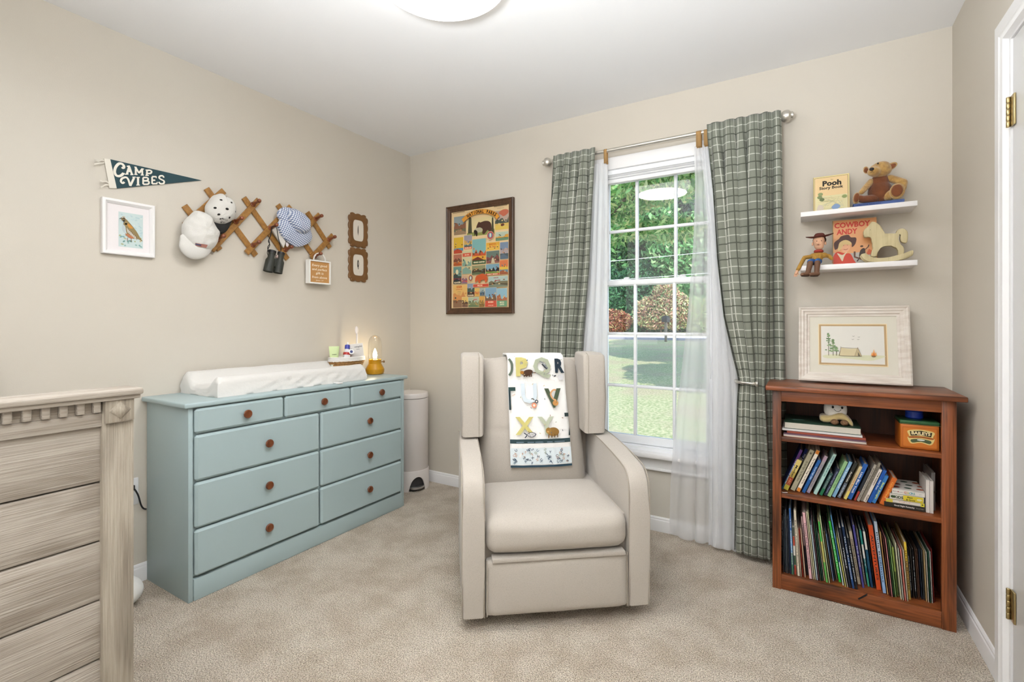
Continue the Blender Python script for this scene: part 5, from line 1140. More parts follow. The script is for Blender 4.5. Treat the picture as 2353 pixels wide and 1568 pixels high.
def scene_(x0, y0, x1, y1, sky_, hill, ground, extra=None, title=None, tcol='#f0e2c0', band=None, seed=0):
    u0, v0, u1, v1 = pr_(x0-3, y0-4, x1+3, y1+4); w, h = u1-u0, v1-v0; R = random.Random(seed)
    c.rect(u0-.0015, v0-.0015, u1+.0015, v1+.0015, '#e9d3a8'); c.rect(u0, v0, u1, v1, sky_)
    hp2 = [(u0, v0+h*.3)]+[(u0+w*i/7, v0+h*(.38+.34*R.random())) for i in range(8)]+[(u1, v0+h*.3)]
    c.poly(hp2, hill); c.rect(u0, v0, u1, v0+h*.33, ground)
    c.poly([(u0, v0+h*.2), (u0+w*.4, v0+h*.3), (u1, v0+h*.12), (u1, v0), (u0, v0)], extra or hill)
    for i in range(6): c.ell(u0+w*(.08+.84*R.random()), v0+h*(.2+.5*R.random()), w*.05+.001, h*.035+.001, R.choice(['#3f4a3c', '#7d4a30', '#c98a50', '#d9c08a', '#5c7378']), n=7, bump=(i == 5))
    if band: c.rect(u0, v0, u1, v0+h*.16, band)
    if title: c.text(title, (u0+u1)/2, v0+h*.08, min(h*.13, .014), tcol, bold=.04, width=w*.82)
    return u0, v0, u1, v1
scene_(222, 335, 355, 560, '#8f9b9c', '#8a5f48', '#6f6a50', '#9a8064', seed=1)
u0, v0, u1, v1 = pr_(372, 330, 690, 580); c.rect(u0, v0, u1, v1, '#dcca98'); c.poly([(u0, v0), (u0, v0+.025), (u1, v0+.035), (u1, v0)], '#8d9250')
for x, w_ in ((405, 42), (668, 24)):
    q = pz(x, 540); t_ = pz(x, 345); c.poly([(q[0]-.017*w_/42, q[1]), (t_[0]-.010*w_/42, t_[1]-.01), (t_[0], t_[1]), (t_[0]+.012*w_/42, t_[1]-.012), (q[0]+.018*w_/42, q[1])], '#4c4a38')
c.poly(catmull([pz(*p) for p in ((478, 470), (500, 415), (512, 405), (525, 412), (575, 395), (625, 398), (652, 430), (655, 500), (640, 530), (610, 500), (575, 545), (548, 540), (552, 490), (520, 470), (495, 478))], 3), '#4f3429')
c.poly(catmull([pz(*p) for p in ((452, 505), (475, 480), (520, 472), (548, 485), (545, 520), (500, 530), (465, 525))], 3), '#b9b394'); c.poly(catmull([pz(*p) for p in ((450, 510), (470, 500), (492, 520), (490, 568), (478, 572), (470, 545), (460, 570), (455, 540))], 3), '#30241f')
scene_(700, 265, 852, 500, '#b9a394', '#4a544a', '#d3b160', '#d9bb5c', seed=3)
c.poly(catmull([pz(*p) for p in ((740, 300), (790, 262), (845, 262), (850, 300), (800, 340), (770, 325))], 3), '#c06a50'); c.ell(*pz(782, 440), .013, .009, '#6a3a2a'); 
scene_(708, 515, 850, 625, '#b5c2ae', '#d39a3a', '#587a60', '#6c8a6c', seed=4)
scene_(222, 585, 325, 775, '#d9b13a', '#d9b13a', '#5f8ea6', '#b74a32', title=None, seed=5)
scene_(342, 560, 428, 722, '#9b97a0', '#c9a45c', '#5f7f86', '#4c5f5c', title='CRATER LAKE', band='#cf5f48', seed=6)
scene_(438, 600, 590, 900, '#7fb0ae', '#c25a36', '#d9a23e', '#7a3a2a', title='GRAND CANYON', band='#3c5a3a', seed=7)
scene_(600, 640, 750, 740, '#dca63e', '#e0b450', '#e0b450', '#e0b450', seed=8); c.text('MARIPOSA', *pz(672, 665), .014, '#c45a2a', bold=.03, width=.055); c.text('Big Trees', *pz(672, 698), .015, '#c45a2a', bold=.03, width=.05)
scene_(602, 740, 748, 888, '#6a7a70', '#7d4a48', '#5f4038', '#8a5a50', seed=9); c.poly([pz(*p) for p in ((655, 885), (665, 830), (680, 820), (692, 850), (700, 885))], '#cbbfa0')
scene_(762, 640, 852, 838, '#7a8aa0', '#a89a9a', '#4f5c60', '#5c6a78', seed=10)
scene_(222, 785, 312, 918, '#b0705a', '#7a4a38', '#c9773c', '#a8552c', seed=11)
scene_(325, 740, 425, 1010, '#cbc39a', '#7fa08f', '#c3b68c', '#7f9f90', seed=12); q = pr_(325, 765, 425, 815); c.rect(*q, '#cf5f48'); c.text('ZION  UTAH', (q[0]+q[2])/2, (q[1]+q[3])/2, .012, '#efe0c0', bold=.03, width=.035)
scene_(222, 930, 310, 1125, '#6c8f86', '#3d4a46', '#7a3438', '#31363a', title='GLACIER', band='#26332f', seed=13); c.ell(*pz(262, 990), .012, .018, '#d9cfa8')
scene_(438, 910, 588, 1020, '#8a8a66', '#4d4434', '#4a3d2c', '#5f6a4c', seed=14)
scene_(600, 895, 750, 1025, '#7ba0b0', '#2f2c30', '#8aa04c', '#6f9048', title='GREAT SMOKY', band='#c5482f', seed=15)
scene_(760, 850, 852, 1015, '#d0764a', '#d9b64a', '#6a8490', '#9a5a3a', seed=16)
scene_(322, 1030, 380, 1120, '#cba78a', '#7a5a78', '#c9543c', '#8d6a80', seed=17)
scene_(632, 1035, 850, 1165, '#a9bcb4', '#7a7258', '#5a5240', '#7d8470', seed=18); c.text('America the', *pz(715, 1055), .011, '#a83a34', bold=.03, width=.04, shear=.3); c.text('Beautiful', *pz(735, 1085), .013, '#a83a34', bold=.03, width=.045, shear=.3)
scene_(222, 1140, 380, 1400, '#dcb16a', '#c98a52', '#7a5f48', '#8a6a50', seed=19); c.text('ACADIA', *pz(290, 1162), .020, '#c4622e', bold=.05, width=.05); c.text('NATIONAL PARK', *pz(290, 1192), .010, '#c4622e', bold=.03, width=.055); c.text('of Maine', *pz(290, 1220), .011, '#7a6a4a', shear=.3, width=.03); c.text('COAST', *pz(290, 1245), .013, '#c98a6a', bold=.03, width=.03)
scene_(388, 1125, 466, 1270, '#8b97a8', '#4b5c50', '#5a2f26', '#3c4a3c', title='RAINIER', band='#5c2c22', seed=20)
scene_(474, 1180, 522, 1270, '#d9b060', '#d0804a', '#cf9a4c', '#d2a455', seed=21)
scene_(535, 1180, 585, 1260, '#9aa7a0', '#4c6474', '#3c5568', '#4c6474', seed=22)
scene_(328, 1285, 392, 1395, '#d9b66a', '#5c4438', '#8a6a4c', '#7a5a48', seed=23)
scene_(402, 1285, 520, 1395, '#a9b59c', '#7a8460', '#8a8a5c', '#6a7a58', seed=24); c.text('PARK', *pz(482, 1310), .014, '#c45a6a', bold=.03, width=.03)
scene_(528, 1278, 585, 1395, '#cf9a4a', '#9a7840', '#6a5a38', '#8a6c3c', seed=25)
scene_(597, 1172, 725, 1392, '#7f9fb4', '#7a5c44', '#7a8f8c', '#c05540', seed=26); q = pr_(597, 1320, 725, 1392); c.rect(*q, '#c8543f'); c.text('BIG BEND', (q[0]+q[2])/2, q[3]-.010, .014, '#efd9b8', bold=.04, width=.042); c.text('NATIONAL PARK', (q[0]+q[2])/2, q[1]+.008, .009, '#efd9b8', bold=.02, width=.042)
scene_(735, 1180, 846, 1392, '#8fb3c0', '#a8684a', '#6c8f6a', '#8a5a40', seed=27); q = pr_(735, 1320, 846, 1392); c.rect(*q, '#6f9a78'); c.text('BRYCE', (q[0]+q[2])/2, q[3]-.012, .013, '#eee2c2', bold=.04, width=.034); c.text('CANYON', (q[0]+q[2])/2, q[1]+.014, .013, '#eee2c2', bold=.04, width=.034)
for (x, y, rx_, ry_, A_, B_, C_) in ((656, 565, .026, .026, '#e6d6c0', '#c0504a', '#6a8a9c'), (428, 1060, .018, .021, '#e6d3a8', '#a8543c', '#7f8f8c')):
    p = pz(x, y); c.ell(*p, rx_+.002, ry_+.002, A_); c.ell(*p, rx_, ry_, B_); c.ell(*p, rx_*.68, ry_*.68, C_); c.ell(*p, rx_*.25, ry_*.55, '#e2dccb')
c.poly(catmull([pz(*p) for p in ((480, 1110), (488, 1045), (530, 1020), (575, 1010), (620, 1045), (622, 1085), (600, 1115), (585, 1080), (545, 1090), (540, 1118), (520, 1118), (512, 1088))], 3), '#c45a30')
q = pr_(458, 1125, 636, 1168); c.rect(q[0]-.002, q[1]-.002, q[2]+.002, q[3]+.002, '#ead6b0'); c.rect(*q, '#c4503a'); c.text('WIND CAVE', (q[0]+q[2])/2-.008, (q[1]+q[3])/2, .014, '#efdcb8', bold=.04, width=.042)
# ribbon with the title
arc = catmull([pz(*p) for p in ((335, 400), (400, 340), (480, 300), (560, 288), (640, 295), (715, 325), (745, 365))], 6, False)
c.stroke(arc, .031, '#7a4a1c'); c.stroke(arc, .029, '#dd9a3c')
tt = 'NATIONAL PARKS'; L_ = len(arc)
for i, g in enumerate(tt):
    f_ = (.16+.68*i/(len(tt)-1))*(L_-1); k = int(f_); p, q = arc[k], arc[min(L_-1, k+1)]; fr_ = f_-k
    if g != ' ': c.text(g, p[0]+(q[0]-p[0])*fr_, p[1]+(q[1]-p[1])*fr_, .031, '#3a1f0e', rot=math.atan2(q[1]-p[1], q[0]-p[0]), bold=.05, sx=.72)
c.text('Visit the', *pz(405, 300), .009, '#6a5a40', shear=.3, rot=.3, width=.028)
for a_ in ((220, 305, 362, 315), (700, 232, 855, 240)):
    q = pr_(a_[0], a_[1], a_[2], a_[3]); c.rect(q[0], q[1], q[2], q[1]+.004, '#6d5a48')
c.text('SEE AMERICA FIRST', *pz(780, 252), .006, '#6d5a48', width=.055)
c.build('poster_print', po, rough=.5)
# ------------------------------------------------------------------ left wall: quail print
qp = thing('quail_picture', 'small white framed quail watercolour on the left wall', 'picture', (.01, -1.795, 1.463))
m_wf = mat('white_frame', '#eeecec', .4)
q0, q1, w0_, w1_ = -1.893, -1.699, 1.465, 1.704
part('frame', frame_bars(FL, q0, q1, w0_, w1_, 1, [(0, .001), (0, .020), (.003, .022), (.010, .022), (.018, .014), (.020, .010), (.020, .001)]), m_wf, qp, sharp=20)
part('mat_board', prism(BM(), [(q0+.015, w0_+.015), (q1-.015, w0_+.015), (q1-.015, w1_-.015), (q0+.015, w1_-.015)], FL, .002, .008), flat('#e7e2e3', .8), qp)
A0, A1, B0, B1 = -1.833, -1.742, 1.502, 1.654; w, h = A1-A0, B1-B0
c = Canvas((.0081, A0, B0), (0, 1, 0), (0, 0, 1), (1, 0, 0)); P2 = lambda L_: [(w*a, h*b_) for a, b_ in L_]
c.rect(0, 0, w, h, '#c3d3d2')
for i in range(70):
    y_ = rr.random(); c.ell(w*(.05+.9*rr.random()), h*(.04+.92*y_), w*.07*rr.uniform(.5, 1), h*.022, rr.choice(['#bcd0d2', '#cfdad6', '#b2c9cc']) if y_ > .33 else rr.choice(['#7fa3a4', '#a8ad86', '#8fb0ac', '#b9b08a', '#6d948f']), n=8, a=rr.uniform(-.5, .8), bump=(i % 10 == 0))
c.poly(catmull(P2([(.10, .78), (.14, .86), (.24, .88), (.32, .80), (.52, .66), (.74, .48), (.86, .34), (.98, .22), (.80, .27), (.60, .27), (.42, .29), (.26, .40), (.16, .52), (.18, .64), (.20, .72)]), 4), '#8d7a50')
c.poly(catmull(P2([(.16, .64), (.15, .50), (.26, .38), (.34, .34), (.30, .46), (.26, .60)]), 4), '#b9c4c8')
c.poly(catmull(P2([(.26, .38), (.42, .28), (.60, .27), (.55, .33), (.38, .38)]), 4), '#b5714c'); c.poly(catmull(P2([(.34, .66), (.42, .68), (.58, .58), (.44, .56)]), 4), '#c98a3c')
for i in range(7): c.stroke(P2([(.34+.055*i, .55-.035*i), (.38+.055*i, .42-.03*i)]), .0028, '#efe9dd'); c.stroke(P2([(.36+.055*i, .55-.035*i), (.40+.055*i, .42-.03*i)]), .0016, '#3a3230')
c.stroke(catmull(P2([(.03, .79), (.16, .84), (.24, .80), (.20, .70)]), 4, False), .0022, '#2b2a30'); c.stroke(catmull(P2([(.12, .83), (.22, .86), (.30, .80)]), 4, False), .002, '#e9e4da'); c.stroke(P2([(.36, .28), (.34, .18)]), .0018, '#8a5a3c'); c.stroke(P2([(.50, .27), (.50, .17)]), .0018, '#8a5a3c')
c.ell(w*.17, h*.80, .0016, .0016, '#1a1a1a', n=8); c.build('watercolour', qp, rough=.5)
# ---- pennant
pn = thing('pennant', 'dark green felt pennant reading camp vibes on the left wall', 'pennant', (.004, -1.7, 1.75))
m_felt = mat('dark_teal_felt', '#2f4950', .95, bump=.3, bscale=300); m_cf = mat('cream_felt', '#e4dfd4', .95, bump=.3, bscale=300)
PZ = zc(180, 340, 5.6)
def pw(x, y, xx=.006): p = W(*PZ(x, y), x=xx); return (p.y, p.z)
part('felt', prism(BM(), [pw(410, 145), pw(1590, 418), pw(495, 522)], FL, .003, .0055), m_felt, pn)
part('sleeve', prism(BM(), [pw(330, 135), pw(410, 145), pw(495, 522), pw(400, 520)], FL, .0035, .0075, .001), m_cf, pn)
for P_ in (((335, 190), (300, 200), (240, 205), (180, 220)), ((335, 165), (290, 160), (240, 175), (190, 160)), ((395, 478), (340, 480), (300, 500), (260, 515)), ((395, 455), (350, 435), (300, 440), (255, 430))):
    L_ = [pw(*p) for p in P_]; bm = BM(); hw = .0035
    pts = catmull(L_, 4, False); ring = []
    for i, (u, v) in enumerate(pts):
        t_ = i/len(pts); ring.append([bm.verts.new(FL(u, v+s*hw, .004+.022*t_*(1 if 'x' else 0)+d)) for s, d in ((-1, 0), (1, 0), (1, .0014), (-1, .0014))])
    for A, B in zip(ring, ring[1:]):
        for k in range(4): bm.faces.new((A[k], A[(k+1) % 4], B[(k+1) % 4], B[k]))
    bm.faces.new(ring[0][::-1]); bm.faces.new(ring[-1]); part('tie', bm, m_cf, pn)
o_ = pw(0, 0, .0056); c = Canvas((.0056, 0, 0), (0, 1, 0), (0, 0, 1), (1, 0, 0), lift=.0003)
cw_ = '#e9e4d8'
def gl(strokes, w=20):
    for s in strokes:
        sm_ = len(s) > 3; P_ = [pw(*p) for p in s]; P_ = catmull(P_, 5, False) if sm_ else P_
        c.stroke(P_, w*.00033, cw_)
# letters drawn as slab-serif strokes traced on the felt
gl([[(580, 262), (588, 235), (560, 205), (520, 205), (480, 250), (468, 310), (490, 355), (535, 362), (575, 335), (580, 320)]], 30); c.ell(*pw(572, 258), .0055, .0048, cw_)
gl([[(625, 335), (655, 240)], [(655, 240), (690, 342)], [(640, 300), (680, 300)]], 24); gl([[(598, 340), (645, 336)], [(668, 345), (708, 343)], [(622, 238), (662, 232)]], 14)
gl([[(738, 340), (738, 255)], [(738, 255), (780, 325)], [(780, 325), (820, 272)], [(820, 272), (822, 348)]], 22); gl([[(718, 342), (760, 344)], [(800, 350), (842, 350)], [(718, 248), (748, 250)], [(812, 268), (842, 275)]], 13)
gl([[(878, 350), (882, 290)], [(880, 290), (920, 290), (940, 305), (925, 328), (885, 330)]], 21); gl([[(860, 356), (905, 356)], [(862, 286), (890, 286)]], 13)
gl([[(590, 440), (565, 455), (545, 430), (560, 395), (610, 380), (640, 410), (665, 490)], [(665, 490), (715, 385)]], 24); gl([[(692, 378), (735, 378)]], 13)
gl([[(765, 475), (765, 388)]], 25); gl([[(742, 480), (790, 480)], [(742, 382), (788, 382)]], 13)
gl([[(830, 470), (830, 385)], [(830, 383), (880, 385), (895, 402), (880, 422), (835, 424)], [(835, 426), (895, 430), (905, 450), (890, 468), (830, 470)]], 20)
gl([[(945, 465), (945, 375)], [(945, 372), (995, 372)], [(945, 418), (985, 418)], [(945, 464), (1005, 462)]], 20); gl([[(997, 365), (997, 392)], [(1010, 440), (1006, 468)]], 12)
gl([[(1095, 385), (1080, 362), (1045, 365), (1035, 390), (1065, 410), (1098, 430), (1090, 460), (1050, 462), (1030, 440)]], 21)
c.build('lettering', pn)
# ---- expanding peg rack
Q = zc(400, 420, 4.902)
def qw(x, y, xx=.02): p = W(*Q(x, y), x=xx); return (p.y, p.z)
pk = thing('peg_rack', 'wooden accordion peg rack hung with hats on the left wall', 'coat rack', (.02, -1.15, 1.5))
m_pine = mat('golden_pine', '#a87a3c', .45, bump=.2, bscale=40, color2='#8f6430', vscale=16, stretch=(1, 4, 4)); m_peg = mat('reddish_peg', '#6e3a20', .35, color2='#8a4a28', vscale=30)
def slat(p, q, x0, x1, wd_=.030):
    a, b_ = Vector(qw(*p)), Vector(qw(*q)); d_ = (b_-a).normalized(); n2 = Vector((-d_.y, d_.x))*wd_/2
    part('slat', prism(BM(), [tuple(a-n2), tuple(b_-n2), tuple(b_+n2), tuple(a+n2)], FL, x0, x1, .002, 1), m_pine, pk)
for p, q in (((560, 92), (120, 480)), ((955, 195), (420, 760)), ((1315, 270), (815, 792)), ((1640, 360), (1200, 805)), ((1788, 592), (1545, 850))): slat(p, q, .014, .026)
for p, q in (((130, 255), (530, 755)), ((378, 62), (935, 818)), ((800, 165), (1292, 860)), ((1182, 245), (1590, 835)), ((1515, 330), (1770, 732))): slat(p, q, .002, .013)
pegs = [(890, 245), (695, 440), (490, 640), (1085, 512), (890, 705), (1595, 408), (1745, 642), (1255, 757), (1585, 830), (270, 440), (500, 215), (1300, 400)]
for x, y in pegs:
    u, v = qw(x, y, .026)
    part('peg', lathe(BM(), [(.010, 0), (.0105, .004), (.0075, .02), (.006, .040), (.0072, .046), (.010, .052), (.0108, .058), (.009, .065), (.003, .0685)], 18, Matrix.Translation((.025, u, v)) @ rot_to((1, .0, .22))), m_peg, pk)
    part('peg_foot', lathe(BM(), [(.0135, 0), (.0135, .003), (.010, .006)], 18, Matrix.Translation((.0255, u, v)) @ rot_to((1, 0, .1))), m_peg, pk)
# ---- white cap with flag patch
KZ = zc(400, 425, 8.71)
def kw(x, y, xx=.05): p = W(*KZ(x, y), x=xx); return (p.y, p.z)
m_cap = mat('white_cotton_cap', '#d8d6d1', .85, bump=.3, bscale=260, sheen=.2)
hc = thing('white_cap', 'plain white cotton cap with flag patch hanging on the left of the peg rack', 'cap', (.05, -1.47, 1.5))
brim = [(155, 990), (110, 1110), (95, 1210), (125, 1310), (200, 1400), (310, 1470), (450, 1495), (580, 1465), (680, 1390), (740, 1300), (790, 1200), (700, 1150), (400, 1080)]
part('brim', relief(BM(), catmull([kw(*p) for p in brim], 3), FL, .052, .030, prof=lambda r, a: math.sqrt(max(0, 1-r*r*.96)), wr=.0015, wscale=25), m_cap, hc, sharp=70)
crown = [(300, 620), (410, 525), (520, 530), (700, 610), (765, 740), (830, 870), (893, 965), (870, 1080), (835, 1190), (750, 1290), (580, 1340), (390, 1300), (255, 1200), (165, 1030), (150, 860), (195, 730)]
def relx(u, v, outl, cen, w0, dep, prof, wr, ws):
    best = 0; a = math.atan2(v-cen[1], u-cen[0])
    for i in range(len(outl)):
        p, q = outl[i], outl[(i+1) % len(outl)]; x1, y1, x2, y2 = p[0]-cen[0], p[1]-cen[1], q[0]-cen[0], q[1]-cen[1]
        dx, dy = math.cos(a), math.sin(a); den = dx*(y2-y1)-dy*(x2-x1)
        if abs(den) < 1e-12: continue
        s = (x1*(y2-y1)-y1*(x2-x1))/den; t_ = (x1*dy-y1*dx)/den
        if s > 0 and -1e-6 <= t_ <= 1.000001: best = s; break
    r = min(.999, math.hypot(u-cen[0], v-cen[1])/max(best, 1e-6))
    return w0+dep*prof(r, 0)+wr*noise.noise(Vector((u*ws, v*ws, 3.1)))*min(1, (1-r)*4)
def capf(r, a): return (1-r**2.3)**.55
C1p = catmull([kw(*p) for p in crown], 4); c1c = (sum(p[0] for p in C1p)/len(C1p), sum(p[1] for p in C1p)/len(C1p))
part('crown', relief(BM(), C1p, FL, .050, .062, prof=capf, wr=.010, wscale=34, nr=18), m_cap, hc, sharp=70)
def k1z(x, y):
    xx = .10
    for _ in range(4): p = W(*KZ(x, y), x=xx); xx = relx(p.y, p.z, C1p, c1c, .050, .062, capf, .010, 34)
    return (p.y, p.z)
c = Canvas((0, 0, 0), (1, 0, 0), (0, 1, 0), (0, 0, 1), warp=lambda u, v, h: Vector((relx(u, v, C1p, c1c, .050, .062, capf, .010, 34)+h+.0012, u, v)))
def quad_(P, col, n=10):      # top-left, top-right, bottom-right, bottom-left as a fine strip
    lp = lambda a, b_, t: (a[0]+(b_[0]-a[0])*t, a[1]+(b_[1]-a[1])*t)
    for i in range(n):
        A, B = lp(P[0], P[1], i/n), lp(P[0], P[1], (i+1)/n); C_, D_ = lp(P[3], P[2], (i+1)/n), lp(P[3], P[2], i/n)
        c.poly([k1z(*A), k1z(*B), k1z(*C_), k1z(*D_)], col, bump=(i == n-1))
quad_([(415, 1165), (668, 1205), (640, 1262), (388, 1218)], '#b5665a'); quad_([(418, 1172), (545, 1196), (528, 1226), (402, 1206)], '#5f5f78', 6)
for k in range(2): quad_([(545, 1204+k*20), (655, 1220+k*20), (652, 1227+k*20), (543, 1211+k*20)], '#d9b5aa', 5)
c.build('flag_patch', hc)
# ---- white cap printed with black spots, black brim
h2 = thing('spotted_cap', 'white cap with black spots and black brim hanging on the peg rack', 'cap', (.05, -1.40, 1.6))
br2 = [(770, 730), (800, 820), (850, 900), (900, 960), (970, 975), (1050, 940), (1110, 860), (1150, 770), (1170, 700), (950, 700)]
def k2(x, y): return kw(x, y, .055)
part('brim', relief(BM(), catmull([k2(*p) for p in br2], 3), FL, .045, .022, wr=.001), mat('black_cap_cotton', '#1d1d1c', .8), h2, sharp=70)
cr2 = [(880, 185), (960, 170), (1020, 225), (1090, 250), (1180, 330), (1230, 480), (1235, 580), (1190, 690), (1080, 770), (950, 812), (830, 780), (740, 690), (670, 600), (645, 520), (650, 420), (720, 310), (800, 215)]
C2p = catmull([k2(*p) for p in cr2], 4); D2 = .072; W2 = .042
part('crown', relief(BM(), C2p, FL, W2, D2, prof=capf, wr=.005, wscale=28, nr=16), m_cap, h2, sharp=70)
cc = (sum(p[0] for p in C2p)/len(C2p), sum(p[1] for p in C2p)/len(C2p))
def capwarp(u, v, h):
    for _ in range(1): x = relx(u, v, C2p, cc, W2, D2, capf, .005, 28)
    return Vector((x+h+.0012, u, v))
def kz(x, y):                 # photo zoom point -> point on the bulging crown
    xx = .10
    for _ in range(4):
        p = W(*KZ(x, y), x=xx); xx = relx(p.y, p.z, C2p, cc, W2, D2, capf, .005, 28)
    return (p.y, p.z)
c = Canvas((0, 0, 0), (1, 0, 0), (0, 1, 0), (0, 0, 1), warp=capwarp)
for x, y, a_, b_ in ((938, 302, .0052, .0040), (1147, 355, .0048, .0045), (810, 464, .0050, .0052), (1058, 484, .0082, .0058), (890, 594, .0054, .0048), (1106, 658, .0056, .0048), (1226, 538, .003, .005)):
    p = kz(x, y); c.ell(p[0], p[1], a_, b_, '#191715', n=12)
for i, g in enumerate('SMASH WILD'):
    p = kz(825+25.5*i, 712-30*math.sin(math.pi*(i+.5)/9.5)); c.text(g, p[0], p[1], .0075, '#191715', bold=.03, rot=.5-.11*i)
for x, y in ((925, 728), (960, 735), (905, 752), (945, 752), (985, 748), (1010, 750), (890, 770), (925, 785), (965, 785), (995, 770), (975, 762), (880, 760)): p = kz(x, y); c.ell(p[0], p[1], .0022, .0012, '#191715', n=6, a=x)
c.build('spots', h2)
# ---- gingham bucket hat
m_g, n, b = newmat('blue_white_gingham'); L = n.links; tc = n.nodes.new('ShaderNodeTexCoord'); se = n.nodes.new('ShaderNodeSeparateXYZ')
mp = n.nodes.new('ShaderNodeMapping'); mp.inputs['Rotation'].default_value = (.35, 0, 0); L.new(tc.outputs['Object'], mp.inputs[0]); L.new(mp.outputs[0], se.inputs[0])
def band(out, per):
    a = n.nodes.new('ShaderNodeMath'); a.operation = 'DIVIDE'; a.inputs[1].default_value = per; L.new(out, a.inputs[0])
    f = n.nodes.new('ShaderNodeMath'); f.operation = 'FRACT'; L.new(a.outputs[0], f.inputs[0])
    g = n.nodes.new('ShaderNodeMath'); g.operation = 'GREATER_THAN'; g.inputs[1].default_value = .5; L.new(f.outputs[0], g.inputs[0]); return g.outputs[0]
s1 = n.nodes.new('ShaderNodeMath'); L.new(band(se.outputs[1], .0105), s1.inputs[0]); L.new(band(se.outputs[2], .0105), s1.inputs[1])
r = n.nodes.new('ShaderNodeValToRGB'); r.color_ramp.interpolation = 'CONSTANT'; e = r.color_ramp.elements; e[0].color = lin('#eef0f4'); e[1].position = .4; e[1].color = lin('#a3adc4'); x_ = e.new(.9); x_.color = lin('#5e6e94')
hf = n.nodes.new('ShaderNodeMath'); hf.operation = 'MULTIPLY'; hf.inputs[1].default_value = .5; L.new(s1.outputs[0], hf.inputs[0]); L.new(hf.outputs[0], r.inputs[0]); L.new(r.outputs[0], b.inputs['Base Color']); b.inputs['Roughness'].default_value = .9
bh = thing('gingham_hat', 'blue and white gingham bucket hat hanging on the peg rack', 'hat', (.05, -1.0, 1.6))
def qh(x, y): p = W(*Q(x, y), x=.05); return (p.y, p.z)
oh = [(1175, 330), (1215, 285), (1260, 278), (1320, 288), (1400, 310), (1470, 365), (1525, 440), (1528, 520), (1545, 600), (1535, 655), (1480, 700), (1400, 722), (1330, 700), (1270, 650), (1220, 600), (1180, 520), (1170, 470), (1195, 420), (1172, 380)]
part('brim', relief(BM(), catmull([qh(*p) for p in oh], 4), FL, .040, .040, prof=lambda r, a: .35+.65*(1-r**2)**.8+.10*math.sin(a*2*math.pi*3)*r, wr=.006, wscale=24, nr=14), m_g, bh, sharp=70)
oc = [(1255, 345), (1300, 310), (1360, 320), (1440, 370), (1495, 440), (1500, 500), (1480, 560), (1420, 580), (1350, 560), (1290, 500), (1255, 430)]
part('crown', relief(BM(), catmull([qh(*p) for p in oc], 4), FL, .060, .055, prof=lambda r, a: (1-r**5)**.6, wr=.006, wscale=30, nr=12), m_g, bh, sharp=70)
lt = [qh(*p) for p in ((1255, 670), (1275, 680), (1290, 700), (1275, 725), (1258, 715))]
part('care_label', prism(BM(), lt, FL, .052, .054), flat('#d9cfd2', .8), bh)
part('inner_lining', prism(BM(), [qh(*p) for p in ((1120, 530), (1175, 490), (1235, 610), (1270, 660), (1250, 730), (1190, 640))], FL, .030, .040), flat('#d8d3ca', .9), bh)
# ---- binoculars with strap
bi = thing('binoculars', 'dark green binoculars hanging by a strap from the peg rack', 'binoculars', (.06, -1.12, 1.42))
m_bn = mat('green_black_rubber', '#2e302a', .55, bump=.3, bscale=200)
def qp_(x, y, xx=.06): return W(*Q(x, y), x=xx)
for a_, b_, r0, r1_ in (((1105, 785), (1058, 1000), .019, .025), ((1205, 805), (1165, 1018), .018, .0245)):
    A, B = qp_(*a_), qp_(*b_); d_ = B-A; Ln = d_.length
    o = part('barrel', lathe(BM(), [(r0*.8, -.002), (r0, .002), (r0, Ln*.10), (r0*.92, Ln*.12), (r0*.95, Ln*.3), (r1_*.98, Ln*.42), (r1_, Ln*.9), (r1_*1.02, Ln), (r1_*.9, Ln), (r1_*.88, Ln-.004), (.001, Ln-.004)], 28, Matrix.Translation(A) @ rot_to(d_)), m_bn, bi)
    part('eyecup', lathe(BM(), [(r0*1.05, -.010), (r0*1.08, 0), (r0*1.02, .004), (r0*.7, .004), (r0*.7, -.010)], 24, Matrix.Translation(A) @ rot_to(d_), cap=False), m_blk, o)
A = qp_(1130, 850); B = qp_(1125, 940)
part('bridge', prism(BM(), [tuple(qp_(x, y))[1:] for x, y in ((1110, 850), (1185, 860), (1165, 950), (1095, 940))], FL, .048, .068, .003), m_bn, bi)
part('focus_wheel', lathe(BM(), [(.007, 0), (.008, .002), (.008, .016), (.007, .018)], 20, Matrix.Translation(qp_(1160, 815)) @ rot_to(B-A)), mat('pinkish_metal', '#a08d86', .4, .6), bi)
st = part('strap', tube(BM(), catmull([qp_(1065, 790), qp_(1055, 730, .05), qp_(1075, 690, .06), qp_(1068, 640, .05), qp_(1090, 590, .06), qp_(1100, 505, .075), qp_(1125, 492, .080), qp_(1155, 510, .075), qp_(1172, 610, .065), qp_(1195, 700, .06), qp_(1205, 780)], 5, False), .0024, 6), m_blk, bi)
part('strap_tail', tube(BM(), catmull([qp_(1100, 505, .078), qp_(1085, 600, .066), qp_(1062, 660, .058), qp_(1080, 700, .055), qp_(1060, 745, .055), qp_(1050, 790, .05), qp_(1062, 840, .045), qp_(1040, 880, .04), qp_(1030, 905, .035)], 5, False), .002, 6), m_blk, bi)
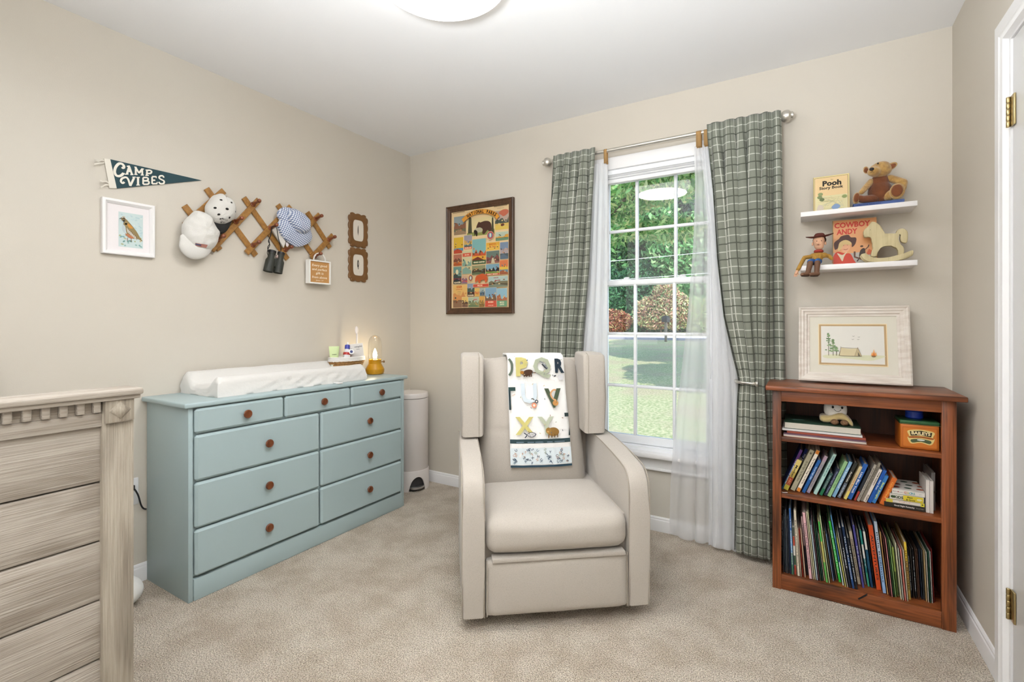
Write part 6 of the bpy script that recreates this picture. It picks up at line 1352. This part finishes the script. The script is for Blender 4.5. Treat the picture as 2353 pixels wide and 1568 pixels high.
# ---- little verse sign on a bead loop
sg = thing('verse_sign', 'small white boxed verse sign hanging on a bead loop from the peg rack', 'sign', (.04, -.88, 1.43))
sL = W(*Q(1525, 860), x=.055); sR = W(*Q(1765, 880), x=.055); sB = W(*Q(1525, 1130), x=.055)
y0, y1, z1, z0 = sL.y, sR.y, sL.z-.001, sB.z
part('frame', frame_bars(FL, y0, y1, z0, z1, 1, [(0, .018), (0, .055), (.0075, .055), (.0075, .050), (.0075, .018)]), mat('white_sign_frame', '#f1efeb', .5), sg, sharp=20)
part('panel', prism(BM(), [(y0+.006, z0+.006), (y1-.006, z0+.006), (y1-.006, z1-.006), (y0+.006, z1-.006)], FL, .024, .048), mat('kraft_panel', '#bd8b52', .6), sg)
w, h = y1-y0, z1-z0; c = Canvas((.0482, y0, z0), (0, 1, 0), (0, 0, 1), (1, 0, 0), lift=.0003)
for s, v, sz, ww in (('Every good', .77, .020, .70), ('and perfect', .60, .020, .70), ('gift is', .44, .020, .36), ('from above', .28, .020, .70), ('James 1:17', .14, .010, .36)): c.text(s, w*.5, h*v, sz, '#f3e7d2', bold=.012, shear=.12, width=w*ww)
c.build('lettering', sg)
ym, zt_ = (y0+y1)/2, z1
bm = BM(); 
for i in range(15):
    a = math.pi*(.02+.96*i/14); ell(bm, (.045, ym+.040*math.cos(a)+.002, zt_+.004+.040*math.sin(a)), (.0052, .0052, .0052), seg=12)
part('bead_loop', bm, mat('white_wooden_beads', '#f0ece6', .5), sg)
# ---- two scalloped frames
for k, (yc_, zc_, lab) in enumerate(((-.507, 1.790, 'upper scalloped brown frame with a feather drawing near the corner'), (-.507, 1.559, 'lower scalloped brown frame with a feather drawing near the corner'))):
    s_ = thing('scalloped_frame', lab, 'picture', (.01, yc_, zc_-.11), group='scalloped feather frames'); pts = []
    HW, HH = .074, .106
    def scal(n1, n2):
        out = []
        cor = [(-1, -1), (1, -1), (1, 1), (-1, 1)]
        for q in range(4):
            p, p2 = cor[q], cor[(q+1) % 4]; nn_ = n1 if q % 2 == 0 else n2
            for i in range(nn_*6):
                t_ = i/(nn_*6); u = (p[0]+(p2[0]-p[0])*t_)*HW; v = (p[1]+(p2[1]-p[1])*t_)*HH
                bmp = .008*abs(math.sin(math.pi*(t_*nn_)))**.8
                nx2, ny2 = (0, p[1]) if q % 2 == 0 else (p2[0] if q == 1 else p[0], 0)
                if q % 2 == 0: ny2 = p[1]
                kx = (abs(u)/HW)**14*.010; 
                out.append((yc_+u*(1-kx/HW*(abs(v)/HH)**14)+nx2*bmp, zc_+v*(1-kx/HH*(abs(v)/HH)**14)+ny2*bmp))
        return out
    O = scal(3, 4); n_ = len(O); bm = BM()
    inn = []
    for i, (u, v) in enumerate(O):
        a = math.atan2((v-zc_)/.066, (u-yc_)/.040); e_ = 4.5
        cu, su = math.cos(a), math.sin(a); rr_ = (abs(cu)**e_+abs(su)**e_)**(-1/e_); inn.append((yc_+.046*cu*rr_, zc_+.071*su*rr_))
    L3 = [[bm.verts.new(FL(u, v, .001)) for u, v in O], [bm.verts.new(FL(u, v, .009)) for u, v in O], [bm.verts.new(FL(yc_+(u-yc_)*.95, zc_+(v-zc_)*.96, .013)) for u, v in O],
          [bm.verts.new(FL(u*.8+O[i][0]*.2, v*.8+O[i][1]*.2, .013)) for i, (u, v) in enumerate(inn)], [bm.verts.new(FL(u, v, .010)) for u, v in inn], [bm.verts.new(FL(u, v, .004)) for u, v in inn]]
    for A, B in zip(L3, L3[1:]):
        for i in range(n_): bm.faces.new((A[i], A[(i+1) % n_], B[(i+1) % n_], B[i]))
    part('frame', bm, mat('brown_frame_lacquer', '#74502a', .45), s_, sharp=40)
    part('paper', prism(BM(), inn, FL, .002, .005), flat('#dcd5c8', .7), s_)
    c = Canvas((.0051, yc_, zc_), (0, 1, 0), (0, 0, 1), (1, 0, 0), lift=.0002)
    if k == 0: c.poly(catmull([(.0, -.03), (-.004, -.01), (-.003, .02), (.002, .036), (.003, .01), (.003, -.012)], 3), '#2e2a26'); c.stroke([(.001, -.036), (.001, .03)], .001, '#4a443c')
    else: c.poly(catmull([(-.001, -.026), (-.008, .0), (-.006, .024), (0, .036), (.006, .02), (.006, -.004)], 3), '#33302c'); c.ell(0, .01, .0022, .012, '#b9b2a4'); c.ell(.001, -.022, .005, .008, '#8a857a', n=10); c.stroke([(.006, -.046), (.016, -.045)], .0008, '#8a857a')
    c.build('feather_print', s_)
# ------------------------------------------------------------------ curtain rod
RZ, RYY = 2.158, -.090
m_rod = mat('satin_nickel_rod', '#cfcbc2', .28, .85)
rod = thing('curtain_rod', 'satin nickel curtain rod with ball finials above the window', 'curtain rod', (1.86, 0, RZ))
part('pole', tube(BM(), [(1.262, RYY, RZ), (1.86, RYY, RZ), (2.452, RYY, RZ)], .0105, 16), m_rod, rod)
fin = [(.0095, 0), (.0125, .002), (.0125, .006), (.008, .009), (.008, .015), (.013, .018), (.021, .026), (.024, .036), (.022, .046), (.013, .053), (.014, .056), (.014, .060), (.007, .063), (.001, .0635)]
for x, s in ((1.262, -1), (2.452, 1)): part('finial', lathe(BM(), fin, 28, Matrix.Translation((x, RYY, RZ)) @ rot_to((s, 0, 0)) @ Matrix.Scale(1.22, 4)), m_rod, rod)
for x in (1.30, 2.42):
    bm = BM(); tube(bm, [(x, -.002, RZ-.02), (x, -.05, RZ-.022), (x, RYY, RZ-.011)], .005, 10); lathe(bm, [(.018, 0), (.018, .004), (.008, .006)], 20, Matrix.Translation((x, 0, RZ-.02)) @ rot_to((0, -1, 0))); part('bracket', bm, m_rod, rod)
# plaid cloth
m_pl2, n, b = newmat('sage_plaid_cloth'); L = n.links; uv = n.nodes.new('ShaderNodeUVMap'); uv.uv_map = 'UVMap'; se = n.nodes.new('ShaderNodeSeparateXYZ'); L.new(uv.outputs[0], se.inputs[0])
def mth(op, a, bb=None):
    q = n.nodes.new('ShaderNodeMath'); q.operation = op
    for i, v in enumerate((a, bb)):
        if v is None: continue
        if isinstance(v, (int, float)): q.inputs[i].default_value = v
        else: L.new(v, q.inputs[i])
    return q.outputs[0]
def stripe(out, per, off, wd_): return mth('LESS_THAN', mth('FRACT', mth('ADD', mth('DIVIDE', out, per), off)), wd_)
P = .078
dk = mth('MAXIMUM', stripe(se.outputs[0], P, 0, .08), stripe(se.outputs[1], P, 0, .075))
ltv = mth('MAXIMUM', stripe(se.outputs[0], P, .5, .075), stripe(se.outputs[1], P, .5, .055))
nzt = n.nodes.new('ShaderNodeTexNoise'); nzt.inputs['Scale'].default_value = 700; nzt.inputs['Detail'].default_value = 1; L.new(uv.outputs[0], nzt.inputs[0])
base = n.nodes.new('ShaderNodeValToRGB'); base.color_ramp.elements[0].position = .35; base.color_ramp.elements[1].position = .65; base.color_ramp.elements[0].color = lin('#6f7267'); base.color_ramp.elements[1].color = lin('#969a8d'); L.new(nzt.outputs[0], base.inputs[0])
def mixc(f, A, colB):
    q = n.nodes.new('ShaderNodeMix'); q.data_type = 'RGBA'; L.new(f, q.inputs['Factor']); L.new(A, q.inputs['A']); q.inputs['B'].default_value = colB; return q.outputs['Result']
m1 = mixc(mth('MULTIPLY', ltv, .75), base.outputs[0], lin('#d9dacf')); m2 = mixc(mth('MULTIPLY', dk, .85), m1, lin('#474b40'))
L.new(m2, b.inputs['Base Color']); b.inputs['Roughness'].default_value = .9; b.inputs['Sheen Weight'].default_value = .2
bu = n.nodes.new('ShaderNodeBump'); bu.inputs['Strength'].default_value = .3; bu.inputs['Distance'].default_value = .001; L.new(nzt.outputs[0], bu.inputs['Height']); L.new(bu.outputs[0], b.inputs['Normal'])
tl_ = n.nodes.new('ShaderNodeBsdfTranslucent'); L.new(m2, tl_.inputs[0]); mxs = n.nodes.new('ShaderNodeMixShader'); mxs.inputs[0].default_value = .12
out = n.nodes['Material Output']; L.new(b.outputs[0], mxs.inputs[1]); L.new(tl_.outputs[0], mxs.inputs[2]); L.new(mxs.outputs[0], out.inputs[0])
# sheer cloth: woven threads let part of the light straight through
def sheermat(name, cover):
    m_, n, b = newmat(name); n.nodes.remove(b); L = n.links
    tr = n.nodes.new('ShaderNodeBsdfTransparent'); df = n.nodes.new('ShaderNodeBsdfDiffuse'); df.inputs[0].default_value = (.95, .96, .98, 1); tn_ = n.nodes.new('ShaderNodeBsdfTranslucent'); tn_.inputs[0].default_value = (.97, .98, 1, 1)
    m_a = n.nodes.new('ShaderNodeMixShader'); m_a.inputs[0].default_value = .5; L.new(df.outputs[0], m_a.inputs[1]); L.new(tn_.outputs[0], m_a.inputs[2])
    m_b = n.nodes.new('ShaderNodeMixShader'); m_b.inputs[0].default_value = cover; L.new(tr.outputs[0], m_b.inputs[1]); L.new(m_a.outputs[0], m_b.inputs[2]); L.new(m_b.outputs[0], n.nodes['Material Output'].inputs[0]); return m_
m_sr = sheermat('white_sheer_cloth', .52); m_sr2 = sheermat('white_sheer_cloth_doubled', .82)
def lerp_table(tab, z):       # tab sorted by z descending: (z, xL, yL, xR, yR, amp)
    if z >= tab[0][0]: return tab[0][1:]
    for a, b_ in zip(tab, tab[1:]):
        if z >= b_[0]:
            t = (a[0]-z)/(a[0]-b_[0]); t = t*t*(3-2*t) if False else t
            return tuple(p+(q-p)*t for p, q in zip(a[1:], b_[1:]))
    return tab[-1][1:]
def curtain(name, label, tab, folds, width, material, seed=0, nu=None, nv=70, parent=None, thick=.0012, zfun=None, top_flat=0, group=None, cat='curtain', phase=0, sharpness=.7):
    nu = nu or int(folds*20); R = random.Random(seed); wv = [R.uniform(.75, 1.3) for _ in range(int(folds)+3)]
    cum = [0]
    for w_ in wv: cum.append(cum[-1]+w_)
    def fphase(u):            # uneven pleats
        s = u*folds; tot = cum[int(folds)]; target = s/folds*tot
        for i in range(len(cum)-1):
            if target <= cum[i+1]: return i+(target-cum[i])/wv[i]
        return folds
    zt, zb = tab[0][0], tab[-1][0]; vs = []; uvs = []
    for j in range(nv+1):
        z = zt+(zb-zt)*j/nv; xl, yl, xr, yr, am = lerp_table(tab, z)
        for i in range(nu+1):
            u = i/nu; ph = fphase(u)*2*math.pi+phase+.35*math.sin(z*3+u*9+seed)
            s = math.sin(ph); s = math.copysign(abs(s)**sharpness, s)
            a = am*(.8+.35*noise.noise(Vector((u*5, z*1.4, seed))))
            x = xl+(xr-xl)*u+.42*am*math.cos(ph)*min(1, 6*u, 6*(1-u)); y = yl+(yr-yl)*u+a*s
            vs.append((x, min(y, -.006), z)); uvs.append((u*width, z+.002*math.sin(ph*.5)))
    fs = [(j*(nu+1)+i, j*(nu+1)+i+1, (j+1)*(nu+1)+i+1, (j+1)*(nu+1)+i) for j in range(nv) for i in range(nu)]
    me = bpy.data.meshes.new(name); me.from_pydata(vs, [], fs); me.update(); ul = me.uv_layers.new(name='UVMap')
    ul.data.foreach_set('uv', [c for l in me.loops for c in uvs[l.vertex_index]])
    o = link(name, me, material, parent, sharp=180)
    if thick: s_ = o.modifiers.new('thick', 'SOLIDIFY'); s_.thickness = thick; s_.offset = 0
    return o
def crow(rows):               # (z guess via pixel): rows of (py, pxL, yL, pxR, yR, amp) -> table in metres
    out = []
    for pyL, pxL, yL, pyR, pxR, yR, am in rows:
        a, b_ = W(pxL, pyL, y=yL), W(pxR, pyR, y=yR); out.append(((a.z+b_.z)/2, a.x, yL, b_.x, yR, am))
    return sorted(out, reverse=True)
def fixz(rows):               # rows: (z, pxL, yL, pxR, yR, amp) with the pixel rows found from z
    out = []
    for z, pxL, yL, pxR, yR, am in rows:
        r0, r1 = ray(pxL, CY), ray(pxR, CY); xl = CAMP.x+r0.x*(yL-CAMP.y)/r0.y; xr = CAMP.x+r1.x*(yR-CAMP.y)/r1.y
        out.append((z, xl, yL, xr, yR, am))
    return out
ct = thing('plaid_curtain', 'sage plaid curtain on the left of the window behind the recliner', 'curtain', (1.33, -.09, 0), group='plaid curtains')
curtain('curtain_cloth', '', fixz([(2.182, 1272, -.117, 1368, -.117, .009), (2.13, 1271, -.117, 1367, -.117, .011), (1.9, 1264, -.088, 1364, -.09, .042), (1.5, 1254, -.088, 1357, -.09, .05), (1.1, 1244, -.086, 1340, -.09, .029), (.6, 1238, -.086, 1328, -.09, .029), (.02, 1236, -.086, 1324, -.09, .03)]), 5, .95, m_pl2, 3, parent=ct)
ct = thing('plaid_curtain', 'sage plaid curtain on the right of the window, swept into a metal holdback', 'curtain', (2.3, -.1, 0), group='plaid curtains')
curtain('curtain_cloth', '', fixz([(2.186, 1624, -.118, 1764, -.118, .009), (2.12, 1625, -.118, 1764, -.118, .011), (1.85, 1637, -.098, 1764, -.098, .048), (1.5, 1648, -.10, 1764, -.104, .055), (1.2, 1664, -.102, 1763, -.11, .048), (1.0, 1684, -.102, 1761, -.112, .024), (.90, 1696, -.104, 1758, -.115, .018), (.86, 1697, -.106, 1758, -.117, .017), (.78, 1694, -.108, 1760, -.117, .022), (.5, 1690, -.110, 1766, -.117, .026), (.03, 1687, -.112, 1772, -.116, .027)]), 5, .80, m_pl2, 8, parent=ct)
curtain('outer_pleats', '', fixz([(2.184, 1752, -.115, 1794, -.115, .008), (2.1, 1752, -.112, 1796, -.112, .010), (1.5, 1752, -.080, 1800, -.078, .018), (1.0, 1752, -.072, 1804, -.066, .018), (.02, 1756, -.06, 1812, -.055, .012)]), 2, .26, m_pl2, 5, parent=ct, phase=1.2)
hb = thing('curtain_holdback', 'satin nickel curtain holdback clasping the right plaid curtain', 'holdback', (2.30, -.10, .876))
t0, t1_ = W(1694, 878, y=-.125), W(1736, 879, y=-.150)
bm = BM(); pts = [(t0.x-.004, -.008, .876), (t0.x-.010, -.06, .876), (t0.x-.006, -.115, .876), (t0.x+.012, -.142, .876), ((t0.x+t1_.x)/2, -.156, .876), (t1_.x-.012, -.160, .875)]
tube(bm, catmull(pts, 6, False), [.0085]*10+[.0075]*12+[.006]*9, 12)
part('arm', bm, m_rod, hb); part('end_knob', lathe(BM(), [(.006, 0), (.010, .003), (.010, .006), (.007, .009), (.013, .017), (.015, .020), (.015, .024), (.006, .027), (.001, .027)], 24, Matrix.Translation((t1_.x-.013, -.160, .875)) @ rot_to((1, -.05, 0))), m_rod, hb)
part('wall_plate', lathe(BM(), [(.02, 0), (.02, .005), (.009, .008)], 24, Matrix.Translation((t0.x-.004, -.001, .876)) @ rot_to((0, -1, 0))), m_rod, hb)
YS = -.072
cs = thing('sheer_curtain', 'white sheer curtain hanging at the left edge of the window', 'curtain', (1.46, YS, 0), group='sheer curtains')
curtain('sheer_cloth', '', fixz([(2.10, 1366, YS, 1396, YS, .006), (1.9, 1362, YS, 1397, YS, .010), (1.4, 1352, YS, 1397, YS, .013), (.9, 1336, YS, 1396, YS, .013), (.03, 1322, YS, 1394, YS, .014)]), 3, .5, m_sr2, 11, parent=cs, thick=0, nu=80)
m_tab = mat('tan_curtain_tab', '#a98555', .85, bump=.3, bscale=200)
def tab_loop(px, wd_, par):
    x = W(px, 350, y=RYY).x; bm = BM(); pr2 = [(RYY+.012*math.cos(a), RZ+.012*math.sin(a)) for a in [k*math.pi/8 for k in range(-1, 10)]]
    pr2 = [(RYY+.016, RZ-.072)]+pr2+[(RYY-.008, RZ-.072)]; A = [bm.verts.new((x-wd_/2, y, z)) for y, z in pr2]; B = [bm.verts.new((x+wd_/2, y, z)) for y, z in pr2]
    for i in range(len(pr2)-1): bm.faces.new((A[i], A[i+1], B[i+1], B[i]))
    o = part('hanging_tab', bm, m_tab, par); s_ = o.modifiers.new('thick', 'SOLIDIFY'); s_.thickness = .002
tab_loop(1392, .018, cs)
cs = thing('sheer_curtain', 'white sheer curtain hanging over the right of the window down to the carpet', 'curtain', (2.1, YS, 0), group='sheer curtains')
curtain('sheer_cloth', '', fixz([(2.10, 1594, YS, 1630, YS, .004), (1.9, 1597, YS, 1648, YS, .008), (1.6, 1593, YS, 1662, YS, .010), (1.2, 1580, YS, 1676, YS, .012), (.9, 1566, YS, 1694, YS, .014), (.6, 1550, YS+.004, 1700, YS, .016), (.3, 1541, YS+.01, 1702, YS-.006, .020), (.018, 1537, YS+.014, 1702, YS-.010, .026)]), 4, .9, m_sr, 15, parent=cs, thick=0, nu=110)
o = curtain('sheer_overlap', '', fixz([(2.10, 1612, YS-.002, 1632, YS, .004), (1.6, 1628, YS-.002, 1664, YS, .008), (1.2, 1632, YS-.004, 1680, YS, .010), (.9, 1630, YS-.004, 1697, YS, .014), (.018, 1628, YS-.014, 1702, YS-.012, .016)]), 3, .6, m_sr2, 16, parent=cs, thick=0, nu=80)
tab_loop(1606, .026, cs); tab_loop(1624, .026, cs)
# ------------------------------------------------------------------ outdoors
def gz(y): return -.55+max(0, min(1, (y-1)/22))**1.1*.95          # the lawn climbs gently to the road
m_gr, n, b = newmat('sunlit_lawn'); L = n.links; tc = n.nodes.new('ShaderNodeTexCoord')
def nzn(sc, dt=5):
    t = n.nodes.new('ShaderNodeTexNoise'); t.inputs['Scale'].default_value = sc; t.inputs['Detail'].default_value = dt; L.new(tc.outputs['Object'], t.inputs[0]); return t.outputs[0]
def ramp(i, p0, c0, p1, c1):
    r = n.nodes.new('ShaderNodeValToRGB'); r.color_ramp.elements[0].position = p0; r.color_ramp.elements[1].position = p1; r.color_ramp.elements[0].color = lin(c0); r.color_ramp.elements[1].color = lin(c1); L.new(i, r.inputs[0]); return r.outputs[0]
mx = n.nodes.new('ShaderNodeMix'); mx.data_type = 'RGBA'; L.new(ramp(nzn(.9), .45, '#000000', .62, '#ffffff'), mx.inputs['Factor']); L.new(ramp(nzn(22), .3, '#85985f', .7, '#d8d2a6'), mx.inputs['A']); L.new(ramp(nzn(30), .3, '#97906c', .7, '#d3c8a2'), mx.inputs['B'])
L.new(mx.outputs['Result'], b.inputs['Base Color']); b.inputs['Roughness'].default_value = 1; bu = n.nodes.new('ShaderNodeBump'); bu.inputs['Distance'].default_value = .05; L.new(nzn(60), bu.inputs['Height']); L.new(bu.outputs[0], b.inputs['Normal'])
def strip(name, ys, x0, x1, dz, m_, label, zf_=gz):
    bm = BM(); xs_ = [x0+(x1-x0)*i/20 for i in range(21)]; R = [[bm.verts.new((x, y, zf_(y)+dz)) for x in xs_] for y in ys]
    for A, B in zip(R, R[1:]):
        for i in range(20): bm.faces.new((A[i], A[i+1], B[i+1], B[i]))
    return tag(part(name, bm, m_), label, kind='structure')
strip('lawn', [.17+i*(22.0-.17)/30 for i in range(31)], -60, 30, 0, m_gr, 'sunlit front lawn sloping up to the road outside the window')
strip('road', [22.0, 24, 27.5], -60, 30, .02, mat('pale_asphalt', '#b9b8c4', .9, bump=.3, bscale=30), 'pale asphalt road beyond the lawn')
strip('verge', [27.5, 29, 31, 34, 40, 60], -60, 30, .03, mat('dry_verge', '#c9b594', 1, color2='#9fae74', vscale=1.2), 'dry grassy verge beyond the road', lambda y: gz(y)+max(0, y-29)*.03)
tag(part('curb', mbox(-60, 30, 21.93, 22.03, .35, .47), flat('#8f8f98', .9)), 'low edge between lawn and road', kind='structure')
mb = thing('mailbox', 'black mailbox on a wooden post at the road edge seen through the window', 'mailbox', (W(1530, 780, y=21).x, 21, gz(21)))
q = mb.location; m_mp = mat('grey_post_wood', '#7c7468', .9)
part('post', mbox(q.x-.055, q.x+.055, 20.95, 21.05, q.z, q.z+.95, .01), m_mp, mb)
bm = BM(); pf = [(-.085, 0), (.085, 0), (.085, .12)]+[(.085*math.cos(a), .12+.085*math.sin(a)) for a in [k*math.pi/10 for k in range(1, 10)]]+[(-.085, .12)]
prism(bm, [(q.x+u*1.5, q.z+.95+v*1.5) for u, v in pf], lambda u, v, w: Vector((u, w, v)), 20.7, 21.3, .01); part('box', bm, mat('black_mailbox_metal', '#26282c', .5), mb)
# leaves
def leafmat(name, cols, tl=.4):
    m_, n, b = newmat(name); L = n.links; a = n.nodes.new('ShaderNodeAttribute'); a.attribute_name = 'Col'
    tr_ = n.nodes.new('ShaderNodeBsdfTranslucent'); mxx = n.nodes.new('ShaderNodeMixShader'); mxx.inputs[0].default_value = tl
    L.new(a.outputs['Color'], b.inputs['Base Color']); L.new(a.outputs['Color'], tr_.inputs[0]); b.inputs['Roughness'].default_value = .6
    L.new(b.outputs[0], mxx.inputs[1]); L.new(tr_.outputs[0], mxx.inputs[2]); L.new(mxx.outputs[0], n.nodes['Material Output'].inputs[0]); return m_
m_leaf = leafmat('tree_leaves', None)
rng = np.random.default_rng(5)
def leaves(name, blobs, n, size, cols, parent, seed):
    g = np.random.default_rng(seed); vol = np.array([b_[1][0]*b_[1][1]*b_[1][2] for b_ in blobs])**.67; pick = g.choice(len(blobs), n, p=vol/vol.sum())
    cc_ = np.array([b_[0] for b_ in blobs])[pick]; rad = np.array([b_[1] for b_ in blobs])[pick]
    d = g.normal(size=(n, 3)); d /= np.linalg.norm(d, axis=1)[:, None]; P_ = cc_+d*rad*(g.uniform(.25, 1, n)**.45)[:, None]
    a = g.normal(size=(n, 3)); a /= np.linalg.norm(a, axis=1)[:, None]; t = np.cross(a, g.normal(size=(n, 3))); t /= np.linalg.norm(t, axis=1)[:, None]; s = size*g.uniform(.6, 1.3, n)[:, None]
    V_ = np.stack([P_-a*s, P_+t*s*.38, P_+a*s, P_-t*s*.38], 1).reshape(-1, 3)
    me = bpy.data.meshes.new(name); me.vertices.add(4*n); me.vertices.foreach_set('co', V_.astype(np.float32).ravel()); me.loops.add(4*n); me.loops.foreach_set('vertex_index', np.arange(4*n, dtype=np.int32))
    me.polygons.add(n); me.polygons.foreach_set('loop_start', np.arange(0, 4*n, 4, dtype=np.int32)); me.update(calc_edges=True)
    C_ = np.array([lin(c) for c in cols]); ci = C_[g.integers(0, len(cols), n)]; ci[:, :3] *= g.uniform(.75, 1.2, n)[:, None]; at = me.color_attributes.new('Col', 'FLOAT_COLOR', 'CORNER')
    at.data.foreach_set('color', np.repeat(ci, 4, axis=0).astype(np.float32).ravel())
    o = link(name, me, m_leaf, parent, smooth=False); o['kind'] = 'stuff'; return o
m_bark = mat('grey_brown_bark', '#5e5044', .95, bump=1, bscale=12)
def tree(name, label, x, y, h, blobs, nl, size, cols, seed, trunk_r=.16, group=None, trunks=None):
    R = random.Random(seed); z0 = gz(min(y, 28))+max(0, y-29)*.03; t = thing(name, label, 'tree', (x, y, z0), group=group)
    bl = [(((x+bx2), (y+by2), (z0+bz2)), r) for bx2, by2, bz2, r in blobs]
    bm = BM(); tube(bm, [(x, y, z0), (x+R.uniform(-.2, .2), y, z0+h*.3), (x+R.uniform(-.4, .4), y, z0+h*.75)], [trunk_r, trunk_r*.75, trunk_r*.3], 8)
    for c_, r in bl[:6]: tube(bm, [(x, y, z0+h*.3), ((x+c_[0])/2+R.uniform(-.3, .3), (y+c_[1])/2, (z0+h*.3+c_[2])/2+.2), c_], [trunk_r*.5, trunk_r*.3, trunk_r*.1], 6)
    part('trunk', bm, m_bark, t); leaves('foliage', bl, nl, size, cols, t, seed)
gs = ['#4f8a4c', '#6fa866', '#3c7048', '#8cbc78', '#2f5f3f', '#a3cc8c']
gd = ['#356a45', '#2c5840', '#4a8658', '#5f9a62']
gm = ['#4f8a4c', '#6fa866', '#5d9a5a', '#87b876', '#b9d49a']
gl_ = ['#7fb56c', '#a5cc8a', '#5f9a58', '#c3dca0', '#d6dca4']
def crown_(h, w, R, k=9): return [(R.uniform(-w, w), R.uniform(-w*.5, w*.5), h*R.uniform(.35, .95), (w*.55, w*.5, h*.16)) for _ in range(k)]
for i, (x, y, h, w, nl, cols, lab) in enumerate([(-18.5, 38, 17, 4.8, 22000, gd, 'dark green tree leftmost in the far tree line'), (-13.2, 36, 18, 4.2, 42000, gs, 'bright green tree, second from the left in the far tree line'), (-8.6, 35, 17, 3.8, 46000, gm, 'full green tree in the middle of the far tree line'),
    (-4.4, 36, 18, 4.0, 42000, gs, 'bright green tree right of the middle of the far tree line'), (.8, 38, 17, 4.6, 24000, gd, 'dark green tree towards the right of the far tree line'), (6.5, 39, 17, 4.6, 16000, gs, 'bright green tree rightmost in the far tree line'), (-8, 44, 26, 9, 42000, gd, 'tallest dark tree rising behind the far tree line')]):
    R = random.Random(50+i); bl = [(R.uniform(-w, w), R.uniform(-w*.4, w*.4), h*(.12+.8*(k+.5)/13), (w*.62, w*.5, h*.13)) for k in range(13)]
    tree('leafy_tree', lab, x, y, h, bl, nl, .27 if i < 6 else .5, cols, 50+i, .22, group='far tree line')
# near trees: boughs cross the top of the window, crowns shade the lawn
tree('shade_tree', 'shade tree on the lawn whose boughs droop into the top of the window', -5.6, 12.5, 10, [(-1, 0, 6.6, (3.0, 2.4, 1.5)), (1.5, -.5, 6.6, (2.4, 1.6, 1.0)), (3.2, -.6, 5.4, (2.0, 1.3, .8)), (4.9, -1.0, 5.6, (1.6, 1.2, .9)), (2.6, -.2, 4.3, (1.3, .9, .55)), (5.4, 0, 6.6, (2.4, 1.6, 1.0)), (4.6, .2, 4.2, (1.1, .8, .4))], 20000, .12, gl_, 77, .22)
tree('shade_tree', 'shade tree nearest the house on the right of the lawn', 4.8, 4.6, 9, [(0, 0, 7, (2.4, 2.2, 1.6)), (-1.6, 1.4, 6.6, (1.5, 1.3, .9))], 6000, .2, gs, 78, .2)
tree('shade_tree', 'broad shade tree in the middle distance on the right of the lawn', 3.4, 9.6, 10, [(0, 0, 7.4, (3.2, 2.6, 1.8)), (-2.2, 1, 7, (2.2, 2.0, 1.2)), (1.8, 2, 6.8, (2.4, 2.0, 1.3))], 9000, .22, gs, 79, .24)
tree('shade_tree', 'shade tree furthest off on the right side of the lawn', 2.9, 14.5, 11, [(0, 0, 7.6, (3.4, 2.8, 1.8)), (-2.4, .5, 7, (2.4, 2.2, 1.3)), (2.2, 1, 7, (2.4, 2.2, 1.3))], 9000, .22, gs, 90, .24)
tree('reddish_shrub', 'shrub with reddish brown and yellow leaves beyond the road', -5.6, 30.2, 3.2, [(-.5, 0, 1.5, (1.5, .8, 1.2)), (.9, 0, 1.6, (1.2, .8, 1.3)), (.3, 0, 2.8, (.9, .6, .9))], 7000, .12, ['#b5806c', '#c9a088', '#8f7464', '#d9c8a0', '#c9c48a', '#8fa070', '#a5b080'], 80, .05)
tree('reddish_shrub', 'smaller rust coloured shrub left of the tall reddish one beyond the road', -9.2, 30.6, 2, [(0, 0, .9, (1.5, .8, .9))], 4000, .11, ['#a8604c', '#b97f64', '#7c5644', '#c9b47c'], 81, .04)
tree('green_shrub', 'yellow green shrub behind the mailbox beyond the road', -3.3, 30.4, 2.6, [(0, 0, 1.3, (1.2, .7, 1.2)), (1.8, .4, 1.2, (1.3, .8, 1.2))], 5000, .12, ['#8fb06a', '#c9c884', '#5f9050', '#a9c47c'], 82, .05)
tree('green_shrub', 'dark green shrub right of the mailbox beyond the road', .2, 30.8, 3, [(0, 0, 1.4, (1.8, .8, 1.4)), (2.6, .3, 1.4, (1.6, .8, 1.3))], 6000, .13, gd, 83, .05)
tree('green_shrub', 'dark green shrub leftmost beyond the road', -13, 31, 3, [(0, 0, 1.6, (2.2, .9, 1.5)), (2.6, .5, 2.4, (1.6, .8, 1.4))], 6000, .13, gd, 84, .05)
for i, (x, y, h, lab) in enumerate([(-15.5, 33, 5, 'tall dark shrub far left in the hedge below the tree line'), (-11.4, 33.5, 5.5, 'tall dark shrub second from the left in the hedge'), (-7.4, 33.2, 6, 'tall dark shrub in the middle of the hedge'), (-3.2, 33.6, 5.5, 'tall dark shrub right of the middle of the hedge'), (1.2, 33.4, 5, 'tall dark shrub at the right of the hedge')]):
    tree('hedge_shrub', lab, x, y, h, [(-.9, 0, 1.4, (1.9, .9, 1.5)), (.9, .2, 1.5, (1.9, .9, 1.5)), (0, .3, 3.6, (2.1, .9, 1.9)), (-1.2, .2, 3.4, (1.4, .8, 1.6))], 12000, .16, gd, 100+i, .08, group='hedge beyond the road')
pwr = thing('power_line', 'pale overhead power lines strung along the road outside', 'power line', (-10, 29, 3))
for z in (3.6, 4.9): part('cable', tube(BM(), [(-55+i*5, 29, z+gz(28)+.004*(i*5-30)**2*.15) for i in range(18)], .018, 5), mat('pale_cable', '#d9dbd6', .5), pwr)
